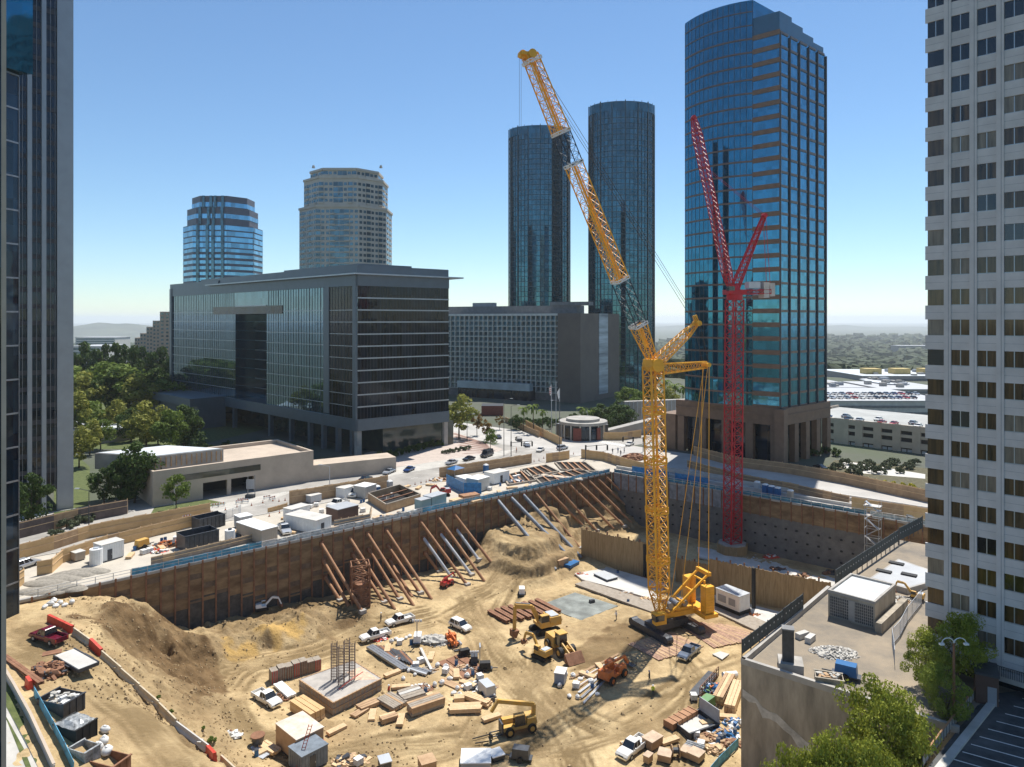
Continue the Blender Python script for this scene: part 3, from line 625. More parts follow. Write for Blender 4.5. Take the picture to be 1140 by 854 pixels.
# ---- curved blue tower with brown base
def blue_tower():
    c0 = Vector((84,220,0)); c1 = Vector((77.5,225.6,0)); c2 = Vector((60.2,243.6,0)); r1 = Vector((107.4,240,0))
    T = thing('glass_tower', 'tall blue glass tower with curved side and brown stone base behind the red crane', 'skyscraper', (84,235,0))
    # bowed facade from c1 to c2
    nf = nrm_to_cam(c0, c2); nr = nrm_to_cam(c0, r1); arc = []; N = 14
    for i in range(N+1):
        s = i/N; p = lerp(c1, c2, s); arc.append(p+nf*(4*s*(1-s))*3.2)
    top = lambda s: 146+ (1-s)*2
    back = [c2+(r1-c0)*1.0, r1]
    zb = 17.6
    mb = MB(); ring = [c1+(r1-c0)*.02]+[]; poly = arc+[c2+nr*-1+(r1-c0)*.55, c1+(r1-c0)*.55]
    mb.hexa([(p.x,p.y,zb) for p in poly][::-1], [(p.x,p.y,148.5) for p in poly][::-1])
    g1 = mb.build('curved_glass', M['g_blue'], T)
    mb = MB(); poly = [c1-(r1-c0)*0, c0, r1, r1+(c2-c0)*.9, c1+(r1-c0)*.5]; q = [c0, r1, r1+(c2-c0), c1+(r1-c0)*.1, c1]
    mb.hexa([(p.x,p.y,zb) for p in q], [(p.x,p.y,136) for p in q]); mb.build('flat_glass', glass('clear_blue_glass', (.06,.24,.36), cell=(1.5,1.5,2), metal=.88, cv=.18, rough=.05, wob=.003), T)  # same tower glass, colour brightened where this side reflects little sky
    # stepped crown on the right face
    mb = MB()
    for k in range(4):
        a = lerp(c0,r1,k/4+.0); b = lerp(c0,r1,(k+1)/4); q = [a-nr*(k*.25), b-nr*(k*.25), b-nr*22, a-nr*22]
        if k == 0: q = [c1+(c0-c1)*.1, c0, b, b-nr*20, c1-nr*14]
        mb.hexa([(p.x,p.y,136.02) for p in q], [(p.x,p.y,142.5-k*1.2+ (0)) for p in q])
    mb.build('crown_glass', mat('crown_glass', (.02,.09,.16), .12, var=.05, spec=.9), T)
    nfl = 27; fh = (136-zb)/nfl
    mb = MB(); cb = MB(); rb = MB()
    for k in range(0, nfl+1):
        z = zb+fh*k
        for i in range(N): 
            a, b = arc[i], arc[i+1]; n = nrm_to_cam(a,b); slab(mb, a, b, z-.28, z+.28, -.1, .14, n)
        slab(cb, c0-(c1-c0).normalized()*.25, c1, z-.75, z+.75, -.1, .25, nf)
        for j in range(5): 
            a = lerp(c0,r1,j/5+.02); b = lerp(c0,r1,(j+1)/5-.035); slab(rb, a, b, z-.4, z+.35, -.05, .22, nr)
    for k in (nfl+1, nfl+2):
        z = zb+fh*k
        for i in range(N): a, b = arc[i], arc[i+1]; slab(mb, a, b, z-.16, z+.16, -.1, .14, nrm_to_cam(a,b))
    mb.build('floor_lines', M['copper'], T); cb.build('corner_spandrels', M['brn'], T); mb = rb; nrb = len(rb.f)
    for j in range(6): p = lerp(c0,r1,j/5 if j else .004); mb.cbox((p.x+nr.x*.2,p.y+nr.y*.2,zb), .4,.5,118, math.atan2(nf.y,nf.x))
    for i in range(0, N+1):
        p = arc[i]; mb.cbox((p.x,p.y,zb), .14,.14,130.5)
    mb.m = [0]*nrb+[1]*(len(mb.f)-nrb); mb.build('facade_grid', [M['copper'], M['dgrey']], T)
    # stone base: tall openings between piers
    mb = MB(); w = (r1-c0).normalized(); base = [c0+nf*1.0+nr*1.0, c2+nf*1+ (c2-c0).normalized()*3.0, r1+nr*1+w*1.5]
    for a, b, n, cnt in ((base[0], base[1], nf, 4), (base[0], base[2], nr, 4)):
        slab(mb, a, b, 12.2, 17.6, -1.5, 0, n)
        for k in range(cnt+1):
            p = lerp(a, b, .055+k*(.89/cnt)); d = (b-a).normalized(); slab(mb, p-d*1.25, p+d*1.25, 0, 12.2, -1.5, .35, n)
        slab(mb, a, b, 15.0, 15.6, 0, .3, n)
    mb.cbox((base[0].x,base[0].y,0), 3,3,17.6, math.atan2(nf.y,nf.x))
    mb.build('stone_base', M['brn'], T)
    mb = MB(); q = [c0-nf*1.5-nr*1.5, r1-nr*1.5, r1+(c2-c0)-nr, c2-nf*1.5]; mb.hexa([(p.x,p.y,0) for p in q], [(p.x,p.y,17.55) for p in q]); mb.build('lobby_glass', M['g_dk'], T)
    mb = MB(); a = c2+nf*1+(c2-c0).normalized()*3; slab(mb, a, a+(c2-c0).normalized()*6+nf*0, 0, 12.5, -10, .5, nf); mb.build('side_wing', M['brn'], T)
    mb = MB(); mb.tube((86,236,140),(86,236,149),.12); mb.build('antenna', M['steel'], T)
blue_tower()

# ---- white precast tower at the right edge
def white_tower():
    E = Vector((55.2,93,0)); d = Vector((.70,-.714,0)).normalized(); n = Vector((-d.y,d.x,0)); n = n if n.dot(-E) > 0 else -n
    T = thing('office_tower', 'white panelled office tower with paired brown windows filling the right edge', 'skyscraper', (62,90,-10))
    Ln = 42; bay = 2.86; fh = 3.93; z0 = 3.2; zt = z0+fh*36
    mb = MB(); q = [E, E+d*Ln, E+d*Ln-n*30, E-n*30]; mb.hexa([(p.x,p.y,-10) for p in q], [(p.x,p.y,zt) for p in q]); mb.build('core_wall', M['tw_w'], T)
    # spandrel bands and piers stand proud, leaving recessed window pockets
    mb = MB(); jb = MB(); nb = int(Ln/bay)
    for k in range(36):
        z = z0+fh*k; slab(mb, E-d*.25, E+d*Ln, z-.9, z+.95, .02, .24, n)
        slab(jb, E-d*.26, E+d*Ln, z+.0, z+.04, .0, .25, n)
    for j in range(nb+1):
        p = E+d*(2.35+bay*j); slab(mb, p-d*.40, p+d*.40, z0-.9, zt, .0, .38, n); slab(jb, p-d*.03+d*.12, p+d*.03+d*.12, z0-.9, zt, .36, .40, n)
    mb.build('precast_frame', M['tw_w'], T); jb.build('panel_joints', M['grey'], T)
    cnt = 0; ex = MB(); ef = MB()
    for k in range(35):
        z = z0+fh*k+.96; zz = z0+fh*(k+1)-.91
        for j in range(-1, nb):
            a = E+d*(2.35+bay*j+.41); b = E+d*(2.35+bay*(j+1)-.41)
            if j == -1: a = E+d*.0; b = E+d*1.93
            m_ = M['g_amb'] if k < 19 else M['g_win']
            hv = (k*7+j*13+k*j*5) % 11; m_ = M['blind'] if hv in (2,7) and k < 26 else (M['g_win'] if hv == 5 else m_); seen = j < 4 and k < 23
            if seen and cnt < 100:
                cnt += 1; w = MB(); slab(w, a, b, z, zz, .03, .08, n); o = w.build('window', m_, T)
                if j >= 0:
                    f = MB(); c = (a+b)/2; slab(f, c-d*.05, c+d*.05, z, zz, .085, .16, n); slab(f, a, b, z, z+.08, .085, .14, n); f.build('mullion', M['alu'], o)
            else:
                slab(ex, a, b, z, zz, .03, .08, n, 0 if k < 19 else 1); c = (a+b)/2; slab(ex, c-d*.05, c+d*.05, z, zz, .085, .16, n, 2)
    tag(ex.build('window', [M['g_amb'], M['g_win'], M['alu']], T), kind='stuff')
    # terrace and railing at the foot
    mb = MB(); slab(mb, E-d*.6, E+d*Ln, 1.6, 2.2, .62, 2.6, n); mb.build('terrace', M['conc'], T)
    mb = MB()
    for i in range(int(Ln/.22)):
        p = E+d*(i*.22-.6)+n*2.55; mb.cbox((p.x,p.y,2.2), .05,.05,1.15)
    slab(mb, E-d*.6, E+d*Ln, 3.33, 3.42, 2.5, 2.6, n); mb.build('railing', M['dgrey'], T)
    mb = MB(); slab(mb, E-d*.3, E+d*Ln, -10, 1.6, .02, .2, n)
    mb.build('ground_floor_glass', M['g_dk'], T)
white_tower()

# ---- left foreground towers
def left_towers():
    T = thing('glass_tower', 'black glass tower with dark panes at the left edge, red pickup at its foot', 'skyscraper', (-85,105,0))
    a = Vector((-76.2,108.2,0)); b = Vector((-77.1,104.4,0)); d = (a-b).normalized(); b2 = b-d*8
    n = Vector((d.y,-d.x,0))
    mb = MB(); q = [a, a-n*22, b2-n*22, b2]; mb.hexa([(p.x,p.y,-.5) for p in q], [(p.x,p.y,150) for p in q]); mb.build('glass_wall', M['g_dk'], T)
    mb = MB(); q = [a+Vector((2.0,.3,0)), a-n*6, b-n*6, b+Vector((.2,0,0))]; mb.hexa([(p.x,p.y,83.5) for p in q], [(p.x,p.y,150) for p in q]); mb.build('upper_bay', M['g_blue'], T)
    mb = MB()
    for k in range(30): slab(mb, b2, a, 5+k*5.2, 5.25+k*5.2, .0, .1, n)
    for s in (0.02,1.0): p = lerp(b,a,s); slab(mb, p-d*.05, p+d*.05, 0, 83, 0, .12, n)
    mb.build('mullions', M['steel'], T)
    T = thing('stone_pier_building', 'beige stone pier running full height at the extreme left edge', 'building', (-45,60,-6))
    mb = MB(); x1 = (7-570)/F*60; mb.hexa([(x1-.42,60,-6),(x1,60,-6),(x1-.45,60.5,-6),(x1-.9,60.5,-6)],[(x1-.42,60,110),(x1,60,110),(x1-.45,60.5,110),(x1-.9,60.5,110)]); mb.build('pier', M['beige'], T)
    mb = MB(); mb.box(x1-3.2,60.05,-6, x1-.45,60.3,110); mb.build('side_glass', M['g_dk'], T)
    T = thing('finned_tower', 'tower of dark glass strips between tall pale metal fins, far left', 'skyscraper', (-118,162,0))
    e = P(81,565,0); s = e-U*22; n = -V
    mb = MB(); q = [s, e-U*.2, e-U*.2+V*30, s+V*30]; mb.hexa([(p.x,p.y,5) for p in q], [(p.x,p.y,150) for p in q]); mb.build('glass_wall', M['g_dk'], T)
    mb = MB()
    for px0, px1 in ((30,35),(46,51),(63,81),(8,14)):
        s0, s1 = on_line(s,e,px0), on_line(s,e,px1); slab(mb, lerp(s,e,s0), lerp(s,e,min(1,s1)), 0, 150, -.5, .9, n)
    mb.build('fins', M['fin'], T)
    mb = MB(); fb = MB()
    for k in range(38): slab(mb, s, e-U*3, 5.2+k*3.9, 6.3+k*3.9, .02, .12, n)
    mb.build('spandrels', mat('dark_spandrel', (.055,.055,.065), .5, var=.1), T)
    for k in range(1,24): p = lerp(s,e,k/24); slab(fb, p-U*.05, p+U*.05, 5, 150, .12, .3, n)
    fb.build('mullions', M['steel'], T)
left_towers()

# ---- twin elliptical towers
def twin(cx, D, wpx, topy, label, seed):
    Rx = wpx/2*(D*1.03)/F; Ry = Rx*.72; X = (cx-570)/F*D; zt = CH+(HY-topy)*D/F
    X = (cx-570)/F*(D+Ry)
    T = thing('round_tower', label, 'skyscraper', (X,D+Ry,0), group='twin elliptical towers')
    N = 48; ring = [Vector((X+Rx*math.cos(2*math.pi*k/N), D+Ry+Ry*math.sin(2*math.pi*k/N), 0)) for k in range(N)]
    mb = MB(); mb.hexa([(p.x,p.y,0) for p in ring], [(p.x,p.y,zt-1.5) for p in ring]); mb.build('glass_wall', M['g_teal'], T)
    mb = MB(); c = Vector((X,D+Ry,0)); rr = random.Random(seed)
    for k in range(int((zt-8)/3.4)):
        z = 3+k*3.4
        r2 = [c+(p-c)*1.012 for p in ring]; mb.hexa([(p.x,p.y,z) for p in r2], [(p.x,p.y,z+.35) for p in r2])
    mb.build('floor_slabs', mat('tower_slab_edge', (.10,.15,.17), .5, metal=.3, var=.05), T)
    mb = MB()
    for k in range(N):
        p = c+(ring[k]-c)*1.02; w = .45 if k % 3 == 0 else .18; zt2 = zt if k % 2 == 0 else zt-1.2
        mb.cbox((p.x,p.y,0), w, w*1.4, zt2, math.atan2(p.y-c.y,p.x-c.x)+math.pi/2)
    mb.build('fins', mat('tower_fins', (.055,.075,.09), .45, metal=.3, var=.1), T)
    mb = MB(); r3 = [c+(p-c)*1.03 for p in ring]
    for k in range(N):
        a, b = r3[k], r3[(k+1) % N]; mb.hexa([(a.x,a.y,zt-6.5),(b.x,b.y,zt-6.5),(b.x*.998+c.x*.002,b.y*.998+c.y*.002,zt-6.5),(a.x*.998+c.x*.002,a.y*.998+c.y*.002,zt-6.5)], [(a.x,a.y,zt-.8),(b.x,b.y,zt-.8),(b.x*.998+c.x*.002,b.y*.998+c.y*.002,zt-.8),(a.x*.998+c.x*.002,a.y*.998+c.y*.002,zt-.8)])
    mb.build('crown_screen', M['g_teal'], T)
twin(600.5, 467, 67, 138, 'left and shorter-looking of the two dark round glass towers behind the hotel', 1)
twin(692, 430, 72, 111, 'right and taller-looking of the two dark round glass towers, right of the yellow jib', 2)

# ---- hotel slab with balcony grid
def hotel():
    a = Vector((38,382,0)); b = Vector((-58,436,0)); c = Vector((64.4,422,0)); n = nrm_to_cam(a,b); ne = nrm_to_cam(a,c)
    T = thing('hotel_building', 'long concrete hotel slab with a fine grid of balconies and brown end wall', 'hotel', (0,400,0))
    # gently bowed front
    N = 34; pts_ = []
    for i in range(N+1): s = i/N; p = lerp(a,b,s); pts_.append(p-n*(4*s*(1-s))*4)
    mb = MB(); poly = pts_+[b-n*18, a-n*18]; mb.hexa([(p.x,p.y,0) for p in poly][::-1], [(p.x,p.y,48) for p in poly][::-1]); mb.build('core_wall', M['conc_d'], T)
    rows = 14; z0 = 4.5; fh = 43.3/rows
    cnt = 0; ex = MB(); fr = MB()
    for i in range(N):
        p, q = pts_[i], pts_[i+1]; nn = nrm_to_cam(p,q); d = (q-p).normalized()
        slab(fr, p-d*.18, p+d*.18, z0, 48, 0, 1.5, nn)
        for k in range(rows):
            z = z0+k*fh; slab(fr, p, q, z-.12, z+.14, 0, 1.5, nn); slab(fr, p+d*.2, q-d*.2, z+.14, z+.95, 1.3, 1.42, nn, 1)
            w = MB() if (cnt < 100 and i < 10) else ex; slab(w, p+d*.3, q-d*.3, z+.2, z+fh-.3, .02, .1, nn)
            if w is not ex: w.build('window', M['g_far'], T); cnt += 1
    slab(fr, a, pts_[-1], 47.6, 48.6, -1, 1.6, n) if False else None
    for i in range(N): slab(fr, pts_[i], pts_[i+1], 47.8, 49, -.5, 1.7, nrm_to_cam(pts_[i],pts_[i+1]))
    fr.build('balcony_grid', [M['hotel'], mat('balcony_glass', (.16,.2,.2), .25, var=.3, sc=.1)], T); tag(ex.build('window', M['g_far'], T), kind='stuff')
    mb = MB(); slab(mb, a-(c-a).normalized()*2, c, 0, 49, -14, .3, ne); mb.build('end_wall', mat('end_wall_brown', (.15,.125,.105), .8, var=.1, sc=.1), T)
    mb = MB(); p, q = lerp(a,c,.42), lerp(a,c,.66); slab(mb, p, q, 3, 49.05, .3, .6, ne)
    mb.build('stair_strip', mat('stair_panels', (.36,.4,.42), .6, var=.35, sc=.3, streak=(.1,.1,1.2)), T)
    mb = MB(); s0, s1 = lerp(a,b,.05)-n*6, lerp(a,b,.9)-n*6; slab(mb, s0, s1, 49, 53.5, -10, 0, n); s0, s1 = lerp(a,c,.1), c; slab(mb, lerp(a,b,-.02)-n*5, lerp(a,b,.2)-n*5, 53.5, 55.5, -6, 0, n); mb.build('penthouse', M['conc_d'], T)
    mb = MB(); p = lerp(a,b,.62)-n*10; mb.cbox((p.x,p.y,53.5), 14,5,2.2, math.atan2((b-a).y,(b-a).x)); mb.build('rooftop_plant', M['grey'], T)
    mb = MB(); p0, p1 = pts_[int(N*.28)], pts_[int(N*.72)]; slab(mb, p0, p1, 5.5, 9.5, 4.5, 9, n); mb.build('entrance_canopy', mat('canopy_glass', (.35,.42,.45), .2, var=.2, sc=.1), T)
    mb = MB(); slab(mb, p0, p1, 0, 5.4, 2, 8, n); mb.build('lobby', M['g_dk'], T)
hotel()

# ---- two hazy towers far behind the office block
def tiered(name, label, cx, D, tiers, wallm, winm, bandm, rows, style, z_top_of=lambda y, D: CH+(HY-y)*D/F):
    X = (cx-570)/F*D; T = thing(name, label, 'skyscraper', (X,D+20,0))
    zprev = 0
    for (x0, x1, ytop) in tiers:
        w = (x1-x0)*D/F; cxp = ((x0+x1)/2-570)/F*(D+w*.45); zt = z_top_of(ytop, D); h = w/2; ch = w*.26; dp = h*.9
        oc = [(-h,-dp+ch),(-h+ch,-dp),(h-ch,-dp),(h,-dp+ch),(h,dp-ch),(h-ch,dp),(-h+ch,dp),(-h,dp-ch)]
        ring = [Vector((cxp+p[0], D+dp+p[1], 0)) for p in oc]
        mb = MB(); mb.hexa([(p.x,p.y,zprev) for p in ring], [(p.x,p.y,zt) for p in ring]); mb.build('wall', wallm, T)
        fh = 3.9; k0 = int(zprev/fh)+1; wb = MB(); bb = MB()
        for k in range(k0, int(zt/fh)):
            z = k*fh
            for i in (7,0,1,2,3):
                p, q = ring[i], ring[(i+1) % 8]; n = nrm_to_cam(p,q); d = (q-p).normalized(); L_ = (q-p).length
                if style == 'bands': slab(wb, p, q, z+(1.3 if k < 24 else .5), z+3.5, 0, .15, n)
                else:
                    m_ = max(2, int(L_/3.2))
                    for j in range(m_):
                        u0 = p+d*(L_*(j+.18)/m_); u1 = p+d*(L_*(j+.82)/m_)
                        if i == 1 and m_*.35 <= j <= m_*.6: u0 = p+d*(L_*(j+.03)/m_); u1 = p+d*(L_*(j+.97)/m_); slab(wb, u0, u1, z+.5, z+3.5, 0, .12, n)
                        elif (j+i) % 3 == 1: slab(wb, p+d*(L_*(j)/m_), p+d*(L_*(j+1)/m_), z+1, z+3.4, 0, .1, n); slab(bb, p+d*(L_*(j)/m_), p+d*(L_*(j+1)/m_), z-.1, z+.9, 0, .8, n)
                        else: slab(wb, u0, u1, z+1.1, z+3.1, 0, .1, n)
        wb.build('window_bands' if style == 'bands' else 'windows', winm, T)
        if bb.f: bb.build('balconies', bandm, T)
        if style != 'bands':
            mb = MB()
            for i in (7,0,1,2,3): slab(mb, ring[i], ring[(i+1) % 8], zt-1, zt+.6, 0, .8, nrm_to_cam(ring[i],ring[(i+1) % 8]))
            mb.build('cornice', wallm, T)
        else:
            for i in (1,):
                p, q = ring[0], ring[3]; 
                pb = MB()
                for f in (.14,.42,.58,.86): u = lerp(ring[1],ring[2],f); slab(pb, u-Vector((.9,0,0)), u+Vector((.9,0,0)), zprev, zt, .1, 1.0, Vector((0,-1,0)))
                pb.build('glass_piers', M['g_far'], T)
        zprev = zt
    return T
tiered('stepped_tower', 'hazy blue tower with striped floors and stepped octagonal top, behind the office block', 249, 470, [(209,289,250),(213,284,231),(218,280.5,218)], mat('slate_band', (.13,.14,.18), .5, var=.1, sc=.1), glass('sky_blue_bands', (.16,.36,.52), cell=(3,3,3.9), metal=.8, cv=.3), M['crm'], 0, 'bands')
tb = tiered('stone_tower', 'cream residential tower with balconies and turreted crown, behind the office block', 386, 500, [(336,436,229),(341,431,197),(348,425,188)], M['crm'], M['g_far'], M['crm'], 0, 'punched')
mb = MB()
for px in (349,424): p = PD(px,187,500); mb.tube(p, p+Vector((0,0,1.8)), 1.3, 6, 0, .8)
mb.build('finials', M['crm'], tb)
T = thing('stepped_building', 'peach apartment block stepping up behind the trees at the left', 'building', (-330,640,-12))
mb = MB(); wb = MB()
for i, (x0, x1, yt) in enumerate(((150,156,376),(156,163,371),(163,170,364),(170,178,357),(178,189,347),(189,205,340))):
    a = PD(x0,yt,640); b = PD(x1,yt,640); mb.box(a.x,640,-25,b.x,670,a.z)
    for k in range(int((a.z+10)/3.4)):
        for j in range(2): u = a.x+(b.x-a.x)*(j+.25)/2; wb.box(u,639.8,a.z-2.8-k*3.4,u+(b.x-a.x)*.24,640.1,a.z-1.2-k*3.4)
mb.build('wall', mat('peach_render', (.46,.33,.25), .8, var=.08, sc=.05), T); wb.build('windows', M['g_far'], T)

# ---- low concrete pavilion at the left of the avenue
def pavilion():
    a = P(173,564,0); e = a+U*41; n = -V; T = thing('pavilion', 'low beige concrete pavilion with strip window and dark garage opening, facing the avenue', 'building', ((a.x+e.x)/2,(a.y+e.y)/2,0))
    z1 = 8.6; g0, g1 = on_line(a,e,226), on_line(a,e,283)
    mb = MB(); slab(mb, a, lerp(a,e,g0), 0, z1, -1, 0, n); slab(mb, lerp(a,e,g0), lerp(a,e,g1), 4.0, z1, -1, 0, n); slab(mb, lerp(a,e,g1), e, 0, z1, -1, 0, n)
    m1 = lerp(a,e,(g0+g1)/2); slab(mb, m1-U*.5, m1+U*.5, 0, 4.0, -1, 0, n)
    slab(mb, a, a+V*24, 0, z1, -.0, .6, -U); slab(mb, e-U*.6, e+U*.0, 0, z1, -24, -1.0, n); slab(mb, a, e, 0, z1, -25, -24, n)
    f0 = e; f1 = e+U*24-V*5; slab(mb, f0, f1, 0, 4.4, -8, 0, nrm_to_cam(f0,f1))
    mb.build('wall', M['beige'], T)
    mb = MB(); slab(mb, a+U*.1, e-U*.7, z1-1.4, z1-1.0, -23.9, -1.05, n); mb.build('roof', M['beige'], T)
    mb = MB(); slab(mb, lerp(a,e,g0), lerp(a,e,g1), 0, 4.2, -8, -7.8, n); mb.build('garage_interior', M['black'], T)
    s0, s1 = on_line(a,e,200), on_line(a,e,290); mb = MB(); slab(mb, lerp(a,e,s0), lerp(a,e,s1), 5.3, 6.8, .02, .08, n); mb.build('window', M['g_lob'], T)
    A, B, C_ = Vector((-87.9,172.2,0))+V*1.5, Vector((-74.8,182.9,0))+V*1.5, Vector((-106,178,0))
    mb = MB(); q = [A, B, B+(C_-A), C_]; mb.hexa([(p.x,p.y,z1-1) for p in q], [(p.x,p.y,11.6) for p in q]); mb.build('upper_box', M['conc'], T)
    mb = MB(); q = [lerp(p, sum(q,Vector())/4, .04) for p in q]; mb.hexa([(p.x,p.y,11.6) for p in q], [(p.x,p.y,11.75) for p in q]); mb.build('upper_roof', M['rooflt'], T)
    mb = MB(); n2 = nrm_to_cam(A,B)
    for k in range(14): p = lerp(A,B,(k+.5)/14); slab(mb, p-(B-A).normalized()*.12, p+(B-A).normalized()*.12, 8.7, 11.2, 0, .25, n2)
    mb.build('wall_ribs', M['plyd'], T)
pavilion()
def lowbox(name, label, cat, a, b, depth, z0, z1, m, roofm=None, win=None, over=.0):
    n = nrm_to_cam(a,b); T = thing(name, label, cat, ((a.x+b.x)/2,(a.y+b.y)/2,z0)); mb = MB(); slab(mb, a, b, z0, z1, -depth, 0, n); mb.build('wall', m, T)
    if roofm: mb = MB(); d = (b-a).normalized(); slab(mb, a-d*over, b+d*over, z1+.005, z1+.35, -depth-over, over, n); mb.build('roof', roofm, T)
    if win:
        d = (b-a).normalized(); L_ = (b-a).length
        for (za, zb, cnt, w) in win:
            for k in range(cnt):
                p = a+d*(L_*(k+.5)/cnt); mb = MB(); slab(mb, p-d*w/2, p+d*w/2, za, zb, .02, .12, n); mb.build('window', M['g_win'], T)
    return T
lowbox('low_building', 'pale flat-roofed building among trees at the left, nearest to the finned tower', 'building', P(80,492,0), P(128,478,0), 20, 0, 3, M['conc_l'], M['roofw'])
lowbox('low_building', 'small tan flat-roofed building among the left trees', 'building', P(100,496,0), P(150,489,0), 14, 0, 4.5, M['beige'], M['rooflt'], over=.8)

# ---- parking garage and mall to the right
def garage():
    a = Vector((108,271,0)); b = Vector((146,229,0)); n = nrm_to_cam(a,b); d = (b-a).normalized(); L_ = (b-a).length
    T = thing('parking_garage', 'beige parking garage with cars on its roof, right of the blue tower', 'parking garage', (125,255,-6))
    mb = MB(); slab(mb, a, b, -6, 8.0, -42, -.8, n); mb.build('core', M['black'], T)
    mb = MB(); slab(mb, a, b, 8.0, 8.25, -42, -.3, n); mb.build('roof_deck', mat('pale_deck', (.36,.36,.34), .85, var=.12, sc=.1), T)
    mb = MB(); N = 9
    for z0, z1 in ((7.2,9.2),(4.9,5.9),(1.4,3.4)): slab(mb, a, b, z0, z1, -.8, 0, n)
    for k in range(N+1): p = a+d*(L_*k/N); w = 1.3 if k != 3 else 2.6; slab(mb, p-d*w, p+d*w, -6, 9.2, -.8, .12, n)
    slab(mb, a, a-n*42, 7.2, 9.2, -.5, .0, -d); mb.build('facade', M['beige'], T)
    mb = MB()
    for k in range(N):
        for j in (.36,.64):
            p = a+d*(L_*(k+j)/N); slab(mb, p-d*.7, p+d*.7, -4.5, .9, -.7, -.5, n); 
    mb.build('grilles', M['lgrey'], T)
    return a, b, n, d, L_
GA, GB, GN, GD, GL = garage()
def mallbox(lab, x0, x1, ytop, D, h, depth, m, rm):
    a = PD(x0,ytop,D); b = PD(x1,ytop,D*1.0); z1 = a.z; T = thing('mall_block', lab, 'mall building', ((a.x+b.x)/2,D,z1-h)); mb = MB(); mb.box(a.x,D,z1-h,b.x,D+depth,z1); mb.build('wall', m, T)
    mb = MB(); mb.box(a.x-.4,D-.4,z1+.01,b.x+.4,D+depth,z1+.4); mb.build('roof', rm, T)
    mb = MB(); zz = z1-h+1
    for k in range(int(h/3)): mb.box(a.x+.5,D-.2,zz+k*3,b.x-.5,D+.1,zz+k*3+1.1)
    mb.build('dark_strips', M['conc_d'], T); return T
mallbox('long grey mall parking block right behind the garage roof', 915, 1060, 447, 318, 16, 60, M['conc_l'], M['roofw'])
mallbox('white-roofed mall hall in the middle distance, left of the cinema block', 915, 965, 432, 400, 10, 50, M['conc_l'], M['roofw'])
mallbox('white-roofed mall hall in the middle distance, right of centre', 985, 1060, 434, 395, 9, 50, M['conc'], M['roofw'])
mallbox('grey raised mall rooftop unit between the white roofs', 985, 1012, 428, 420, 8, 30, M['conc'], M['rooflt'])
mallbox('small white mall rooftop unit', 975, 990, 425, 440, 8, 20, M['conc_l'], M['roofw'])
MB0 = bpy.data.objects['mall_block']
Tm = mallbox('long pink-grey cinema block with red lettering on the mall', 960, 1060, 419, 520, 16, 70, mat('pink_grey_render', (.40,.35,.33), .85, var=.06, sc=.05), M['rooflt'])
def text3d(txt, size, loc, rot, m, parent=None, ext=.02, name='lettering'):
    cu = bpy.data.curves.new(name, 'FONT'); cu.body = txt; cu.size = size; cu.extrude = ext; cu.align_x = 'LEFT'
    o = bpy.data.objects.new('tmp', cu); COL.objects.link(o); dg = bpy.context.evaluated_depsgraph_get(); me = bpy.data.meshes.new_from_object(o.evaluated_get(dg)); bpy.data.objects.remove(o)
    me.materials.clear(); me.materials.append(m); q = bpy.data.objects.new(name, me); COL.objects.link(q); q.rotation_euler = rot
    if parent is not None: q.parent = parent; q.location = Vector(loc)-origin_of(parent)
    else: q.location = loc
    return q
p = PD(961,427,520); text3d('amc', 6.4, (p.x,519.6,p.z), (math.radians(90),0,0), M['red'], Tm, .15)
mb = MB(); p = PD(968,417,530); 
for k in range(4): mb.box(p.x+k*22,535,p.z-1,p.x+k*22+12,545,p.z+4)
mb.build('yellow_roof_blocks', mat('ochre_block', (.5,.38,.15), .8), Tm)

rr = random.Random(8)
for o_ in [o for o in bpy.data.objects if o.name.startswith('mall_block') and o.parent is None][1:]:
    r_ = [k for k in bpy.data.objects if k.parent == o_ and k.name.startswith('roof')][0]; vs = [v.co for v in r_.data.vertices]; x0, x1 = min(v.x for v in vs), max(v.x for v in vs); y0, y1 = min(v.y for v in vs), max(v.y for v in vs); zt_ = max(v.z for v in vs)
    for k in range(7):
        mb = MB(); x = rr.uniform(x0+2,x1-4); y = rr.uniform(y0+2,y0+(y1-y0)*.6); mb.box(x,y,zt_+.01,x+rr.uniform(2,5),y+rr.uniform(2,5),zt_+rr.uniform(1,2.2)); mb.build('rooftop_unit', M['grey'] if k % 2 else M['conc'], o_, world=False)
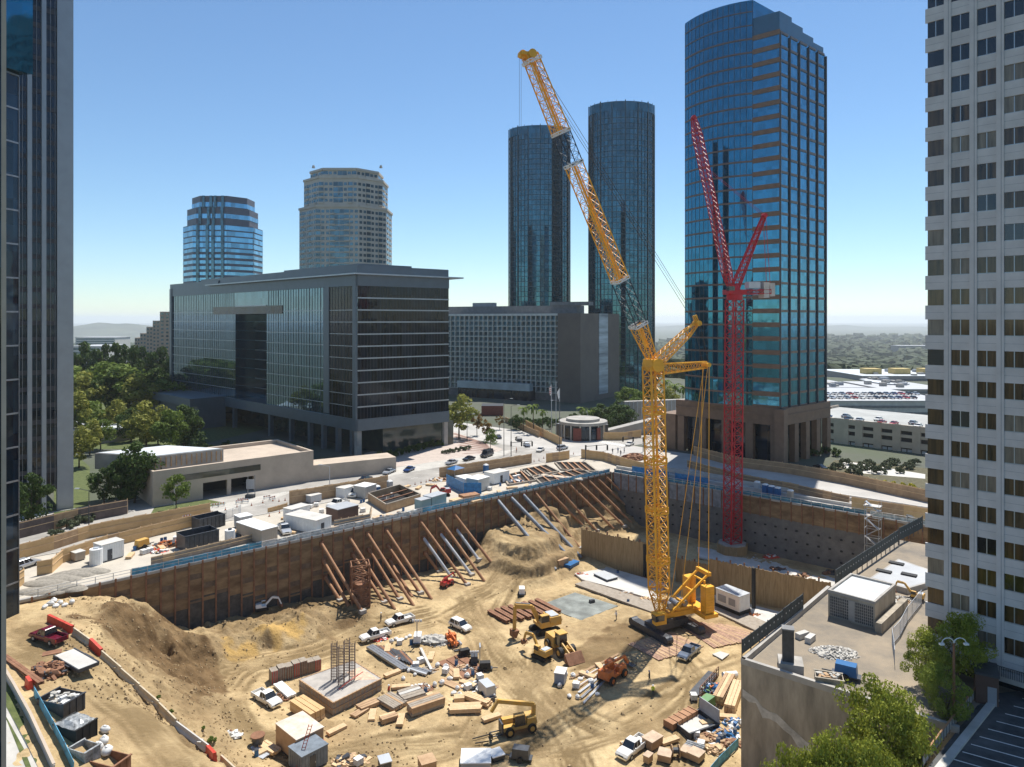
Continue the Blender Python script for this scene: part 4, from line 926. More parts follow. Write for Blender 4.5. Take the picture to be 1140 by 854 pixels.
# ---- low concrete building beside the pit, its roof at street level
Q0 = P(825,739,0); Q1 = P(952,780,0); qd = (Q1-Q0).normalized(); Q2 = Q0+qd*30; Q3 = P(921,657,0); qe = (Q3-Q0).normalized(); Q4 = Q0+qe*72
def low_roof():
    T = thing('concrete_building', 'low weathered concrete building with bare dirt-stained roof beside the pit', 'building', ((Q0.x+Q1.x)/2,Q0.y+8,-15.5))
    n = nrm_to_cam(Q0,Q2); ns = Vector((-qe.y,qe.x,0)); ns = ns if ns.x < 0 else -ns
    R1_ = Q0+qd*24.5; q = [Q0, R1_, R1_+qe*3, R1_+qe*3+qd*16, Q4+qd*40, Q4]
    mb = MB(); mb.hexa([(p.x,p.y,-15.8) for p in q], [(p.x,p.y,-.02) for p in q]); mb.build('wall', M['conc_w'], T)
    mb = MB(); q2 = [lerp(Q0,R1_,.03)+qe*.5, R1_, R1_+qe*3, R1_+qe*3+qd*16, Q4+qd*40, Q4+qd*.4]; mb.face([(p.x,p.y,.0) for p in q2])
    rm = mat('dusty_roof', (.15,.135,.115), .92, var=.3, sc=.13, col2=(.33,.265,.185), bump=.04); mb.build('roof', rm, T)
    mb = MB(); slab(mb, Q0, R1_, -.02, .75, -.5, .04, n); slab(mb, Q0, Q0+qe*34, -.02, .75, -.5, .04, ns); mb.build('parapet', M['conc'], T)
    # peeled render streak and openings on the front wall
    mb = MB(); rr = random.Random(3); up = []; lo = []
    for i in range(15):
        s = i/14; p = Q0+qd*(0.2+12.5*s)+n*.03; z = -3.4-6.2*s+rr.random()*.7; up.append((p.x,p.y,z)); lo.append((p.x,p.y,z-.5-.9*rr.random()-s*.6))
    for i in range(14): mb.face([lo[i],lo[i+1],up[i+1],up[i]])
    mb.build('peeled_render', mat('peeled_render', (.48,.46,.42), .9, var=.2, sc=1), T)
    mb = MB(); p = Q0+qd*10.9; slab(mb, p, p+qd*1.4, -8.9, -7.4, .04, .12, n); o = mb.build('window', M['g_dk'], T)
    mb = MB(); slab(mb, p-qd*.1, p+qd*1.5, -9.05, -8.9, .04, .2, n); slab(mb, p+qd*.65, p+qd*.75, -8.9, -7.4, .12, .16, n); mb.build('frame', M['conc_l'], o)
    mb = MB(); p = Q0+qd*12.9; slab(mb, p, p+qd*2.4, -11, -7.2, .04, .1, n); mb.build('doorway', M['g_dk'], T)
    for k in range(4): mb = MB(); p = Q0+qd*(.6+k*.02); 
low_roof()
# painted letters low on the front wall, seen over the ramp
Tl = bpy.data.objects['concrete_building']; nq = nrm_to_cam(Q0,Q2); ang = math.atan2(qd.y,qd.x)
pp = Q0+qd*20.4+nq*.06; text3d('ONLY', 1.5, (pp.x,pp.y,-3.6), (math.radians(90),0,ang), M['paintw'], Tl)
# parking deck at the lower right
dk = [P(1022,868,0), P(1088,786,0), P(1112,772,0), Vector((112,95,0)), Vector((112,44,0)), Vector((45,44,0))]
mb = MB(); mb.hexa([(p.x,p.y,-15.8) for p in dk][::-1], [(p.x,p.y,.05) for p in dk][::-1]); tag(mb.build('parking_deck', M['asphd']), kind='structure')
# ================================================================ vegetation
def crown_mesh(seed, n, leaf, clumps, shape, m, name='crown', flat=0):
    rr = np.random.RandomState(seed); cs = []
    for i in range(clumps):
        u = rr.normal(size=3); u /= np.linalg.norm(u); r = rr.uniform(.35, .95)**.6
        c = u*r
        if shape == 'cone': h = (c[2]+1)/2; k = (1-h)*.95+.12; c = np.array([c[0]*k, c[1]*k, c[2]])
        if shape == 'dome': c[2] = abs(c[2])*1.0-.25
        cs.append(np.append(c, rr.uniform(.2,.42)*(.7 if shape == 'cone' else 1)))
    cs = np.array(cs); which = rr.randint(0, clumps, n); u = rr.normal(size=(n,3)); u /= np.linalg.norm(u, axis=1)[:,None]
    u[:,2] = u[:,2]*.75+.15
    rad = cs[which,3]*rr.uniform(.55,1.0,n)**.5
    ctr = cs[which,:3]+u*rad[:,None]
    nrm = u+rr.normal(size=(n,3))*.55; nrm /= np.linalg.norm(nrm, axis=1)[:,None]
    t = np.cross(nrm, rr.normal(size=(n,3))); t /= np.linalg.norm(t, axis=1)[:,None]; b = np.cross(nrm, t)
    s = leaf*rr.uniform(.6,1.4,n)[:,None]
    v = np.stack([ctr-t*s-b*s*.55, ctr+t*s-b*s*.45, ctr+t*s*.7+b*s*.6, ctr-t*s*.6+b*s*.55], 1).reshape(-1,3)
    me = bpy.data.meshes.new(name); me.vertices.add(len(v)); me.vertices.foreach_set('co', v.ravel())
    me.loops.add(4*n); me.loops.foreach_set('vertex_index', np.arange(4*n)); me.polygons.add(n)
    me.polygons.foreach_set('loop_start', np.arange(n)*4); me.polygons.foreach_set('loop_total', np.full(n,4)); me.update(); me.validate()
    me.materials.append(m); return me
L_dk = leafmat('leaves_dark', (.03,.055,.014), (.09,.145,.03), 2.2)
L_md = leafmat('leaves_mid', (.07,.12,.02), (.21,.27,.05), 2.2)
L_yl = leafmat('leaves_olive', (.13,.15,.025), (.34,.33,.07), 2.2)
L_or = leafmat('leaves_autumn', (.12,.08,.02), (.28,.17,.05), 2.2)
L_gy = leafmat('leaves_greygreen', (.06,.075,.04), (.14,.16,.09), 2.2)
L_far = leafmat('leaves_far', (.03,.05,.02), (.07,.095,.03), .2)
def tree_kind(name, seed, n, leaf, clumps, shape, m, cz=.62, rx=.34, rz=.40, trunk=.02, limbs=5, label='tree', cat='tree'):
    # unit-height tree: scaled when placed
    T = thing(name, label, cat, (0,0,0)); me = crown_mesh(seed, n, leaf, clumps, shape, m)
    o = bpy.data.objects.new('crown', me); COL.objects.link(o); o.parent = T
    v = np.empty(len(me.vertices)*3); me.vertices.foreach_get('co', v); v = v.reshape(-1,3)*np.array([rx,rx,rz])+np.array([0,0,cz]); me.vertices.foreach_set('co', v.ravel())
    mb = MB(); rr = random.Random(seed); mb.tube((0,0,-.02),(0.01,0,cz-rz*.5), trunk, 7, 0, trunk*.6); top = Vector((.01,0,cz-rz*.5))
    for k in range(limbs):
        a = 2*math.pi*k/limbs+rr.random(); q = Vector((math.cos(a)*rx*.55, math.sin(a)*rx*.55, cz+rz*(rr.random()*.6-.2))); mb.tube(top-Vector((0,0,.03)), q, trunk*.5, 5, 0, trunk*.12)
    mb.build('trunk', M['trunk'], T); return Kind(T)
TK = {
 'fg': tree_kind('foreground_tree', 31, 11000, .027, 46, 'ball', leafmat('leaves_yellow_green', (.14,.18,.02), (.40,.42,.06), 3), rx=.42, rz=.40, cz=.6),  # bright yellow-green leaf colour
 'fgd': tree_kind('foreground_tree', 32, 9000, .027, 40, 'ball', leafmat('leaves_feathery', (.10,.15,.02), (.30,.34,.06), 3), rx=.40, rz=.40, cz=.6),
 'broad': tree_kind('broadleaf_tree', 11, 2600, .065, 30, 'ball', L_md, rx=.40, rz=.38),
 'dark': tree_kind('dark_leafy_tree', 12, 3200, .06, 34, 'ball', L_dk, rx=.36, rz=.42, cz=.58),
 'olive': tree_kind('olive_green_tree', 13, 2400, .065, 26, 'ball', L_yl, rx=.38, rz=.38),
 'autumn': tree_kind('street_tree', 14, 1100, .08, 20, 'ball', L_or, rx=.36, rz=.32, cz=.66),
 'pine': tree_kind('pine_tree', 15, 1800, .07, 30, 'cone', L_dk, rx=.26, rz=.46, cz=.54),
 'pine2': tree_kind('pine_tree', 16, 1700, .075, 24, 'ball', L_dk, rx=.24, rz=.42, cz=.58),
}
def palm_kind():
    T = thing('palm_tree', 'palm', 'palm tree'); mb = MB(); mb.tube((0,0,-.02),(.02,0,.86), .022, 7, 0, .014); mb.build('trunk', M['trunk'], T)
    mb = MB(); rr = random.Random(5)
    for k in range(26):
        a = 2*math.pi*k/26+rr.random()*.3; el = rr.uniform(-.3,1.1); p = Vector((.02,0,.86)); w = .03
        for j in range(5):
            d = Vector((math.cos(a)*math.cos(el), math.sin(a)*math.cos(el), math.sin(el)))*.062; q = p+d; s = Vector((-math.sin(a),math.cos(a),-.3))*w
            mb.face([p-s,q-s*.9,q+s*.9,p+s]); p = q; el -= .42; w *= .88
    mb.build('crown', L_md, T); return Kind(T)
TK['palm'] = palm_kind()
def bush_kind(name, seed, m, n=900):
    T = thing(name, 'bush', 'bush'); me = crown_mesh(seed, n, .12, 16, 'dome', m, 'foliage'); o = bpy.data.objects.new('foliage', me); COL.objects.link(o); o.parent = T
    v = np.empty(len(me.vertices)*3); me.vertices.foreach_get('co', v); v = v.reshape(-1,3)*np.array([.6,.6,.7])+np.array([0,0,.3]); me.vertices.foreach_set('co', v.ravel())
    mb = MB(); mb.tube((0,0,-.05),(0,0,.4), .04, 5); mb.build('stem', M['trunk'], T); return Kind(T)
TK['bush'] = bush_kind('bush', 21, L_md); TK['bushd'] = bush_kind('dark_bush', 22, L_dk); TK['bushg'] = bush_kind('grey_green_bush', 23, L_gy); TK['bushy'] = bush_kind('flowering_bush', 24, mat('yellow_leaf', (.25,.24,.02), .9, var=.4, sc=2, col2=(.55,.48,.02)))
def gz(r): return float(np.interp(r, [520,700,1000,1600,2500,5000], [0,-12,-45,-80,-105,-125]))
ORD = ['first','second','third','fourth','fifth','sixth','seventh','eighth','ninth','tenth','eleventh','twelfth','thirteenth','fourteenth','fifteenth','sixteenth','seventeenth','eighteenth','nineteenth','twentieth']+['twenty-'+w for w in ('first','second','third','fourth','fifth','sixth','seventh','eighth','ninth')]+['thirtieth','thirty-first','thirty-second','thirty-third','thirty-fourth','thirty-fifth']
def row(kindname, lst, group, fmt, fat=1.0, zg=0):
    lst = sorted(lst); 
    for i, it in enumerate(lst):
        px, D, ty = it[:3]; kn = it[3] if len(it) > 3 else kindname
        z0 = zg if zg is not None else gz(D); h = CH+(HY-ty)*D/F-z0; f = fat*R.uniform(.85,1.15)
        p = Vector(((px-570)/F*D, D, z0)); TK[kn].put(fmt % ORD[i], p, R.random()*6.28, group, (h*f, h*f, h))
row('pine', [(84,400,392),(95,410,383,'pine2'),(107,395,388),(118,420,385,'pine2'),(128,400,381),(139,410,386,'pine2'),(150,395,384),(160,415,388,'pine2'),(171,400,391),(182,410,388,'pine2'),(191,400,396)], 'tall dark pines at the back left', '%s from the left in the back row of tall dark pines', 1.1)
row('broad', [(82,330,410),(97,320,418,'olive'),(112,335,405),(128,325,414,'dark'),(143,330,408),(157,320,420,'olive'),(172,335,412,'dark'),(187,325,424)], 'park trees at the far left, middle row', '%s from the left in the middle row of park trees at far left', 1.35)
row('olive', [(82,262,440),(96,268,447,'broad'),(128,275,448),(146,262,455,'dark'),(163,235,452,'olive'),(189,232,458,'broad'),(176,255,455),(205,240,452,'dark'),(100,235,470),(88,215,478,'olive'),(112,245,468,'broad'),(214,262,455,'pine')], 'park trees left, front rows', '%s from the left of the olive park trees before the terrace wing', 1.1)
row('dark', [(116,173,522),(134,172,514),(150,174,494),(165,178,512)], 'dense dark trees in front of the pavilion', '%s from the left in the dense dark clump in front of the beige pavilion', 1.0)
row('dark', [(35,152,528)], None, 'dark tree in front of the finned tower, %s one behind the plywood fence')
row('broad', [(196,167,530)], None, 'small round street tree on the grass by the beige pavilion, the %s there', .8)
row('autumn', [(511,268,443,'olive'),(531,275,460),(541,262,466),(546,246,478,'broad'),(556,290,462),(520,300,457)], 'street trees on the avenue corner', '%s from the left of the loose autumn-tinted street trees beyond the office block', 1.0)
row('palm', [(583,285,452),(594,280,449),(604,288,455),(648,290,452),(658,292,456)], 'palms in front of the hotel', '%s from the left of the palms in front of the hotel', 1.0)
row('dark', [(600,292,466),(640,300,460),(655,305,458),(668,300,450),(678,305,454,'broad'),(690,300,446),(575,290,462),(588,300,468,'broad'),(612,292,470),(635,306,462),(684,290,458),(697,296,452)], 'dark trees at the foot of the hotel', '%s from the left of the dark trees at the foot of the hotel', 1.5)
row('broad', [(700,345,432),(711,335,437),(722,350,430,'dark'),(733,345,436),(743,338,432,'olive'),(752,360,426,'palm'),(760,350,428,'palm'),(740,372,422,'palm')], 'trees above the ramp wall behind the yellow crane', '%s from the left of the trees above the ramp wall behind the yellow crane', 1.3)
# big foreground trees at lower right
row('fg', [(1067,87,683,'fg')], None, 'tallest foreground tree at lower right, in front of the white office tower, %s there', .75, -1)
row('fg', [(1030,86,703,'fg')], None, 'bushy foreground tree just left of the tallest one, %s beside the chain-link fence', .75, -2)
row('fg', [(1052,80,738,'fgd')], None, 'shaded lower foreground tree under the tallest one, %s behind the lamp post', .7, -3)
row('fg', [(983,76,758,'fg')], None, 'round foreground tree over the low concrete building corner, %s from the pit on that side', .62, -9)
row('fg', [(1000,72,786,'fg')], None, 'lower round foreground tree in front of the concrete building, %s above the painted letters', .55, -9)
row('fg', [(880,67,832,'fg'),(915,66,820,'fg'),(950,66,824,'fg'),(984,68,836,'fg')], 'row of green tree tops along the bottom edge', '%s from the left of the green tree tops along the bottom edge', .5, -11)
# bushes
rr = random.Random(9)
def bushes(lst, kn, group, fmt):
    for i, (p, h) in enumerate(lst): TK[kn].put(fmt % ORD[i % 16], p, rr.random()*6, group, (h*rr.uniform(.9,1.5), h*rr.uniform(.9,1.4), h))
bushes([(P(222+i*10, 502+ (i % 3)*3-i*.2,0), 3.6) for i in range(12)], 'bushd', 'shaded hedge bushes under the office block', '%s from the left of the shaded hedge bushes below the office columns')
bushes([(P(408+i*9, 516-i*2.2,0), 3.0) for i in range(11)], 'bushd', 'bushes at the office block corner', '%s from the left of the bushes along the office block corner')
bushes([(P(497+i*6, 505-i*1.2,0), 1.8) for i in range(5)], 'bushg', 'small shrubs on the sunlit plaza', '%s from the left of the small shrubs on the sunlit plaza corner')
bushes([(P(925+i*8.5, 527-(i % 3)*5,0), rr.uniform(2,3.4)) for i in range(12)], 'bushg', 'garden shrubs in front of the parking garage', '%s from the left of the grey-green garden shrubs before the parking garage')
bushes([(P(915+i*10, 532+i*1.2,0), 1.5) for i in range(11)], 'bushy', 'yellow flowering shrubs in the garden', '%s from the left of the yellow flowering shrubs behind the tan fence')
bushes([(P(880+i*13, 508-(i % 2)*3,0), 3) for i in range(5)], 'bushd', 'dark shrubs at the foot of the blue tower', '%s from the left of the dark shrubs at the foot of the blue tower')
bushes([(P(74,588,0), 2.6),(P(84,583,0), 3.2),(P(97,580,0), 2.4),(P(62,597,0), 2.0)], 'bushg', 'straggly bushes behind the plywood fence', '%s from the left of the straggly bushes behind the long plywood fence')
bushes([(P(571+i*8, 473-(i%3),0), 3) for i in range(14)], 'bushd', 'dark bushes before the hotel', '%s from the left of the dark bushes before the hotel entrance')
bushes([(G(236,826), .9),(G(190,795), .7),(G(176,778), .6),(G(226,812), .5)], 'bush', 'weeds on the dirt bank', '%s of the green weeds on the dirt bank right of the barriers')
# grass
def patch(name, ptl, z, m, kind='structure'): return sheet(name, [P(x,y,0) for x,y in ptl], z, m, kind=kind)
patch('grass', [(60,575),(100,562),(100,520),(78,500),(60,540)], .014, M['grass']); patch('grass', [(172,565),(230,556),(262,562),(262,566),(190,577),(165,577)], .012, M['grass'])
patch('grass', [(78,500),(200,500),(330,470),(190,440),(60,440)], .010, M['grass'])
patch('garden_path', [(928,517),(945,514),(1030,528),(1030,533),(960,527)], .018, M['conc_l'])
patch('garden_soil', [(905,530),(930,512),(1060,524),(1080,552)], .012, mat('garden_soil', (.10,.09,.05), .95, var=.3, sc=1))
patch('plaza', [(497,478),(560,500),(545,507),(500,514),(420,522),(405,505)], .014, mat('plaza_paving', (.45,.38,.33), .85, var=.1, sc=.5))
for i in range(8): patch('paving_stripe', [(503+i*1.5,483+i*3.2),(507+i*1.5,482.2+i*3.2),(543+i*1.0,494+i*1.3),(541+i*1.0,495+i*1.3)], .019, mat('plaza_stripe', (.24,.15,.12), .85, var=.1))
patch('pavement', [(420,524),(560,502),(575,500),(560,507),(430,531)], .022, M['walk'])
patch('forecourt', [(226,566),(285,553),(330,546),(312,553),(240,573)], .02, M['walk'])
# distant woods and town on the basin
mb = MB(); rr = random.Random(21); hb = MB()
def scatter(px0, px1, D0, D1, n, s0, s1):
    for i in range(n):
        D = D0*(D1/D0)**rr.random(); px = rr.uniform(px0,px1); x = (px-570)/F*D; s = rr.uniform(s0,s1)*(1+D/4000); z = gz(math.hypot(x,D-100)); mb.blob((x,D,z+s*.35), s, s, s*.8, 0, i, 6, .45)
scatter(60,215,455,900,260,5,9); scatter(60,215,900,4500,700,8,16)
scatter(700,790,480,900,60,5,9); scatter(700,790,900,5000,350,8,18)
scatter(900,1060,620,1200,150,5,9); scatter(900,1080,1200,6000,1300,9,20)
tag(mb.build('distant_woods', L_far, smooth=False), kind='stuff')
mats_h = [M['conc_l'], M['roofw'], M['beige'], M['brick']]
for px0, px1, n in ((60,200,130),(700,790,40),(900,1080,200)):
    for i in range(n):
        D = 700*(6)**rr.random(); x = (rr.uniform(px0,px1)-570)/F*D; z = gz(math.hypot(x,D-100)); w = rr.uniform(8,22)*(1+D/3000); hb.cbox((x,D,z-2), w, w*rr.uniform(.6,1.6), rr.uniform(7,12)*(1+D/9000), rr.random()*3, rr.choice([0,1,2,2,0]))
tag(hb.build('distant_town', mats_h), kind='stuff')
def farblock(lab, px0, px1, ytop, D, m): 
    a = PD(px0,ytop,D); b = PD(px1,ytop,D); z0 = gz(D)-3; T = thing('distant_building', lab, 'building', ((a.x+b.x)/2,D,z0)); mb = MB(); mb.box(a.x,D,z0,b.x,D+60,a.z); mb.build('wall', m, T)
    wb = MB(); k = 0
    while a.z-3-k*5 > z0+4 and k < 4: wb.box(a.x+2,D-.5,a.z-4-k*5,b.x-2,D+.2,a.z-2-k*5); k += 1
    wb.build('window_strips', M['g_far'], T)
    rb = MB(); rb.box(a.x-1,D-1,a.z+.01,b.x+1,D+61,a.z+.8); rb.build('roof', M['roofw'], T)
farblock('long white-roofed warehouse in the hazy distance at far left, above the pines', 84, 128, 376, 1500, M['conc_l'])
farblock('pale flat building low in the distance between the finned tower and pines', 78, 112, 386, 900, M['conc_l'])
farblock('broad hazy block on the horizon at far right, beside the white tower', 1000, 1040, 385, 3000, M['conc_d'])
farblock('white low building in the distance right of the blue tower', 923, 946, 412, 900, M['roofw'])
farblock('pale low building in the distance behind the yellow crane head', 738, 760, 405, 1000, M['conc_l'])

# ================================================================ fences and hoardings
def hoarding(label, pxs, h, m, posts=True, base='street', back=M['lumber'], step=2.4, cat='fence', capm=None, name='plywood_fence'):
    ps = [P(x,y,0) if base == 'street' else G(x,y) for x,y in pxs]; T = thing(name, label, cat, sum(ps, Vector())/len(ps)); mb = MB(); pb = MB(); rr = random.Random(int(pxs[0][0]))
    for a, b in zip(ps, ps[1:]):
        d = b-a; L_ = d.length; d.normalize(); n = max(1, round(L_/step)); nr = nrm_to_cam(a,b)
        for k in range(n):
            p = a+d*(L_*k/n); q = a+d*(L_*(k+1)/n); o = rr.uniform(-.02,.02); hh = h+rr.uniform(-.08,.08)
            A, B = p+nr*o, q+nr*o; mb.hexa([(v.x,v.y,v.z-.3 if base != 'street' else 0) for v in (A,B,B-nr*.05,A-nr*.05)], [(v.x,v.y,v.z+hh) for v in (A,B,B-nr*.05,A-nr*.05)], 0 if rr.random() < .8 else 1)
            pb.cbox((q.x-nr.x*.15,q.y-nr.y*.15,q.z), .14,.14,hh+.12)
        pb.bar(a+Vector((0,0,h*.55))+nr*.08, b+Vector((0,0,h*.55))+nr*.08, .06,.12); pb.bar(a+Vector((0,0,h*.95))+nr*.08, b+Vector((0,0,h*.95))+nr*.08, .06,.12)
    mb.build('panels', [m, M['plyd']], T); pb.build('posts', back, T); return T
hoarding('long upper plywood fence at left running from the black tower toward the pavilion lawn', [(20,623),(60,612),(100,599),(150,589),(234,573)], 2.8, M['ply'])
hoarding('nearer plywood fence at left ending in a squared corner panel beside the gravel', [(41,641),(58,638),(70,627),(120,610),(180,595),(237,582)], 2.6, M['ply'])
hoarding('short tan fence stub beside the black tower', [(20,655),(27,650)], 2.6, M['ply'])
hoarding('grey-brown privacy fence in front of the finned tower and dark trees', [(20,600),(60,590),(100,580),(142,572)], 3.4, mat('brown_fence', (.13,.10,.09), .85, var=.2), name='privacy_fence')
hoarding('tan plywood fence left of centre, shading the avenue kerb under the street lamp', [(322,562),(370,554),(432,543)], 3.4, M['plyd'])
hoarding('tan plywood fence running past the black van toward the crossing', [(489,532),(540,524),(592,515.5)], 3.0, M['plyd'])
hoarding('short bright plywood fence at the crossing, behind the timber deck frames', [(608,515),(622,513),(634,511)], 2.8, M['ply'])
hoarding('angled bright plywood fence right of the traffic signal', [(647,510),(672,513),(690,519),(722,527)], 2.9, M['ply'])
hoarding('plywood fence beyond the crossing in front of the hotel palms', [(585,476),(603,486),(625,497)], 3.2, M['ply'])
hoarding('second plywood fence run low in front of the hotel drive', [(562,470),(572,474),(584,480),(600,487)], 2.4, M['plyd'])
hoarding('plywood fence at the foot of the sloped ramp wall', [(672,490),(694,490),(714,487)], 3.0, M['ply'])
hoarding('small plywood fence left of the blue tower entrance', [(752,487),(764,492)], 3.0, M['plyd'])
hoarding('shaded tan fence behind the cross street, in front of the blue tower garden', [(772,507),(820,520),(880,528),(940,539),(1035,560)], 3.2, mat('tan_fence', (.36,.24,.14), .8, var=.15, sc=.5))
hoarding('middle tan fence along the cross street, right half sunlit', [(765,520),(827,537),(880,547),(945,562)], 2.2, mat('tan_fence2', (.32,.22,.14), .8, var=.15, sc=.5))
hoarding('sunlit tan fence run beside the scaffold stair at right', [(948,567),(965,570),(1035,581)], 3.0, M['ply'])
hoarding('low brown timber fence behind the blue netting on the left wall', [(168,630),(220,618),(270,606),(290,601)], 1.6, mat('grey_boards', (.25,.2,.16), .85, var=.2, sc=.8))
def rail(label, a, b, z, h, m, step=2.4, mesh=None, name='guard_rail', mesh_h=(0.05,1.0)):
    T = thing(name, label, 'railing', ((a.x+b.x)/2,(a.y+b.y)/2,z)); d = b-a; L_ = d.length; d.normalize(); mb = MB(); n = int(L_/step)
    for k in range(n+1): p = a+d*(L_*k/n); mb.cbox((p.x,p.y,z), .09,.09,h)
    mb.build('posts', m, T); mb = MB()
    for zz in (h, h*.55): mb.bar((a.x,a.y,z+zz),(b.x,b.y,z+zz), .07,.07)
    mb.build('rails', m, T)
    if mesh: 
        mb = MB(); n = int(L_/1.2); rr = random.Random(n)
        for k in range(n):
            p = a+d*(L_*k/n); q = a+d*(L_*(k+1)/n); o = V*rr.uniform(-.06,.06); mb.hexa([(v.x,v.y,z+mesh_h[0]) for v in (p,q,q+V*.04,p+V*.04)], [(v.x+o.x,v.y+o.y,z+mesh_h[1]+rr.uniform(-.12,.05)) for v in (p,q,q+V*.04,p+V*.04)])
        mb.build('netting', mesh, T)
    return T
def onA(px): s = on_line(A0, K, px); return A0+(K-A0)*s+V*.25
mb = MB(); slab(mb, A0, K, -.3, .12, -.9, .05, -V); slab(mb, K, B1, -.3, .12, -.9, .05, -BN); wc = mb.build('wall_coping', M['conc']); tag(wc, 'concrete coping strip along the top edge of the pit walls', 'coping')
rail('steel guard rail on the left pit wall, nearest stretch beside the gravel', onA(20), onA(146), .12, 1.15, M['lgrey'])
rail('guard rail with bright blue netting on the left pit wall', onA(147), onA(292), .12, 1.15, M['lgrey'], mesh=M['cyan'], mesh_h=(.05,1.25))
rail('guard rail on the left pit wall in front of the white site trailers', onA(293), onA(470), .12, 1.15, M['white'], mesh=mat('pale_netting', (.45,.5,.52), .7, var=.3, sc=1.2))
rail('guard rail with blue netting along the far end of the left pit wall', onA(471), K-U*.5, .12, 1.2, M['lgrey'], mesh=M['cyan'])
def onB(t, off=.3): return K+Bdir*t+BN*off
rail('guard rail with blue netting on the far right pit wall', onB(1), onB(70), .12, 1.2, M['lgrey'], mesh=mat('teal_netting', (.05,.2,.3), .7, var=.3, sc=.8))
rail('pale guard rail with netting on the far right pit wall, right end beside the scaffold', onB(71), onB(110), .12, 1.2, M['white'], mesh=mat('pale_netting2', (.4,.48,.5), .7, var=.3, sc=1.2))
for i, (t0, t1, off) in enumerate(((6,18,2.2),(20,30,2.2))):
    T = thing('blue_tarp_fence', ['bright blue tarp fence just behind the yellow crane mast', 'bright blue tarp fence right of the yellow crane mast'][i], 'fence', onB((t0+t1)/2, off)); mb = MB(); slab(mb, onB(t0,off), onB(t1,off), 0, 2.4, 0, .08, -BN); mb.build('tarp', M['blue'], T)
    mb = MB()
    for k in range(5): p = onB(t0+(t1-t0)*k/4, off+.15); mb.cbox((p.x,p.y,0), .08,.08,2.5)
    mb.build('posts', M['steel'], T)
for i, off in enumerate((6.5, 12.5, 15)):
    tag((lambda mb: (slab(mb, onB(-2,off), onB(150,off), 0, .8, 0, .45, -BN), mb.build('concrete_kerb_barrier', M['conc_l']))[1])(MB()), ['long low concrete barrier nearest the far right pit wall','long low concrete barrier between the two far fences','long low concrete barrier in front of the garden fence'][i], 'barrier')
# chain-link fence panels
def chain(label, pxs, h=2.2, base='street', z=0):
    ps = [P(x,y,z) for x,y in pxs]; T = thing('chain_link_fence', label, 'fence', sum(ps, Vector())/len(ps)); mb = MB(); wb = MB()
    for a, b in zip(ps, ps[1:]):
        d = b-a; L_ = d.length; d.normalize(); n = max(1, round(L_/2.6))
        for k in range(n+1): p = a+d*(L_*k/n); mb.tube(p, p+Vector((0,0,h)), .035, 5)
        mb.tube(a+Vector((0,0,h)), b+Vector((0,0,h)), .03, 4); mb.tube(a+Vector((0,0,.1)), b+Vector((0,0,.1)), .03, 4)
        s = .22; m_ = int((L_+h)/s)
        for k in range(m_):
            t = k*s
            for sg in (0,1):
                x0, z0_ = (t,0) if t < L_ else (L_, t-L_); x1, z1_ = (t-h,h) if t > h else (0,t)
                if sg: x0, x1 = L_-x0, L_-x1
                if z0_ < h: wb.bar(a+d*x0+Vector((0,0,z0_)), a+d*x1+Vector((0,0,min(h,z1_))), .012,.012)
    mb.build('frame', M['lgrey'], T); wb.build('wire_mesh', M['lgrey'], T); return T
chain('chain-link fence curving along the right side of the low concrete roof', [(995,716),(1002,708),(1010,692),(1026,672)])
chain('chain-link fence return at the roof edge beside the bushy tree', [(996,742),(995,730),(993,716)])
chain('chain-link fence across the avenue closure near the arrow board', [(245,580),(252,578),(266,573),(268,571)], 2)
# ================================================================ cranes
def lattice(mb, p, q, w, h, bays, up=Vector((0,0,1)), rc=.11, rb=.05, m=0, w2=None, h2=None, mb2=None, m2=None, rot=0):
    p = Vector(p); q = Vector(q); d = (q-p).normalized(); s = d.cross(up)
    if s.length < 1e-3: s = Vector((1,0,0))
    s.normalize(); t = s.cross(d).normalized()
    if rot: c, sn = math.cos(rot), math.sin(rot); s, t = s*c+t*sn, t*c-s*sn
    w2 = w if w2 is None else w2; h2 = h if h2 is None else h2; L = []
    for i in range(bays+1):
        f = i/bays; ww = (w+(w2-w)*f)/2; hh = (h+(h2-h)*f)/2; c = p+(q-p)*f
        L.append([c+s*a*ww+t*b*hh for a, b in ((-1,-1),(1,-1),(1,1),(-1,1))])
    for i in range(bays):
        A, B = L[i], L[i+1]
        for k in range(4):
            mb.tube(A[k], B[k], rc, 5, m); k2 = (k+1) % 4
            mb.tube(A[k], B[k2], rb, 4, m); mb.tube(A[k2], B[k], rb, 4, m); mb.tube(B[k], B[k2], rb, 4, m)
    for k in range(4): mb.tube(L[0][k], L[0][(k+1) % 4], rc, 4, m)
    return L
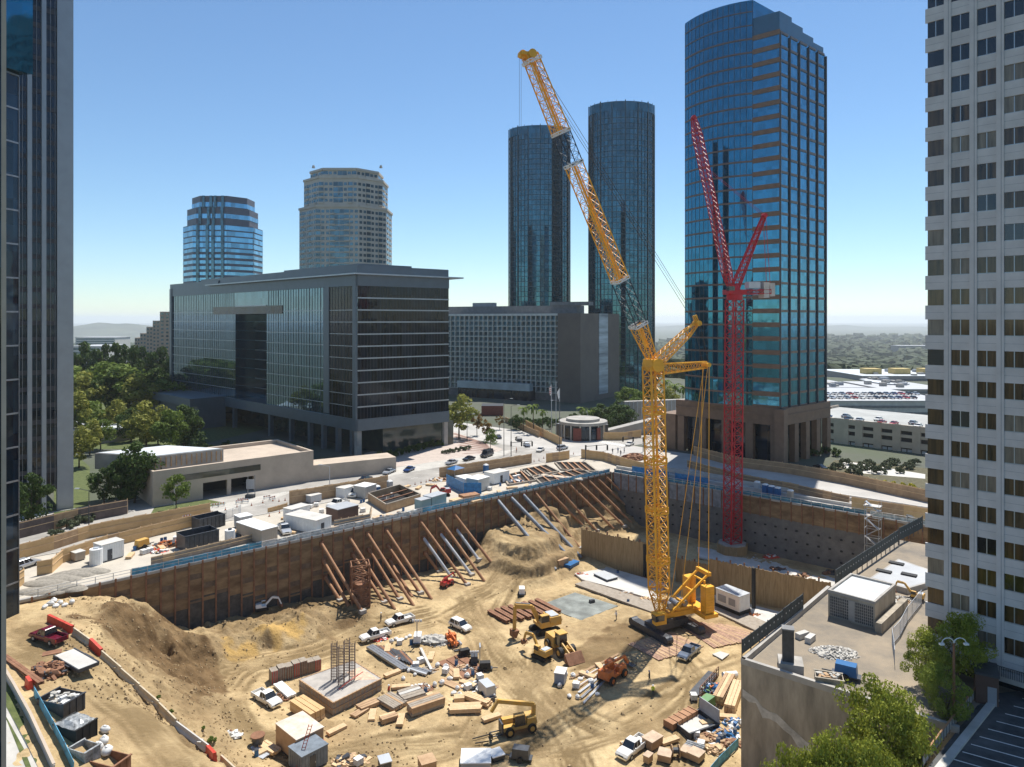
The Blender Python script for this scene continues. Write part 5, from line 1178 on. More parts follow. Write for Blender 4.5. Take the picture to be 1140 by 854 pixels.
def crawler_crane():
    base = G(742,701); Z = base.z; T = thing('crawler_crane', 'huge yellow lattice crawler crane with luffing jib standing in the pit', 'crane', base)
    h = Vector((-.92,-.38,0)).normalized(); sd = Vector((-h.y,h.x,0))        # jib heading and its side
    ha = math.atan2(h.y,h.x)
    # crawlers lie across the picture
    t = Vector((.5,-.866,0)); ta = math.atan2(t.y,t.x); c = Vector((-t.y,t.x,0)); cb = base+Vector((0,0,0))
    for sg in (-1,1):
        o = cb+c*sg*4.1; mb = MB(); n = 12
        mb.cbox((o.x,o.y,Z+.35), 9.6,1.5,.9, ta); mb.wheel((0,0,0),.1,.1) if False else None
        for e in (-1,1): p = o+t*e*4.8; mb.tube(p+c*.75+Vector((0,0,.8)), p-c*.75+Vector((0,0,.8)), .8, 12)
        for k in range(34): p = o+t*(-4.9+k*.297); mb.cbox((p.x,p.y,Z+1.25+.02), .24,1.62,.12, ta); mb.cbox((p.x,p.y,Z+.05), .24,1.62,.25, ta)
        mb.build('crawler_track', M['dgrey'], T)
    mb = MB(); mb.cbox((cb.x,cb.y,Z+.9), 3.2,8.4,1.2, ta); mb.tube(cb+Vector((0,0,2.1)), cb+Vector((0,0,2.7)), 1.7, 18); mb.build('car_body', M['dgrey'], T)
    top = Vector((cb.x,cb.y,Z+2.7)); mb = MB()
    c0 = top-h*2.2; mb.cbox((c0.x,c0.y,Z+2.7), 10,2.2,.9, ha); mb.cbox((c0.x-h.x*1.5,c0.y-h.y*1.5,Z+3.6), 4.0,1.8,.6, ha); mb.build('upper_deck', M['yel'], T)
    for k in range(3):
        mb = MB(); p = c0-h*(k*1.7-2)+Vector((0,0,4.2-2.7+2.7)); p.z = Z+5.0; mb.tube(p-sd*1.2, p+sd*1.2, .6, 12); mb.build('winch_drum', M['steel'], T)
    mb = MB(); p = top+h*3.2+sd*2.3; mb.cbox((p.x,p.y,Z+2.6), 2.4,1.3,2.1, ha); cabo = mb.build('cab', M['yel'], T)
    mb = MB(); q = p+h*.3; mb.cbox((q.x,q.y,Z+3.3), 2.0,1.36,1.1, ha); mb.build('cab_window', M['wind'], cabo)
    # main boom
    f0 = top+h*1.6+Vector((0,0,.6)); f1 = PD(727,408,137.0)
    mb = MB(); L1 = lattice(mb, f0, f0+(f1-f0)*.1, .6, 1.6, 3, up=sd, rc=.15, rb=.07, w2=2.9, h2=2.9, rot=.0); lattice(mb, f0+(f1-f0)*.1, f1, 2.9, 2.9, 22, up=sd, rc=.17, rb=.075)
    mb.build('main_boom', M['yel'], T)
    mb = MB(); d = (f1-f0)
    for k in range(6): mb.cbox((0,0,0),.01,.01,.01) if False else None
    for k in (.22,.42,.62,.82): p = f0+d*k; lattice(mb, p-d.normalized()*.6, p+d.normalized()*.6, 3.05, 3.05, 1, up=sd, rc=.2, rb=.12)
    a = f0+d*.05+sd*.5; mb.tube(a, f1+sd*.4, .16, 6); mb.tube(a-sd*1.0, f1-sd*.5, .14, 6); mb.bar(f0+d*.1+h*.3, f1+h*.3, .5,.12); mb.build('walkway_and_ropes', M['yel'], T)
    # boom head
    mb = MB(); mb.cbox((f1.x,f1.y,f1.z-.8), 2.6,3.2,2.2, ha); 
    for s_ in (-1,1): mb.tube(f1+sd*s_*1.7-sd*.15+Vector((0,0,.3)), f1+sd*s_*1.7+sd*.15+Vector((0,0,.3)), 1.3, 14)
    mb.build('boom_head', M['yel'], T)
    # luffing jib in coloured sections
    j0 = f1+Vector((0,0,.9)); tip = PD(590,62,125.8); dj = tip-j0; yel = MB(); blk = MB(); wht = MB()
    for a, b, key, n in ((0,.13,0,4),(.13,.285,1,5),(.285,.665,0,13),(.665,.765,1,4),(.765,1,0,9)):
        m_ = MB(); yy = key == 0
        w0 = 1.4 if a == 0 else 2.5; lattice(m_, j0+dj*a, j0+dj*b, w0, w0, n, up=sd, rc=.13 if yy else .1, rb=.055 if yy else .04, w2=2.5 if b < 1 else 2.2, h2=2.5 if b < 1 else 2.2); m_.build('jib_section' if yy else 'dark_jib_section', M['yel'] if yy else mat('dark_jib_paint', (.03,.045,.07), .5, var=.1), T)
    for a in (.13,.285,.665,.765,.985):
        wht = MB(); p = j0+dj*a; lattice(wht, p-dj.normalized()*.25, p+dj.normalized()*.25, 2.7, 2.7, 1, up=sd, rc=.13, rb=.08); wht.build('jib_collar', M['white'], T)
    mb = MB(); yd = MB(); yd.bar(j0+dj*.05+h*0, j0+dj*.13, .55,.2); yd.bar(j0+dj*.285, j0+dj*.66, .6,.2); yd.bar(j0+dj*.77, j0+dj*.98, .6,.2); yd.build('jib_walkway', M['yel'], T)
    mb.tube(tip-sd*1.4, tip+sd*1.4, .8, 14); p = tip+h*1.5; mb.tube(p-sd*.5, p+sd*.5, .7, 12); mb.bar(tip-h*.5, tip+h*2.0, 2.0,.6); mb.build('jib_head', M['yel'], T)
    # back masts
    k1 = Vector((f1.x-h.x*9.2, f1.y-h.y*9.2, 0)); k1 = PD(776,360,140.5); k2 = PD(786,406,141.5)
    mb = MB(); s0 = f1-h*.8+Vector((0,0,.8)); lattice(mb, s0, s0+(k1-s0)*.75, 2.0, 1.6, 7, up=sd, rc=.12, rb=.055, w2=1.6, h2=1.1); lattice(mb, s0+(k1-s0)*.75, k1, 1.6,1.1, 2, up=sd, rc=.12, rb=.06, w2=.7, h2=.5); mb.tube(k1-sd*.9, k1+sd*.9, .55, 12); mb.bar(k1, k1+Vector((-.5,0,1.6)), .8,.8); mb.build('upper_back_mast', M['yel'], T)
    mb = MB(); s1 = f1-h*.8-Vector((0,0,.6)); lattice(mb, s1, k2, 2.0, 1.5, 9, up=sd, rc=.12, rb=.055, w2=1.3, h2=.6); mb.tube(k2-sd*1.1, k2+sd*1.1, .45, 12); mb.build('lower_back_mast', M['yel'], T)
    # counterweights on the tail frame
    tail = cb-h*7.5; mb = MB()
    for s_ in (-1,1):
        p = tail+sd*s_*2.9
        cw = MB()
        for k in range(10): cw.cbox((p.x,p.y,Z+3.4+k*.52), 2.0,1.7,.47, ha)
        cw.build('counterweight', M['yel'], T)
    mb = MB()
    fr = cb-h*8.8+Vector((0,0,10.2))
    for s_ in (-1,1): mb.bar(top+sd*s_*1.3+Vector((0,0,1)), fr+sd*s_*1.6, .32,.4); mb.bar(tail+sd*s_*2.0+Vector((0,0,3.2)), tail+sd*s_*2.0-h*0+Vector((0,0,9.2)), .35,.35)
    for f in (.35,.6,.85): a = top+(fr-top)*f; mb.bar(a-sd*1.5, a+sd*1.5, .3,.3)
    mb.bar(fr-sd*2, fr+sd*2, .7,.7); mb.cbox((tail.x,tail.y,Z+2.6), 3.2,8.4,.7, ha); mb.build('tail_frame', M['yel'], T)
    # ropes and pendants
    mb = MB()
    for s_ in (-1,1): mb.tube(k1+sd*s_*.8, tip+sd*s_*.9, .055, 4); 
    mb.tube(k1+sd*.2, tip-sd*.2, .04, 4)
    for s_ in (-1,1): mb.tube(k1+sd*s_*.9, k2+sd*s_*1.0, .05, 4)
    mb.tube(tip+h*1.9+sd*.4, tip+h*1.9+sd*.4-Vector((0,0,20)), .035, 4); mb.tube(tip+h*1.9-sd*.4, tip+h*1.9-sd*.4-Vector((0,0,22)), .035, 4)
    mb.build('ropes', mat('wire_rope', (.09,.06,.04), .6, var=0), T)
    mb = MB()
    for s_ in (-1,1):
        mb.tube(k2+sd*s_*1.0, fr+sd*s_*1.6, .075, 5); mb.tube(k2+sd*s_*.6, top+sd*s_*1.6-h*2+Vector((0,0,2)), .06, 5)
    mb.build('pendants', M['yel'], T)
crawler_crane()

def tower_crane():
    b = Vector((56.8,180.7,-14.6)); T = thing('tower_crane', 'red luffing tower crane rising in front of the blue glass tower', 'crane', b)
    zt = CH+(HY-334)*180.7/F
    mb = MB(); lattice(mb, b+Vector((0,0,.5)), Vector((b.x+.6,b.y,zt)), 3.2, 3.2, 28, up=Vector((1,.35,0)), rc=.19, rb=.09); mb.build('mast', M['redc'], T)
    c = Vector((b.x+.6,b.y,zt)); h = Vector((-.985,-.17,0)); sd = Vector((-h.y,h.x,0)); ha = math.atan2(h.y,h.x)
    mb = MB(); mb.tube(c, c+Vector((0,0,1.4)), 2.0, 16); mb.cbox((c.x,c.y,c.z+1.4), 5,3.4,1.2, ha); mb.tube(c+Vector((0,0,2.6)), c+Vector((0,0,4.2)), 1.5, 8, 0, .8); mb.build('slewing_unit', M['redc'], T)
    # counter jib with ballast and winches
    cj = c-h*9.5+Vector((0,0,2.2)); mb = MB(); lattice(mb, c-h*1+Vector((0,0,2)), cj, 2.6, 1.0, 5, rc=.14, rb=.08); mb.build('counter_jib', M['redc'], T)
    mb = MB(); p = c-h*8.2; mb.cbox((p.x,p.y,c.z+.6), 1.5,2.8,4.0, ha); p = c-h*9.9; mb.cbox((p.x,p.y,c.z+1.0), 1.4,2.6,3.4, ha); mb.build('ballast', M['conc_l'], T)
    mb = MB(); p = c-h*5; mb.cbox((p.x,p.y,c.z+3.0), 3.2,2.2,1.7, ha); mb.build('machinery_house', M['lgrey'], T)
    mb = MB(); p = c+h*1.8+sd*1.9; mb.cbox((p.x,p.y,c.z+1.6), 1.8,1.4,2.1, ha); o = mb.build('cab', M['redc'], T); mb = MB(); q = p+h*.25; mb.cbox((q.x,q.y,c.z+2.3), 1.6,1.46,1.1, ha); mb.build('cab_window', M['wind'], o)
    head = PD(851,240,181.5); mb = MB(); a = c+Vector((0,0,3)); lattice(mb, a, head, 2.0, 1.2, 10, up=sd, rc=.16, rb=.09, w2=.9, h2=.6); mb.tube(head-sd*.7, head+sd*.7, .6, 10); mb.build('a_frame', M['redc'], T)
    tip = PD(772,131,177); j0 = c+h*1.2+Vector((0,0,3.0)); mb = MB(); d = tip-j0
    lattice(mb, j0, j0+d*.08, .8, .8, 2, up=sd, rc=.13, rb=.07, w2=1.9, h2=1.9); lattice(mb, j0+d*.08, j0+d*.9, 1.9,1.9, 26, up=sd, rc=.12, rb=.06); lattice(mb, j0+d*.9, tip, 1.9,1.9, 4, up=sd, rc=.12, rb=.06, w2=.9, h2=.9)
    mb.tube(tip-sd*.6, tip+sd*.6, .55, 10); mb.build('luffing_jib', M['redc'], T)
    mb = MB()
    for s_ in (-1,1): mb.tube(head+sd*s_*.5, j0+d*.72+sd*s_*.4, .045, 4); mb.tube(head+sd*s_*.6, cj+sd*s_*.9+Vector((0,0,1)), .07, 4)
    mb.tube(j0+d*.72, tip, .045, 4); mb.build('ropes', M['redc'], T)
    Tt = thing('crane_footing', 'golden timber-clad octagonal footing under the red tower crane', 'crane footing', b)
    mb = MB(); mb.tube((b.x,b.y,b.z-.6), (b.x,b.y,b.z+2.4), 4.0, 8); mb.build('timber_cladding', lagw, Tt); mb = MB(); mb.tube((b.x,b.y,b.z+2.4), (b.x,b.y,b.z+2.7), 3.6, 8); mb.build('concrete_top', M['conc'], Tt)
tower_crane()

# ================================================================ raking struts of the left wall
Z6 = lambda x, y: (330+x/3.257, 480+y/3.257)
def wallpt(px, py):
    s = on_line(A0, K, px); p = A0+(K-A0)*s-V*.1; return Vector((p.x, p.y, CH-(py-HY)*p.y/F))
ST = [(90,408,240,655,0),(97,470,190,632,0),(103,530,160,615,0),(193,388,357,645,0),(203,447,318,622,0),(257,372,425,632,0),(262,430,375,610,0),(325,360,490,608,0),(330,415,450,588,0),(338,470,420,600,0),
 (450,330,620,558,0),(460,388,563,530,1),(465,442,517,510,0),(515,315,682,543,0),(522,373,636,522,1),(573,303,705,472,0),(580,357,662,467,1),
 (730,252,940,502,2),(778,242,1010,477,2),(822,232,1032,458,2),(866,225,1030,425,0),(908,212,1036,338,0),(945,205,1090,362,0),(990,195,1150,352,0),(1025,188,1190,345,0),(1060,180,1215,330,0),(1092,174,1250,322,0),(1122,166,1285,318,0)]
names = {0:'rusty brown', 1:'pale grey', 2:'dark steel-blue'}
for i, (x0,y0,x1,y1,c) in enumerate(ST):
    a = wallpt(*Z6(x0,y0)); b = G(*Z6(x1,y1)); m_ = (M['rustp'], M['lgrey'], M['steelp'])[c]
    tier = 'upper' if y0 < 420-(x0*.25) else 'lower'
    T = thing('raking_strut', '%s raking pipe strut, %s' % (names[c], (ORD[i]+' from the left in the left bank') if i < 17-1 else (ORD[i-16]+' from the left in the right bank')), 'pipe strut', b, group='raking struts bracing the left pit wall')
    mb = MB(); r = .48 if c != 1 else .36
    if tier == 'lower' and c == 0: r = .34
    mb.tube(a, b+Vector((0,0,-.1)), r, 12); mb.build('pipe', m_, T)
    mb = MB(); mb.cbox((a.x,a.y,a.z-.5), .9,.5,1.0, UA); mb.build('wall_plate', M['rust'], T)
    if i % 2 == 0: mb = MB(); mb.cbox((b.x,b.y,b.z-.3), 1.3,1.0,.7, UA); mb.build('footing', M['conc'], T)

# ================================================================ vehicles
def ground_pair(a, b, base):
    pa, pb = (P(*a) , P(*b)) if base == 'street' else (G(*a), G(*b)); return (pa+pb)/2, math.atan2(pb.y-pa.y, pb.x-pa.x)
def body_loft(sections, halfw, mb, m=0):   # sections: (x, [(z, w)...]) rings joined along x
    rings = []
    for x, prof in sections:
        ring = [(x,-w*halfw,z) for z, w in prof]+[(x,w*halfw,z) for z, w in reversed(prof)]; rings.append(ring)
    n = len(rings[0]); i0 = len(mb.v)
    for r in rings: mb.v += r
    for k in range(len(rings)-1):
        for j in range(n): a = i0+k*n+j; b = i0+k*n+(j+1) % n; mb.f.append((a,b,b+n,a+n)); mb.m.append(m)
    mb.f.append(tuple(i0+j for j in range(n))); mb.m.append(m); mb.f.append(tuple(i0+(len(rings)-1)*n+j for j in reversed(range(n)))); mb.m.append(m)
def car(name, cat, label, a, b, style, paint, base='pit', group=None, zoff=0):
    c, yaw = ground_pair(a, b, base); T = thing(name, label, cat, c+Vector((0,0,zoff)), yaw, group)
    L, Wd, H = {'pickup':(5.9,2.0,1.9),'suv':(4.9,1.95,1.8),'sedan':(4.7,1.82,1.45),'van':(5.8,2.1,2.4)}[style]
    h = Wd/2; gl = .42; mb = MB(); F_, B_ = L/2, -L/2
    def prof(zt, wt=.94, zm=None): return [(gl,.93),(gl+.25,1.0),(zt-.12,1.0),(zt,wt)]
    zb = {'pickup':1.12,'suv':1.05,'sedan':.92,'van':1.25}[style]
    secs = [(B_, prof(zb-.05)),(B_+.1, prof(zb)),(F_-.9, prof(zb-.02)),(F_-.25, prof(zb-.1,.9)),(F_, prof(zb-.32,.86))]
    if style == 'pickup':
        body_loft([(-.55, prof(zb)),(.9, prof(zb)),(F_-.9, prof(zb-.02)),(F_-.25, prof(zb-.1,.9)),(F_, prof(zb-.32,.86))], h, mb)
        # open bed: floor, sides and tailgate
        mb.box(B_,-h,gl,-.56,h,gl+.3); mb.box(B_,-h,gl+.31,-.56,-h+.09,zb); mb.box(B_,h-.09,gl+.31,-.56,h,zb); mb.box(B_,-h+.1,gl+.31,B_+.08,h-.1,zb-.03)
    else: body_loft(secs, h, mb)
    body = mb.build('body', paint, T, world=False)
    # cabin
    x0, x1 = {'pickup':(-.6,1.35),'suv':(B_+.12,1.15),'sedan':(B_+.75,1.1),'van':(B_+.05,1.9)}[style]
    rk0, rk1 = {'pickup':(.12,.62),'suv':(.3,.75),'sedan':(.75,.85),'van':(.1,.6)}[style]
    mb = MB(); z0, z1 = zb-.02, H
    bt = [(x0,-h*.92,z0),(x1,-h*.92,z0),(x1,h*.92,z0),(x0,h*.92,z0)]; tp = [(x0+rk0,-h*.76,z1-.06),(x1-rk1,-h*.76,z1-.06),(x1-rk1,h*.76,z1-.06),(x0+rk0,h*.76,z1-.06)]
    mb.hexa(bt, tp); mb.build('windows', M['wind'], T, world=False)
    mb = MB(); mb.hexa(tp, [(x0+rk0+.1,-h*.68,z1),(x1-rk1-.12,-h*.68,z1),(x1-rk1-.12,h*.68,z1),(x0+rk0+.1,h*.68,z1)])
    def pil(f0, f1): # pillars follow the window planes
        for s in (-1,1):
            A = Vector((x0+(x1-x0)*f0, s*h*.925, z0)); B = Vector((x0+rk0+(x1-x0-rk0-rk1)*f0, s*h*.765, z1-.05)); A2 = Vector((x0+(x1-x0)*f1, s*h*.925, z0)); B2 = Vector((x0+rk0+(x1-x0-rk0-rk1)*f1, s*h*.765, z1-.05))
            o = Vector((0,s*.015,0)); mb.face([A+o,A2+o,B2+o,B+o] if s < 0 else [A2+o,A+o,B+o,B2+o])
    for f0, f1 in ((0,.05),(.46,.51),(.95,1.0)): pil(f0, f1)
    if style in ('suv','van'): pil(.74,.79)
    if style == 'van': pil(.0,.5)
    mb.build('roof', paint, T, world=False)
    wx = L*.30; wr = .40 if style != 'sedan' else .33
    for sx in (-1,1):
        for sy in (-1,1):
            mb = MB(); mb.wheel((sx*wx*1.03, sy*(h-.1), wr), wr, .26, n=14); w = mb.build('wheel', M['black'], T, world=False); mb = MB(); mb.wheel((sx*wx*1.03, sy*(h+.035), wr), wr*.55, .02, n=10); mb.build('rim', M['alu'], w, world=False)
    for sy in (-1,1):
        mb = MB(); mb.box(F_-.12,sy*h*.58-.2,zb-.5,F_+.02,sy*h*.58+.2,zb-.33); mb.build('headlight', M['lamp'], T, world=False)
        mb = MB(); mb.box(B_-.02,sy*h*.85-.1,zb-.45,B_+.04,sy*h*.85+.1,zb-.12); mb.build('tail_light', M['red'], T, world=False)
    mb = MB(); mb.box(F_-.1,-h*.88,gl-.02,F_+.1,h*.88,gl+.2); mb.build('bumper', M['chrome'] if style == 'pickup' else paint, T, world=False)
    mb = MB(); mb.box(F_-.1,-h*.4,zb-.55,F_+.03,h*.4,zb-.34); mb.build('grille', M['black'], T, world=False)
    for sy in (-1,1): mb = MB(); mb.box(x1-.45,sy*h*1.0-.02+sy*.03,z0+.05,x1-.3,sy*h*1.0+sy*.2,z0+.25); mb.build('mirror', paint, T, world=False)
    return T
def load(T, items, m): # cargo in a pickup bed, a child of the truck? it rests there: keep it as its own thing
    pass
car('pickup_truck','pickup truck','maroon crew-cab pickup hitched to the flatbed trailer on the dirt ramp',(70,720),(38,707),'pickup',M['maroon'])
car('pickup_truck','pickup truck','white pickup parked alone beside the form block, tools in its bed',(285,775),(309,789),'pickup',M['carw'])
car('pickup_truck','pickup truck','white pickup facing left, nearer of the two parked nose to tail by the dirt bench',(433,706),(402,716),'pickup',M['carw'])
car('pickup_truck','pickup truck','white crew-cab pickup farther of the two by the dirt bench, closest to the struts',(459,690),(431,698),'pickup',M['carw'])
car('suv','suv','white suv alone in the middle of the dirt track',(504,696),(521,704),'suv',M['carw'])
car('pickup_truck','pickup truck','grey-blue pickup near the crawler crane mats',(775,723),(759,737),'pickup',M['carg'])
car('pickup_truck','pickup truck','large white crew-cab pickup at the bottom edge near the crates',(716,828),(693,846),'pickup',M['carw'])
car('pickup_truck','pickup truck','long white pickup on the site apron beside the white trailers',(388,560),(364,567),'pickup',M['carw'],'street')
car('pickup_truck','pickup truck','silver pickup behind the blue-netted rail, left of the white trailers',(313,588),(320,597),'pickup',M['cars'],'street')
car('van','van','white cube van nose-on at the back of the site apron',(397,548),(391,556),'van',M['carw'],'street')
car('suv','car','silver car at the far left behind the gravel yard, beside the black tower',(22,634),(34,630),'suv',M['cars'],'street')
for lab, a, b, st, pt in (
 ('light blue sedan on the avenue just left of the dark sedan',(508,515),(497,518),'sedan',M['cars']),('dark sedan on the avenue behind the black van',(528,511),(516,514),'sedan',M['cark']),
 ('black van on the avenue beside the tan fence',(549,506),(535,511),'van',M['cark']),('pale blue sedan in the shade at the office block kerb',(461,522),(450,527),'sedan',M['carb']),
 ('dark car first in the queue beyond the crossing',(574,488),(581,493),'sedan',M['cark']),('grey car second in the queue beyond the crossing',(583,494),(590,500),'sedan',M['carg']),
 ('white car turning at the crossing in front of the queue',(606,500),(597,505),'sedan',M['carw']),('silver suv crossing at the traffic signal',(620,502),(632,499),'suv',M['cars']),
 ('black car far up the cross street near the plaza trees',(553,486),(557,490),'sedan',M['cark']),('white car far right on the crossing behind the yellow crane',(706,494),(696,498),'sedan',M['carw']),
 ('dark car in the shade beside the office block hedge',(402,537),(412,533),'sedan',M['cark']),('silver car in the shade of the office block, further along the avenue',(438,525),(428,529),'sedan',M['cars']),
 ('white convertible-looking car between the right-hand fences',(1001,573),(1014,577),'sedan',M['carw']),('dark car in the shade at the garden corner',(908,521),(920,524),'sedan',M['cark'])):
    car('parked_car','car',lab,a,b,st,pt,'street')
# cars on the garage roof
cols = [('dark',M['cark']),('white',M['carw']),('dark blue',M['carb']),('grey',M['carg']),('dark',M['cark']),('silver',M['cars']),('white',M['carw']),('red',M['carr']),('bright red',M['carr']),('grey',M['carg']),('white',M['carw']),('black',M['cark']),('silver',M['cars'])]
for i, (cn, pt) in enumerate(cols):
    p = GA+GD*(4+i*3.9)-GN*(5 if i % 3 else 12); o = car('parked_car','car','%s car on the garage roof deck, %s from the left' % (cn, ORD[i]),(570,500),(571,500),'sedan',pt,'street',group='cars on the garage roof')
    o.location = (p.x,p.y,8.25); o.rotation_euler.z = math.atan2(GN.y,GN.x)+(3.14 if i % 2 else 0)

za = 45.5-(447-356)*318/F+.42
for i in range(26):
    px = 918+(i % 13)*8.2+(i//13)*3; D = 326+(i//13)*17; dup(bpy.data.objects['parked_car.%03d' % (14+(i*5) % 12)], 'tiny parked car on the grey mall parking roof, %s from the left' % ORD[i], ((px-570)/F*D, D, za), 1.57+(i % 2)*3.14, 'cars on the mall parking roof')
# flatbed trailer
def flatbed():
    c, yaw = ground_pair((101,757),(66,724),'pit'); T = thing('flatbed_trailer','pale-decked flatbed trailer hitched behind the maroon pickup','trailer',c,yaw); mb = MB(); mb.box(-3.8,-1.25,.75,3.0,1.25,.92); mb.build('deck', M['conc_l'], T, world=False)
    mb = MB()
    for s in (-1,1): mb.box(-3.9,s*1.3-.08,.6,3.1,s*1.3+.08,1.0); mb.bar((3.0,s*1.0,.7),(4.9,0,.6),.12,.14)
    mb.box(-3.95,-1.3,.5,-3.8,1.3,.95); mb.build('frame', M['dgrey'], T, world=False)
    for sx in (-1.2,-.2):
        for s in (-1,1): mb = MB(); mb.wheel((sx,s*1.12,.38),.38,.25); mb.build('wheel', M['black'], T, world=False)
    mb = MB()
    for s in (-1,1): mb.box(-1.9,s*1.45-.16,.8,.5,s*1.45+.16,.86)
    mb.build('fender', M['dgrey'], T, world=False)
flatbed()

# ================================================================ machines
def tracks(T, L=4.2, g=2.2, w=.55, h=.85):
    for s in (-1,1):
        mb = MB(); y = s*g/2; mb.box(-L/2+.35,y-w/2,.08,L/2-.35,y+w/2,h-.04)
        for e in (-1,1): mb.wheel((e*(L/2-.42),y,h/2),h/2-.02,w)
        for k in range(int(L/.28)): x = -L/2+.45+k*.28; 
        for k in range(int((L-.8)/.26)): x = -L/2+.5+k*.26; mb.box(x,y-w/2-.02,0,x+.18,y+w/2+.02,.1); mb.box(x,y-w/2-.02,h-.05,x+.18,y+w/2+.02,h+.02)
        mb.build('crawler_track', M['black'], T, world=False)
def arm(mb, pts_, w=.4, h=.5, m=0, yoff=0):
    for (a, b), hh in zip(zip(pts_, pts_[1:]), [h]*9): mb.bar((a[0],yoff,a[1]),(b[0],yoff,b[1]),w,hh,m)
def excavator(label, a, b, s=1.0, boom=((1.0,1.6),(3.4,4.6),(5.6,4.6)), stick=((5.6,4.6),(6.6,1.6)), paint=None, name='excavator', trk=.0):
    c, yaw = ground_pair(a, b, 'pit'); T = thing(name, label, 'excavator', c, yaw); T.scale = (s,)*3; paint = paint or M['yelm']; tracks(T)
    mb = MB(); mb.box(-.8,-.8,.6,.8,.8,.95); mb.tube((0,0,.95),(0,0,1.15),.7,14); mb.build('turntable', M['dgrey'], T, world=False)
    mb = MB(); mb.box(-2.3,-1.3,1.15,1.3,1.3,1.6); mb.taper(-2.4,-1.32,1.6,-.3,1.32,2.45,.12,.1); mb.build('house', paint, T, world=False)
    mb = MB(); mb.box(-2.0,-1.0,2.45,-.6,1.0,2.6); mb.build('engine_cover', M['lgrey'], T, world=False)
    mb = MB(); mb.taper(-.25,.4,1.6,1.25,1.3,3.0,.08,.06); cb_ = mb.build('cab', paint, T, world=False); mb = MB(); mb.taper(-.16,.36,2.0,1.29,1.34,2.85,.07,.05); mb.build('cab_window', M['wind'], cb_, world=False)
    mb = MB(); arm(mb, boom, .42,.62); mb.build('boom', paint, T, world=False); mb = MB(); arm(mb, stick, .34,.45); mb.build('stick', paint, T, world=False)
    mb = MB(); (bx,bz),(sx,sz) = boom[-1], stick[-1]; mb.tube((.9,.0,1.5),(boom[1][0]-.3,.0,boom[1][1]-.5),.1,6); mb.tube((boom[1][0]+.4,0,boom[1][1]+.55),(stick[0][0]-.1,0,stick[0][1]+.5),.09,6); mb.build('hydraulic_ram', M['steel'], T, world=False)
    mb = MB(); mb.hexa([(sx-.1,-.6,sz-1.0),(sx+.5,-.6,sz-.9),(sx+.5,.6,sz-.9),(sx-.1,.6,sz-1.0)], [(sx-.6,-.6,sz),(sx+.5,-.6,sz+.1),(sx+.5,.6,sz+.1),(sx-.6,.6,sz)])
    for k in range(5): mb.bar((sx-.5,-.5+k*.25,sz-.3),(sx-.9,-.5+k*.25,sz-.75),.08,.08)
    mb.build('bucket', M['rust'], T, world=False); return T
e1 = excavator('yellow crawler excavator with arm reaching left over the steel beams', (622,700),(590,706), 1.25, boom=((.9,1.6),(2.2,4.2),(5.2,4.9)), stick=((5.2,4.9),(5.3,1.3)))
e2 = excavator('small yellow excavator beside the wheel loader', (612,737),(594,728), .78, boom=((.9,1.6),(2.6,4.4),(5.0,4.2)), stick=((5.0,4.2),(5.6,2.4)))
excavator('small white mini excavator working at the foot of the pit wall', (284,681),(300,677), .55, boom=((1.0,1.6),(3.4,4.0),(5.6,3.4)), stick=((5.6,3.4),(6.6,1.0)), paint=M['white'], name='mini_excavator')
T = excavator('tiny yellow excavator on the paved roof against the white office tower', (860,700),(865,703), .5, paint=M['yelm'], name='mini_excavator'); T.location = P(1020,668,0); T.rotation_euler.z = 2.4
T = excavator('dark red and black excavator parked on the site apron behind the wall rail', (860,700),(865,703), .75, paint=M['carr'], boom=((1.0,1.6),(2.6,3.6),(4.4,2.8)), stick=((4.4,2.8),(4.6,1.0))); T.location = P(494,552,0); T.rotation_euler.z = 3.4
def loader():
    c, yaw = ground_pair((611,716),(640,738),'pit'); T = thing('wheel_loader','yellow wheel loader with bucket lowered beside the smooth dirt pad','wheel loader',c,yaw); y = M['yelm']; T.scale = (1.15,)*3
    mb = MB(); mb.taper(-3.3,-1.1,1.0,-.6,1.1,2.3,.15,.12); mb.box(-3.3,-1.15,.8,-.4,1.15,1.1); mb.box(-.4,-.6,.8,1.9,.6,1.3); mb.build('body', y, T, world=False)
    mb = MB(); mb.taper(-.9,-.75,1.3,.6,.75,3.1,.1,.08); cb_ = mb.build('cab', M['wind'], T, world=False); mb = MB(); mb.box(-.95,-.8,3.1,.65,.8,3.25); mb.build('cab_roof', y, cb_, world=False)
    for sx in (-2.1,1.3):
        for s in (-1,1): mb = MB(); mb.wheel((sx,s*1.15,.8),.8,.6,n=18); w = mb.build('wheel', M['black'], T, world=False); mb = MB(); mb.wheel((sx,s*1.47,.8),.4,.04); mb.build('rim', y, w, world=False)
    mb = MB()
    for s in (-1,1): mb.bar((.8,s*.5,1.9),(3.2,s*.5,1.0),.2,.4)
    mb.bar((.9,0,1.3),(2.6,0,1.6),.15,.2); mb.build('lift_arms', y, T, world=False)
    mb = MB(); mb.hexa([(3.1,-1.5,.1),(4.4,-1.5,.05),(4.4,1.5,.05),(3.1,1.5,.1)], [(3.0,-1.5,1.3),(3.25,-1.5,1.35),(3.25,1.5,1.35),(3.0,1.5,1.3)]); mb.build('bucket', M['rust'], T, world=False)
loader()
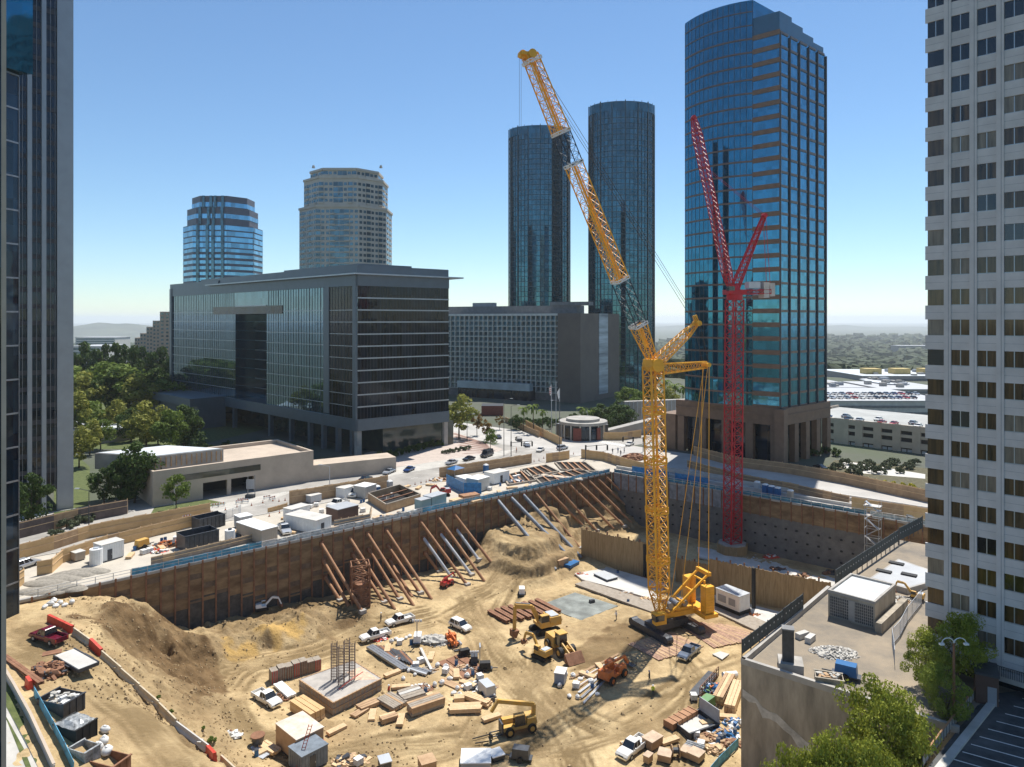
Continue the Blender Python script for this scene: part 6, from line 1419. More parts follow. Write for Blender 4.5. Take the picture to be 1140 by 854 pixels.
def telehandler(name, label, a, b, paint, s=1.0, boom=None, forks=True):
    c, yaw = ground_pair(a, b, 'pit'); T = thing(name, label, 'telehandler' if forks else 'boom lift', c, yaw); T.scale = (s,)*3
    mb = MB(); mb.box(-2.3,-.95,.75,2.4,.95,1.15); mb.taper(-2.4,-1.0,1.15,-.9,1.0,1.9,.1,.1); mb.taper(.4,-1.0,1.15,2.3,-.2,1.75,.1,.05); mb.build('chassis', paint, T, world=False)
    mb = MB(); mb.taper(-.7,.15,1.15,.9,1.0,2.5,.1,.06); cb_ = mb.build('cab' if forks else 'control_box', M['wind'] if forks else paint, T, world=False)
    mb = MB(); mb.box(-.65,.18,2.5,.85,.97,2.6); mb.build('cab_roof', paint, cb_, world=False)
    for sx in (-1.6,1.6):
        for q in (-1,1): mb = MB(); mb.wheel((sx,q*1.05,.62),.62,.42,n=16); w = mb.build('wheel', M['black'], T, world=False); mb = MB(); mb.wheel((sx,q*1.28,.62),.33,.03); mb.build('rim', paint, w, world=False)
    boom = boom or ((-2.2,1.9),(-2.1,3.1),(3.3,5.2))
    mb = MB(); arm(mb, boom, *((.42,.5) if forks else (.26,.3))); mb.build('boom', paint, T, world=False)
    e = boom[-1]
    mb = MB(); mb.bar((e[0]-.1,0,e[1]+.1),(e[0]+.9,0,e[1]-1.3),.35,.4); mb.build('boom_head', paint, T, world=False)
    if forks: mb = MB(); mb.box(2.4,-.8,.3,2.6,.8,1.7); mb.box(2.6,-.6,.2,3.9,-.45,.3); mb.box(2.6,.45,.2,3.9,.6,.3); mb.build('fork_carriage', M['dgrey'], T, world=False)
    else: 
        mb = MB(); x, z = e[0]+1.2, e[1]-1.9
        for yy in (-.8,.8): mb.bar((x,yy,z+1.1),(x+.9,yy,z+1.1),.05,.05); mb.bar((x,yy,z+.5),(x+.9,yy,z+.5),.05,.05)
        for xx in (x,x+.9):
            mb.bar((xx,-.8,z+1.1),(xx,.8,z+1.1),.05,.05)
            for yy in (-.8,0,.8): mb.bar((xx,yy,z),(xx,yy,z+1.1),.05,.05)
        mb.box(x,-.8,z,x+.9,.8,z+.08); mb.build('work_platform', M['dgrey'], T, world=False)
    return T
telehandler('telehandler', 'yellow telehandler with boom raised to the left in the bottom centre', (590,811),(564,816), M['yelm'], 1.08, boom=((-2.2,1.6),(-2.25,3.2),(3.0,4.6)))
telehandler('boom_lift', 'orange boom lift standing beside the crane boom shadow', (671,763),(692,749), M['orange'], 1.15, boom=((-2.0,1.6),(-2.2,2.6),(3.2,2.2)), forks=False)
telehandler('boom_lift', 'small orange lift at the edge of the rubble pile below the white suv', (499,712),(507,722), M['orange'], .75, boom=((-2.0,1.6),(-2.2,2.6),(2.6,2.2)), forks=False)
telehandler('boom_lift', 'red boom lift at the foot of the struts near the dirt ramp', (493,655),(502,650), M['carr'], .7, boom=((-2.0,1.6),(-2.2,2.6),(3.2,3.2)), forks=False)
telehandler('boom_lift', 'dim red lift under the struts, left of the other red lift', (460,634),(468,631), M['carr'], .7, boom=((-2.0,1.6),(-2.2,2.6),(2.8,2.4)), forks=False)
def compact(label, px, py, m, s=1.0, mast=0, base='pit', name='light_tower'):
    c = G(px,py) if base == 'pit' else P(px,py); T = thing(name, label, 'site machine', c, R.random()*3); T.scale = (s,)*3
    mb = MB(); mb.taper(-1.0,-.6,.45,1.0,.6,1.45,.08,.06); mb.build('housing', m, T, world=False); mb = MB(); mb.box(-1.3,-.5,.3,1.3,.5,.44); mb.bar((1.3,0,.38),(2.2,0,.35),.1,.1); mb.build('chassis', M['dgrey'], T, world=False)
    for q in (-1,1): mb = MB(); mb.wheel((0,q*.7,.33),.33,.2); mb.build('wheel', M['black'], T, world=False)
    if mast: 
        mb = MB(); mb.bar((-.9,0,1.45),(-.9,0,1.45+mast),.14,.14); mb.build('mast', M['steel'], T, world=False)
        for k in range(4): mb = MB(); mb.box(-1.0,-.75+k*.4,1.5+mast,-.75,-.45+k*.4,1.8+mast); mb.build('floodlight', M['lgrey'], T, world=False)
    return T
compact('light tower with short mast beside the rubble pile', 465,716, M['white'], 1.2, 2.2)
compact('black compact machine, leftmost of the row of three near the steel plate', 517,731, M['black'], .95, 1.2)
compact('black compact machine, middle of the row of three near the steel plate', 528,738, M['dgrey'], 1.05, .6)
compact('tall black light tower, rightmost of the row of three near the steel plate', 540,746, M['black'], 1.0, 2.6)
compact('pale portable compressor above the stacked steel beams', 581,662, M['white'], 1.1, 0, name='compressor')
compact('small grey generator at the bottom edge beside the boom shadow', 580,846, M['dgrey'], 1.2, 0, name='generator')
compact('blue portable generator on the low concrete roof', 942,755, M['bluep'], 1.3, 0, 'street', name='generator')
compact('pale green-grey generator cabinet at the right end of the bag pile', 542,775, M['lgrey'], 1.5, 0, name='generator')
compact('green-lidded machine beside the tool rack near the concrete building', 787,790, M['green'], 1.3, 0, name='generator')
compact('yellow machine among the pipes on the gravel yard at left', 158,610, M['yelm'], 1.2, 0, 'street', name='compressor')
compact('small grey pump by the excavation corner with red barrier', 659,672, M['dgrey'], .6, 0, name='pump')
# ================================================================ yard contents
def PT(px, py, base): return P(px,py) if base == 'street' else G(px,py)
def frame2(a, b, base='street'):   # a, b: picture points of the two ground corners nearest the camera
    pa, pb = PT(*a, base), PT(*b, base); z = min(pa.z, pb.z); d = Vector((pb.x-pa.x, pb.y-pa.y, 0)); L = d.length; d.normalize(); n = Vector((-d.y,d.x,0))
    if n.dot(Vector((pa.x,pa.y,0))) < 0: n = -n
    return Vector((pa.x,pa.y,z)), d, n, L
def fbox(mb, f, x0, x1, y0, y1, z0, z1, m=0):    # box in the local frame (along, away, up)
    o, d, n, L = f; q = [o+d*x+n*y for x, y in ((x0,y0),(x1,y0),(x1,y1),(x0,y1))]
    if (q[1]-q[0]).cross(q[2]-q[1]).z < 0: q = q[::-1]
    mb.hexa([(p.x,p.y,o.z+z0) for p in q], [(p.x,p.y,o.z+z1) for p in q], m)
def container(name, label, cat, a, b, depth, h, m, roofm=None, base='street', ribs=True, door=None, skids=True):
    f = frame2(a, b, base); o, d, n, L = f; T = thing(name, label, cat, o+d*L/2); mb = MB(); fbox(mb, f, 0,L,0,depth,.2,h)
    if ribs:
        for k in range(int(L/.45)): fbox(mb, f, .1+k*.45,.25+k*.45,-.05,-.001,.3,h-.15)
        for k in range(int(depth/.45)):
            fbox(mb, f, -.05,-.001,.1+k*.45,.25+k*.45,.3,h-.15); fbox(mb, f, L+.001,L+.05,.1+k*.45,.25+k*.45,.3,h-.15)
    mb.build('wall', m, T); mb = MB(); fbox(mb, f, -.08,L+.08,-.08,depth+.08,h+.003,h+.12); mb.build('roof', roofm or m, T)
    if skids: mb = MB(); fbox(mb, f, .1,L-.1,.1,.35,-.15,.2); fbox(mb, f, .1,L-.1,depth-.4,depth-.15,-.15,.2); mb.build('skids', M['dgrey'], T)
    if door is not None: mb = MB(); fbox(mb, f, L*door,L*door+.9,-.09,-.06,.25,2.2); dd = mb.build('door', M['dgrey'], T); mb = MB(); fbox(mb, f, L*door+.75,L*door+.82,-.14,-.091,1.1,1.3); mb.build('handle', M['lgrey'], dd)
    return T, f
def skip(name, label, a, b, depth, h, m, base='street', fill=None, cat='skip', seed=1):
    f = frame2(a, b, base); o, d, n, L = f; T = thing(name, label, cat, o+d*L/2); mb = MB(); t = .1
    fbox(mb, f, 0,L,0,t,0,h); fbox(mb, f, 0,L,depth-t,depth,0,h); fbox(mb, f, 0,t,t,depth-t,0,h); fbox(mb, f, L-t,L,t,depth-t,0,h); fbox(mb, f, t,L-t,t,depth-t,.05,.2)
    mb.build('shell', m, T); mb = MB()
    for k in range(int(L/.9)+1): x = min(L-.08,k*.9); fbox(mb, f, x,x+.08,-.1,-.001,0,h)
    fbox(mb, f, -.06,L+.06,-.12,t+.04,h+.002,h+.1); fbox(mb, f, -.06,L+.06,depth-t-.04,depth+.08,h+.002,h+.1); mb.build('ribs', m, T)
    if fill:
        mb = MB(); rr = random.Random(seed)
        for k in range(46): p = o+d*rr.uniform(.5,L-.5)+n*rr.uniform(.4,depth-.4); s = rr.uniform(.2,.5); mb.cbox((p.x,p.y,o.z+h-.7+rr.random()*.7), s*1.6,s,s*.6, rr.random()*3, rr.randrange(2))
        tag(mb.build('debris_load', fill), 'loose broken debris filling '+label[:40].rsplit(' ',1)[0], 'debris', kind='stuff')
    return T, f
# stacks of long things
def stack(name, label, cat, a, b, L, nx, nz, w, h, m, base='pit', round_=False, messy=.1, seed=0, ibeam=False, bunks=True, partname='bars'):
    pa, pb = PT(*a, base), PT(*b, base); c = (pa+pb)/2; yaw = math.atan2(pb.y-pa.y, pb.x-pa.x); L = L or math.hypot(pb.x-pa.x, pb.y-pa.y)
    T = thing(name, label, cat, c, yaw); rr = random.Random(seed); pn = {'timber stack':'board','beam stack':'beam','pipe stack':'pipe'}.get(cat,'bar'); z0 = .2 if bunks else .02
    for k in range(nz):
        for j in range(nx):
            mb = MB(); y = (j-(nx-1)/2)*w*1.12+rr.uniform(-.02,.02); z = z0+k*h*1.03; dx = rr.uniform(-messy,messy)*L*.12; l = L*rr.uniform(1-messy,1); dy = rr.uniform(-messy,messy)*w*1.5
            if round_: mb.tube((-l/2+dx,y,z+h/2),(l/2+dx,y+dy,z+h/2), h/2, 8)
            elif ibeam:
                for q0, q1, ww in ((0,.12,w),(h-.12,h,w),(.12,h-.12,.12)): mb.hexa([(-l/2+dx,y-ww/2,z+q0),(l/2+dx,y-ww/2,z+q0),(l/2+dx,y+ww/2,z+q0),(-l/2+dx,y+ww/2,z+q0)], [(-l/2+dx,y-ww/2,z+q1),(l/2+dx,y-ww/2,z+q1),(l/2+dx,y+ww/2,z+q1),(-l/2+dx,y+ww/2,z+q1)])
            else: mb.hexa([(-l/2+dx,y-w/2,z),(l/2+dx,y-w/2+dy,z),(l/2+dx,y+w/2+dy,z),(-l/2+dx,y+w/2,z)], [(-l/2+dx,y-w/2,z+h),(l/2+dx,y-w/2+dy,z+h),(l/2+dx,y+w/2+dy,z+h),(-l/2+dx,y+w/2,z+h)])
            mb.build(pn, rr.choice(m) if isinstance(m, list) else m, T, world=False)
    if bunks:
        for s in (-.3,.3): mb = MB(); mb.box(L*s-.08,-nx*w*.6,0,L*s+.08,nx*w*.6,.19); mb.build('bearer', M['plyd'], T, world=False)
    return T
def pile(name, label, cat, px, py, rx, ry, h, n, s, m, base='pit', seed=0, flatp=.5):
    c = PT(px,py,base); T = thing(name, label, cat, c); mb = MB(); mb.blob((c.x,c.y,c.z-.2), rx*.9,ry*.9,h, 0, seed, 12, .2, True); rr = random.Random(seed)
    for k in range(n):
        a = rr.random()*6.28; r = rr.random()**.5; p = Vector((c.x+math.cos(a)*rx*r, c.y+math.sin(a)*ry*r, c.z+h*(1-r*r)*.9-.1)); q = s*rr.uniform(.4,1.3); u = Vector((rr.uniform(-1,1),rr.uniform(-1,1),rr.uniform(-.4,.4))).normalized()
        mb.bar(p-u*q*.6, p+u*q*.6, q*rr.uniform(.4,.9), q*rr.uniform(.25,.6), rr.randrange(len(m)) if isinstance(m, list) else 0)
    o = mb.build('chunks', m, T); tag(o, kind='stuff'); return T
def bag_kind(name, m):
    T = thing(name, 'bag', 'bag'); mb = MB(); mb.blob((0,0,.5), .55,.52,.55, 0, 3, 10, .14); mb.build('sack', m, T, world=False, smooth=True); mb = MB(); mb.blob((0,0,1.02), .22,.2,.16, 0, 4, 8, .3); mb.build('tied_top', m, T, world=False)
    return Kind(T)
BAG = bag_kind('bulk_bag', M['bag'])
rr = random.Random(77)
def bags(lst, grp, fmt, base='pit', s=1.0):
    for i, (x, y) in enumerate(sorted(lst)): p = PT(x,y,base); BAG.put(fmt % ORD[i % 16], p+Vector((0,0,-.06)), rr.random()*6, grp, (s*rr.uniform(.6,1.0), s*rr.uniform(.6,.95), s*rr.uniform(.45,.8)))
bags([(487,742),(496,744),(501,757),(484,764),(505,773),(512,776),(520,754),(492,762),(509,768)], 'white bags in the rubble yard', '%s from the left of the white bulk bags among the yard timber', s=1.05)
bags([(623,765),(634,776),(643,778),(638,754),(646,757),(658,760),(665,774),(630,752),(654,752)], 'white bags beside the mini excavator', '%s from the left of the white bulk bags below the wheel loader')
bags([(447,713),(452,711),(441,712),(436,716),(456,709)], 'white bags behind the rebar', '%s from the left of the pale bags heaped behind the rebar bundles')
bags([(50,677),(56,674),(62,676),(67,673),(72,675),(80,672),(60,671)], 'white bags at the foot of the gravel yard wall', '%s from the left of the white bags by the near wall end', s=1.15)
bags([(117,815),(116,828),(119,840),(109,836)], 'white bags beside the skips on the ramp', '%s from the left of the white sacks beside the tarped skip on the ramp', s=1.3)
bags([(455,748),(462,752),(449,757)], 'bags by the form block', '%s from the left of the small bags at the right corner of the form block', s=.8)

# --- barriers along the ramp
def barrier(label, a, b, m, red=False, grp=None):
    pa, pb = G(*a), G(*b); d = pb-pa; L = d.length; n = max(1, round(L/(2.0 if red else 3.8))); out = []
    for k in range(n):
        p = pa+d*((k+.5)/n); T = thing('plastic_barrier' if red else 'concrete_barrier', label if n == 1 else label+', %s piece' % ORD[k], 'barrier', p, math.atan2(d.y,d.x), grp); l = L/n*.97/2; mb = MB(); sl = (pb.z-pa.z)/L*l
        prof = [(-.34,0),(.34,0),(.3,.25),(.13,.45),(.1,1.0),(-.1,1.0),(-.13,.45),(-.3,.25)] if not red else [(-.3,0),(.3,0),(.26,.3),(.2,1.1),(-.2,1.1),(-.26,.3)]
        A = [(-l,y,z-sl) for y, z in prof]; B = [(l,y,z+sl) for y, z in prof]; mb.hexa(A, B); mb.build('shell', m, T, world=False)
        mb = MB()
        for e in (-.5,.5): mb.box(l*e-.25,-.36,-.05,l*e+.25,.36,.12)
        mb.build('foot', m, T, world=False)
bar_c = mat('barrier_concrete', (.5,.42,.3), .85, var=.15, sc=1)
barrier('red plastic barrier at the top of the chain by the dirt mound', (54,692),(81,705), M['red'], True, 'barriers along the ramp edge')
barrier('dirty concrete barrier between the two upper red barriers', (82,706),(100,719), bar_c, grp='barriers along the ramp edge')
barrier('single red barrier beside the flatbed trailer', (101,719),(113,731), M['red'], True, 'barriers along the ramp edge')
barrier('dirty concrete barrier along the long middle of the ramp', (114,732),(176,789), bar_c, grp='barriers along the ramp edge')
barrier('dirty concrete barrier low on the ramp beside the weeds', (177,790),(196,809), bar_c, grp='barriers along the ramp edge')
barrier('pale-topped concrete barrier just above the last red one', (197,810),(230,838), M['conc_l'], grp='barriers along the ramp edge')
barrier('lone red barrier near the bottom end of the ramp chain', (231,839),(239,848), M['red'], True, 'barriers along the ramp edge')
barrier('last concrete barrier cut by the bottom edge', (246,849),(262,864), bar_c, grp='barriers along the ramp edge')
barrier('red plastic barrier lying left of the rubble skip', (30,762),(34,768), M['red'], True)

# --- ramp skips and scrap
skip('skip', 'dark open skip heaped with pale rubble on the dirt ramp', (70,800),(95,789), 4.2, 2.0, M['dgrey'], 'pit', [M['rubble'], M['bag']], seed=3)
T, f = skip('skip', 'dark skip covered by a grey plastic tarp on the ramp', (84,829),(108,818), 3.6, 1.9, M['black'], 'pit', seed=4)
o, d, n, L = f; mb = MB(); rr = random.Random(4)
G_ = [[None]*9 for _ in range(9)]
for i in range(9):
    for j in range(9): p = o+d*(L*i/8)+n*(3.6*j/8); G_[i][j] = (p.x,p.y,o.z+1.95+.55*math.sin(math.pi*i/8)*math.sin(math.pi*j/8)+rr.uniform(-.12,.12))
for i in range(8):
    for j in range(8): mb.face([G_[i][j],G_[i+1][j],G_[i+1][j+1],G_[i][j+1]])
tag(mb.build('tarpaulin', M['plastic']), 'crumpled grey plastic tarp thrown over the dark ramp skip', 'tarp')
skip('skip', 'rust-brown open box at the bottom left corner beside the ramp', (126,868),(146,856), 4, 1.6, M['rust'], 'pit', seed=5)
T, f = skip('skip', 'small grey wrapped crate below the tarped skip', (94,850),(112,843), 2.6, 1.5, M['plastic'], 'pit', seed=6)
pile('scrap_pile', 'tangle of rusty drill parts left of the flatbed trailer', 'scrap pile', 53,748, 2.6,2.0,1.3, 90,.6, [M['rust'],M['rustp'],M['dgrey']], seed=8)
mb = MB(); p = G(58,737); mb.cbox((p.x,p.y,p.z+1.2), 2.2,1.3,.12, .5); tag(mb.build('steel_plate', M['rust']), 'brown plate lying on top of the rusty drill parts', 'steel plate')
stack('steel_beam', 'pair of long rusty beams along the left ramp edge', 'beam stack', (4,730),(46,768), None, 2,1,.35,.35, M['rust'], messy=.02, seed=2, ibeam=True)
T = thing('mesh_fence', 'sky-blue mesh fence running down the left of the ramp skips', 'fence', G(70,812)); ps = [G(x,y) for x,y in ((38,775),(49,795),(60,815),(72,838),(82,860))]; mb = MB(); pb = MB()
for a, b in zip(ps, ps[1:]): mb.bar(a+Vector((0,0,.6)), b+Vector((0,0,.6)), .05,1.2); pb.tube(a, a+Vector((0,0,1.3)), .05)
mb.build('mesh', M['cyan'], T); pb.build('posts', M['steel'], T)
T = thing('mesh_fence', 'blue mesh fence at the foot of the concrete building', 'fence', G(812,842)); ps = [G(x,y) for x,y in ((822,832),(812,842),(800,854),(790,866))]; mb = MB(); pb = MB()
for a, b in zip(ps, ps[1:]): mb.bar(a+Vector((0,0,.7)), b+Vector((0,0,.7)), .05,1.3); pb.tube(a, a+Vector((0,0,1.5)), .05)
mb.build('mesh', M['cyan'], T); pb.build('posts', M['steel'], T)
# side street and verge in the bottom left corner
def drape(name, pxs, m, up):
    mb = MB(); q = [G(x,y) for x,y in pxs]; mb.face([(p.x,p.y,p.z+up) for p in q]); tag(mb.build(name, m), kind='structure')
drape('verge', [(2,752),(14,772),(62,868),(34,868),(2,790)], M['grass'], .12)
drape('side_pavement', [(2,780),(30,830),(48,868),(2,868)], M['walk'], .2)
T = thing('low_wall', 'thin pale kerb wall between the verge and the ramp edge at far left', 'wall', G(25,800)); mb = MB(); ps = [G(x,y) for x,y in ((3,750),(16,772),(34,805),(60,862))]
for a, b in zip(ps, ps[1:]): mb.bar(a+Vector((0,0,.5)), b+Vector((0,0,.5)), .2,1.1)
mb.build('face', M['conc_l'], T); mb = MB()
for a, b in zip(ps, ps[1:]): mb.bar(a+Vector((0,0,1.12)), b+Vector((0,0,1.12)), .3,.1)
mb.build('capping', M['beige'], T)

# --- form block and rebar cage
def foundation():
    zt = -13.2; q = [P(333,756,zt), P(371,782,zt), P(425,755,zt), P(393,735,zt)]; c = sum(q, Vector())/4
    T = thing('foundation_block', 'square board-formed concrete foundation block with rebar columns on top', 'foundation', Vector((c.x,c.y,-15)))
    mb = MB(); mb.hexa([(p.x,p.y,-15.2) for p in q], [(p.x,p.y,zt-.15) for p in q]); mb.build('formwork', M['form'], T)
    mb = MB(); mb.face([(lerp(p,c,.03).x,lerp(p,c,.03).y,zt-.05) for p in q]); mb.build('top_surface', mat('wet_concrete', (.28,.26,.24), .8, var=.3, sc=.5, col2=(.46,.42,.37)), T)
    mb = MB(); q2 = [P(395,757,zt), P(421,756,zt), P(402,742,zt), P(386,748,zt)]; mb.face([(p.x,p.y,zt-.04) for p in q2]); mb.build('plywood_patch', mat('pink_ply', (.60,.42,.3), .8, var=.2, sc=2), T)
    mb = MB()
    for i in range(4):
        a, b = q[i], q[(i+1) % 4]; d = (b-a).normalized(); L = (b-a).length; n = nrm_to_cam(a,b)
        for k in range(int(L/.8)): p = a+d*(k+.5)*.8; mb.cbox((p.x,p.y,-15.1), .1,.1,1.95, math.atan2(d.y,d.x))
        mb.bar(Vector((a.x,a.y,zt-.1)), Vector((b.x,b.y,zt-.1)), .22,.2); mb.bar(Vector((a.x,a.y,zt-1.1)), Vector((b.x,b.y,zt-1.1)), .24,.15)
    mb.build('form_studs', M['plyd'], T)
    Tc = thing('rebar_cage', 'group of tall rebar column cages standing on the foundation block', 'rebar cage', P(383,760,zt))
    for px, py, ty in ((372,757,716),(380,763,720),(392,757,717),(386,750,712)):
        p = P(px,py,zt); D = p.y; zt2 = CH-(ty-HY)*D/F; mb = MB(); s = .42
        for a in (-s,0,s):
            for b in (-s,0,s):
                if a or b: mb.tube((p.x+a,p.y+b,zt), (p.x+a,p.y+b,zt2+R.uniform(-.3,.3)), .045, 4)
        k = 0
        while zt+.3+k*.45 < zt2: 
            z = zt+.3+k*.45; k += 1
            for u, v in (((-s,-s),(s,-s)),((s,-s),(s,s)),((s,s),(-s,s)),((-s,s),(-s,-s))): mb.tube((p.x+u[0],p.y+u[1],z),(p.x+v[0],p.y+v[1],z), .035, 4)
        mb.build('column_cage', mat('rebar', (.17,.13,.11), .8, var=.2, sc=3), Tc)
    mb = MB(); p = P(382,765,zt)
    for a, b in (((377,768),(399,757)),((381,764),(404,754))): u, v = P(*a,zt), P(*b,zt); mb.tube(u+Vector((0,0,.1)), v+Vector((0,0,.9)), .07, 5)
    mb.build('red_braces', M['red'], Tc)
foundation()
def form_wall(label, a, b, depth, h, seed):
    f = frame2(a, b, 'pit'); o, d, n, L = f; T = thing('formwork_stack', label, 'formwork', o+d*L/2); rr = random.Random(seed)
    N = 7
    for k in range(N):
        mb = MB(); hh = h*rr.uniform(.8,1.1); fbox(mb, f, L*k/N+.04,L*(k+1)/N-.04,0,depth,0,hh); pn = mb.build('panel', M['form'], T)
        mb = MB()
        for j in range(3): fbox(mb, f, L*k/N+.15+j*L/N*.3,L*k/N+.25+j*L/N*.3,-.1,-.003,.05,hh-.05)
        mb.build('rib', M['rust'] if k % 3 else M['red'], pn)
form_wall('row of tall rusty-ribbed wall formwork panels left of the foundation block', (302,762),(358,746), 1.6, 2.4, 3)
stack('light_steel_stack', 'bundle of pale square tubes between the pickup and the foundation block', 'pipe stack', (309,763),(325,778), None, 4,1,.35,.35, M['white'], seed=5, messy=.04)
T = thing('coil_pair', 'two red cable coils beside the pale tubes', 'cable coil', G(313,777))
for px, py in ((310,776),(318,779)):
    p = G(px,py); mb = MB()
    for k in range(12): a = k*math.pi/6; b = a+math.pi/6; mb.tube((p.x+.55*math.cos(a),p.y+.55*math.sin(a),p.z+.2),(p.x+.55*math.cos(b),p.y+.55*math.sin(b),p.z+.2), .18, 6)
    mb.build('coil', M['rust'], T)
stack('plywood_stack', 'long plywood box beam below the foundation block', 'timber stack', (330,789),(354,804), None, 3,3,.75,.5, [M['ply'], M['lumber']], seed=6, messy=.03)
container('site_shed', 'plywood site shed with pale flat roof at the bottom left of the pit', 'shed', (307,831),(330,850), 4.2, 3.2, M['plyd'], mat('pale_board', (.62,.52,.42), .8, var=.15, sc=1), 'pit', ribs=False)
T, f = container('storage_container', 'grey steel container with red items on top, right of the plywood shed', 'container', (336,860),(365,850), 3.4, 2.6, mat('slate_container', (.16,.19,.22), .6, var=.2, sc=1), None, 'pit', door=.3)
pile('material_pile', 'red and wooden odds and ends heaped on the grey container', 'material pile', 352,826, 1.3,1.0,.5, 25,.45, [M['red'],M['lumber'],M['dgrey']], seed=11); 
T = thing('ladder', 'red ladder leaning on the grey container', 'ladder', G(326,858)); a, b = G(329,858), G(329,858)+Vector((1.2,2.0,5)); mb = MB()
for s in (0,.45): mb.bar(a+Vector((s,0,0)), b+Vector((s,0,0)), .07,.07)
mb.build('rails', M['red'], T); mb = MB()
for k in range(13): p = lerp(a,b,(k+.5)/13); mb.bar(p, p+Vector((.45,0,0)), .05,.05)
mb.build('rungs', M['red'], T)
T = thing('bucket', 'dark rusty concrete bucket left of the plywood shed', 'bucket', G(287,829)); p = G(287,829); mb = MB(); mb.tube(p, p+Vector((0,0,1.3)), .65, 14, 0, .95); mb.build('shell', M['dgrey'], T); mb = MB(); mb.tube(p+Vector((0,0,1.3)), p+Vector((0,0,1.4)), 1.0, 14); mb.build('rim', M['rust'], T)
stack('board_stack', 'blue-grey sheets lying below the rusty bucket', 'timber stack', (277,832),(299,844), None, 2,1,.9,.15, [M['lgrey'],M['grey']], seed=8, bunks=False)
stack('timber_stack', 'short orange timbers beside the rusty bucket', 'timber stack', (291,829),(309,842), None, 3,1,.45,.4, M['lumber'], seed=9)
pile('junk_pile', 'small junk on a pale board on the dirt bank', 'junk', 258,818, 1.6,1.1,.4, 22,.5, [M['bag'],M['rust'],M['rubble']], seed=12)
# --- timber and steel laydown yard
stack('timber_deck', 'striped timber deck panel stack at the right of the foundation block', 'timber stack', (427,779),(446,790), None, 7,2,.36,.3, [M['plyd'],M['form']], seed=13, messy=.03)
stack('form_panel_stack', 'pale form panels piled beyond the striped deck panels', 'timber stack', (445,780),(470,772), None, 4,3,.7,.22, [M['conc_l'],M['form']], seed=14)
stack('timber_stack', 'long dark timber stack in front of the form panels', 'timber stack', (455,797),(492,783), None, 4,3,.5,.42, [M['form'],M['plyd']], seed=15, messy=.05)
stack('lumber_stack', 'bright new lumber stack nearest the telehandler, lower tier', 'timber stack', (499,792),(537,791), None, 6,2,.3,.3, M['lumber'], seed=16, messy=.12)
stack('lumber_stack', 'bright new lumber boards fanned out above the lower lumber stack', 'timber stack', (516,776),(546,787), None, 4,2,.32,.3, M['lumber'], seed=17, messy=.15)
stack('lumber_stack', 'short bright lumber bundle left of the fanned boards', 'timber stack', (505,781),(517,780), None, 4,2,.3,.3, M['lumber'], seed=18)
stack('timber_stack', 'small plank pile in front of the foundation block corner', 'timber stack', (392,800),(408,790), None, 3,1,.4,.25, M['plyd'], seed=19)
stack('timber_stack', 'short timber block right below the striped deck', 'timber stack', (423,806),(442,800), None, 3,2,.45,.35, [M['lumber'],M['plyd']], seed=20)
stack('timber_stack', 'red-ended timbers beside the foundation block base', 'timber stack', (399,792),(420,783), None, 3,1,.5,.5, [M['plyd'],M['rust']], seed=21)
for i in range(9):
    x0, y0 = 417+i*3.4, 718+i*.9; stack('rebar_bundle', '%s from the left of the dark rebar bundles below the parked white pickups' % ORD[i], 'rebar bundle', (x0+2,y0+2),(x0+17,y0+16), None, 3,2,.2,.2, [M['rust'],M['dgrey']], seed=30+i, bunks=False, messy=.1)
stack('steel_beam_stack', 'long grey steel members beside the rebar bundles', 'beam stack', (411,722),(452,748), None, 3,1,.45,.4, M['steel'], seed=41, messy=.05)
stack('form_beam', 'long pale beam lying across the bag pile', 'beam stack', (468,724),(481,750), None, 1,1,.45,.4, M['conc_l'], seed=42)
stack('form_beam', 'grey beams by the bags, pointing at the foundation block', 'beam stack', (455,745),(478,752), None, 3,1,.4,.3, [M['lgrey'],M['steel']], seed=43, messy=.15)
stack('steel_plate', 'wide brown steel plates below the three black machines', 'steel plate', (500,733),(530,752), None, 3,1,1.6,.12, M['rust'], seed=44, bunks=False, messy=.04)
stack('timber_stack', 'scattered planks in the middle of the rubble yard', 'timber stack', (497,742),(512,757), None, 4,1,.3,.2, M['plyd'], seed=45, messy=.3, bunks=False)
stack('timber_stack', 'brown planks beneath the white bags', 'timber stack', (490,757),(515,768), None, 4,1,.35,.2, [M['plyd'],M['form']], seed=46, messy=.3, bunks=False)
pile('rubble_pile', 'grey rubble heap left of the small orange lift', 'rubble pile', 484,714, 3.6,2.4,1.2, 160,.35, [M['rubble'],M['conc'],M['dgrey']], seed=50)
for i, (x, y, rx, lab, ms) in enumerate(((530,764,2.6,'dark mechanical scrap at the right end of the bag row',[M['dgrey'],M['steel'],M['bag']]),(543,766,1.8,'small scrap heap beside the generator cabinet',[M['dgrey'],M['plyd']]),(470,766,2.2,'low debris heap between the rebar and the new lumber',[M['rust'],M['form'],M['bag']]),(440,735,2.0,'debris strewn along the foot of the rebar',[M['rust'],M['conc_l']]),(515,745,2.0,'mixed scrap around the steel plates',[M['plyd'],M['dgrey'],M['conc_l']]),(478,747,2.0,'offcut timber heap in the middle of the yard',[M['form'],M['plyd']]),(424,712,1.6,'clutter between the foundation block and pickups',[M['red'],M['bag'],M['dgrey']]))):
    pile('debris_pile', lab, 'debris pile', x, y, rx, rx*.7, .5, 45, .5, ms, seed=60+i)
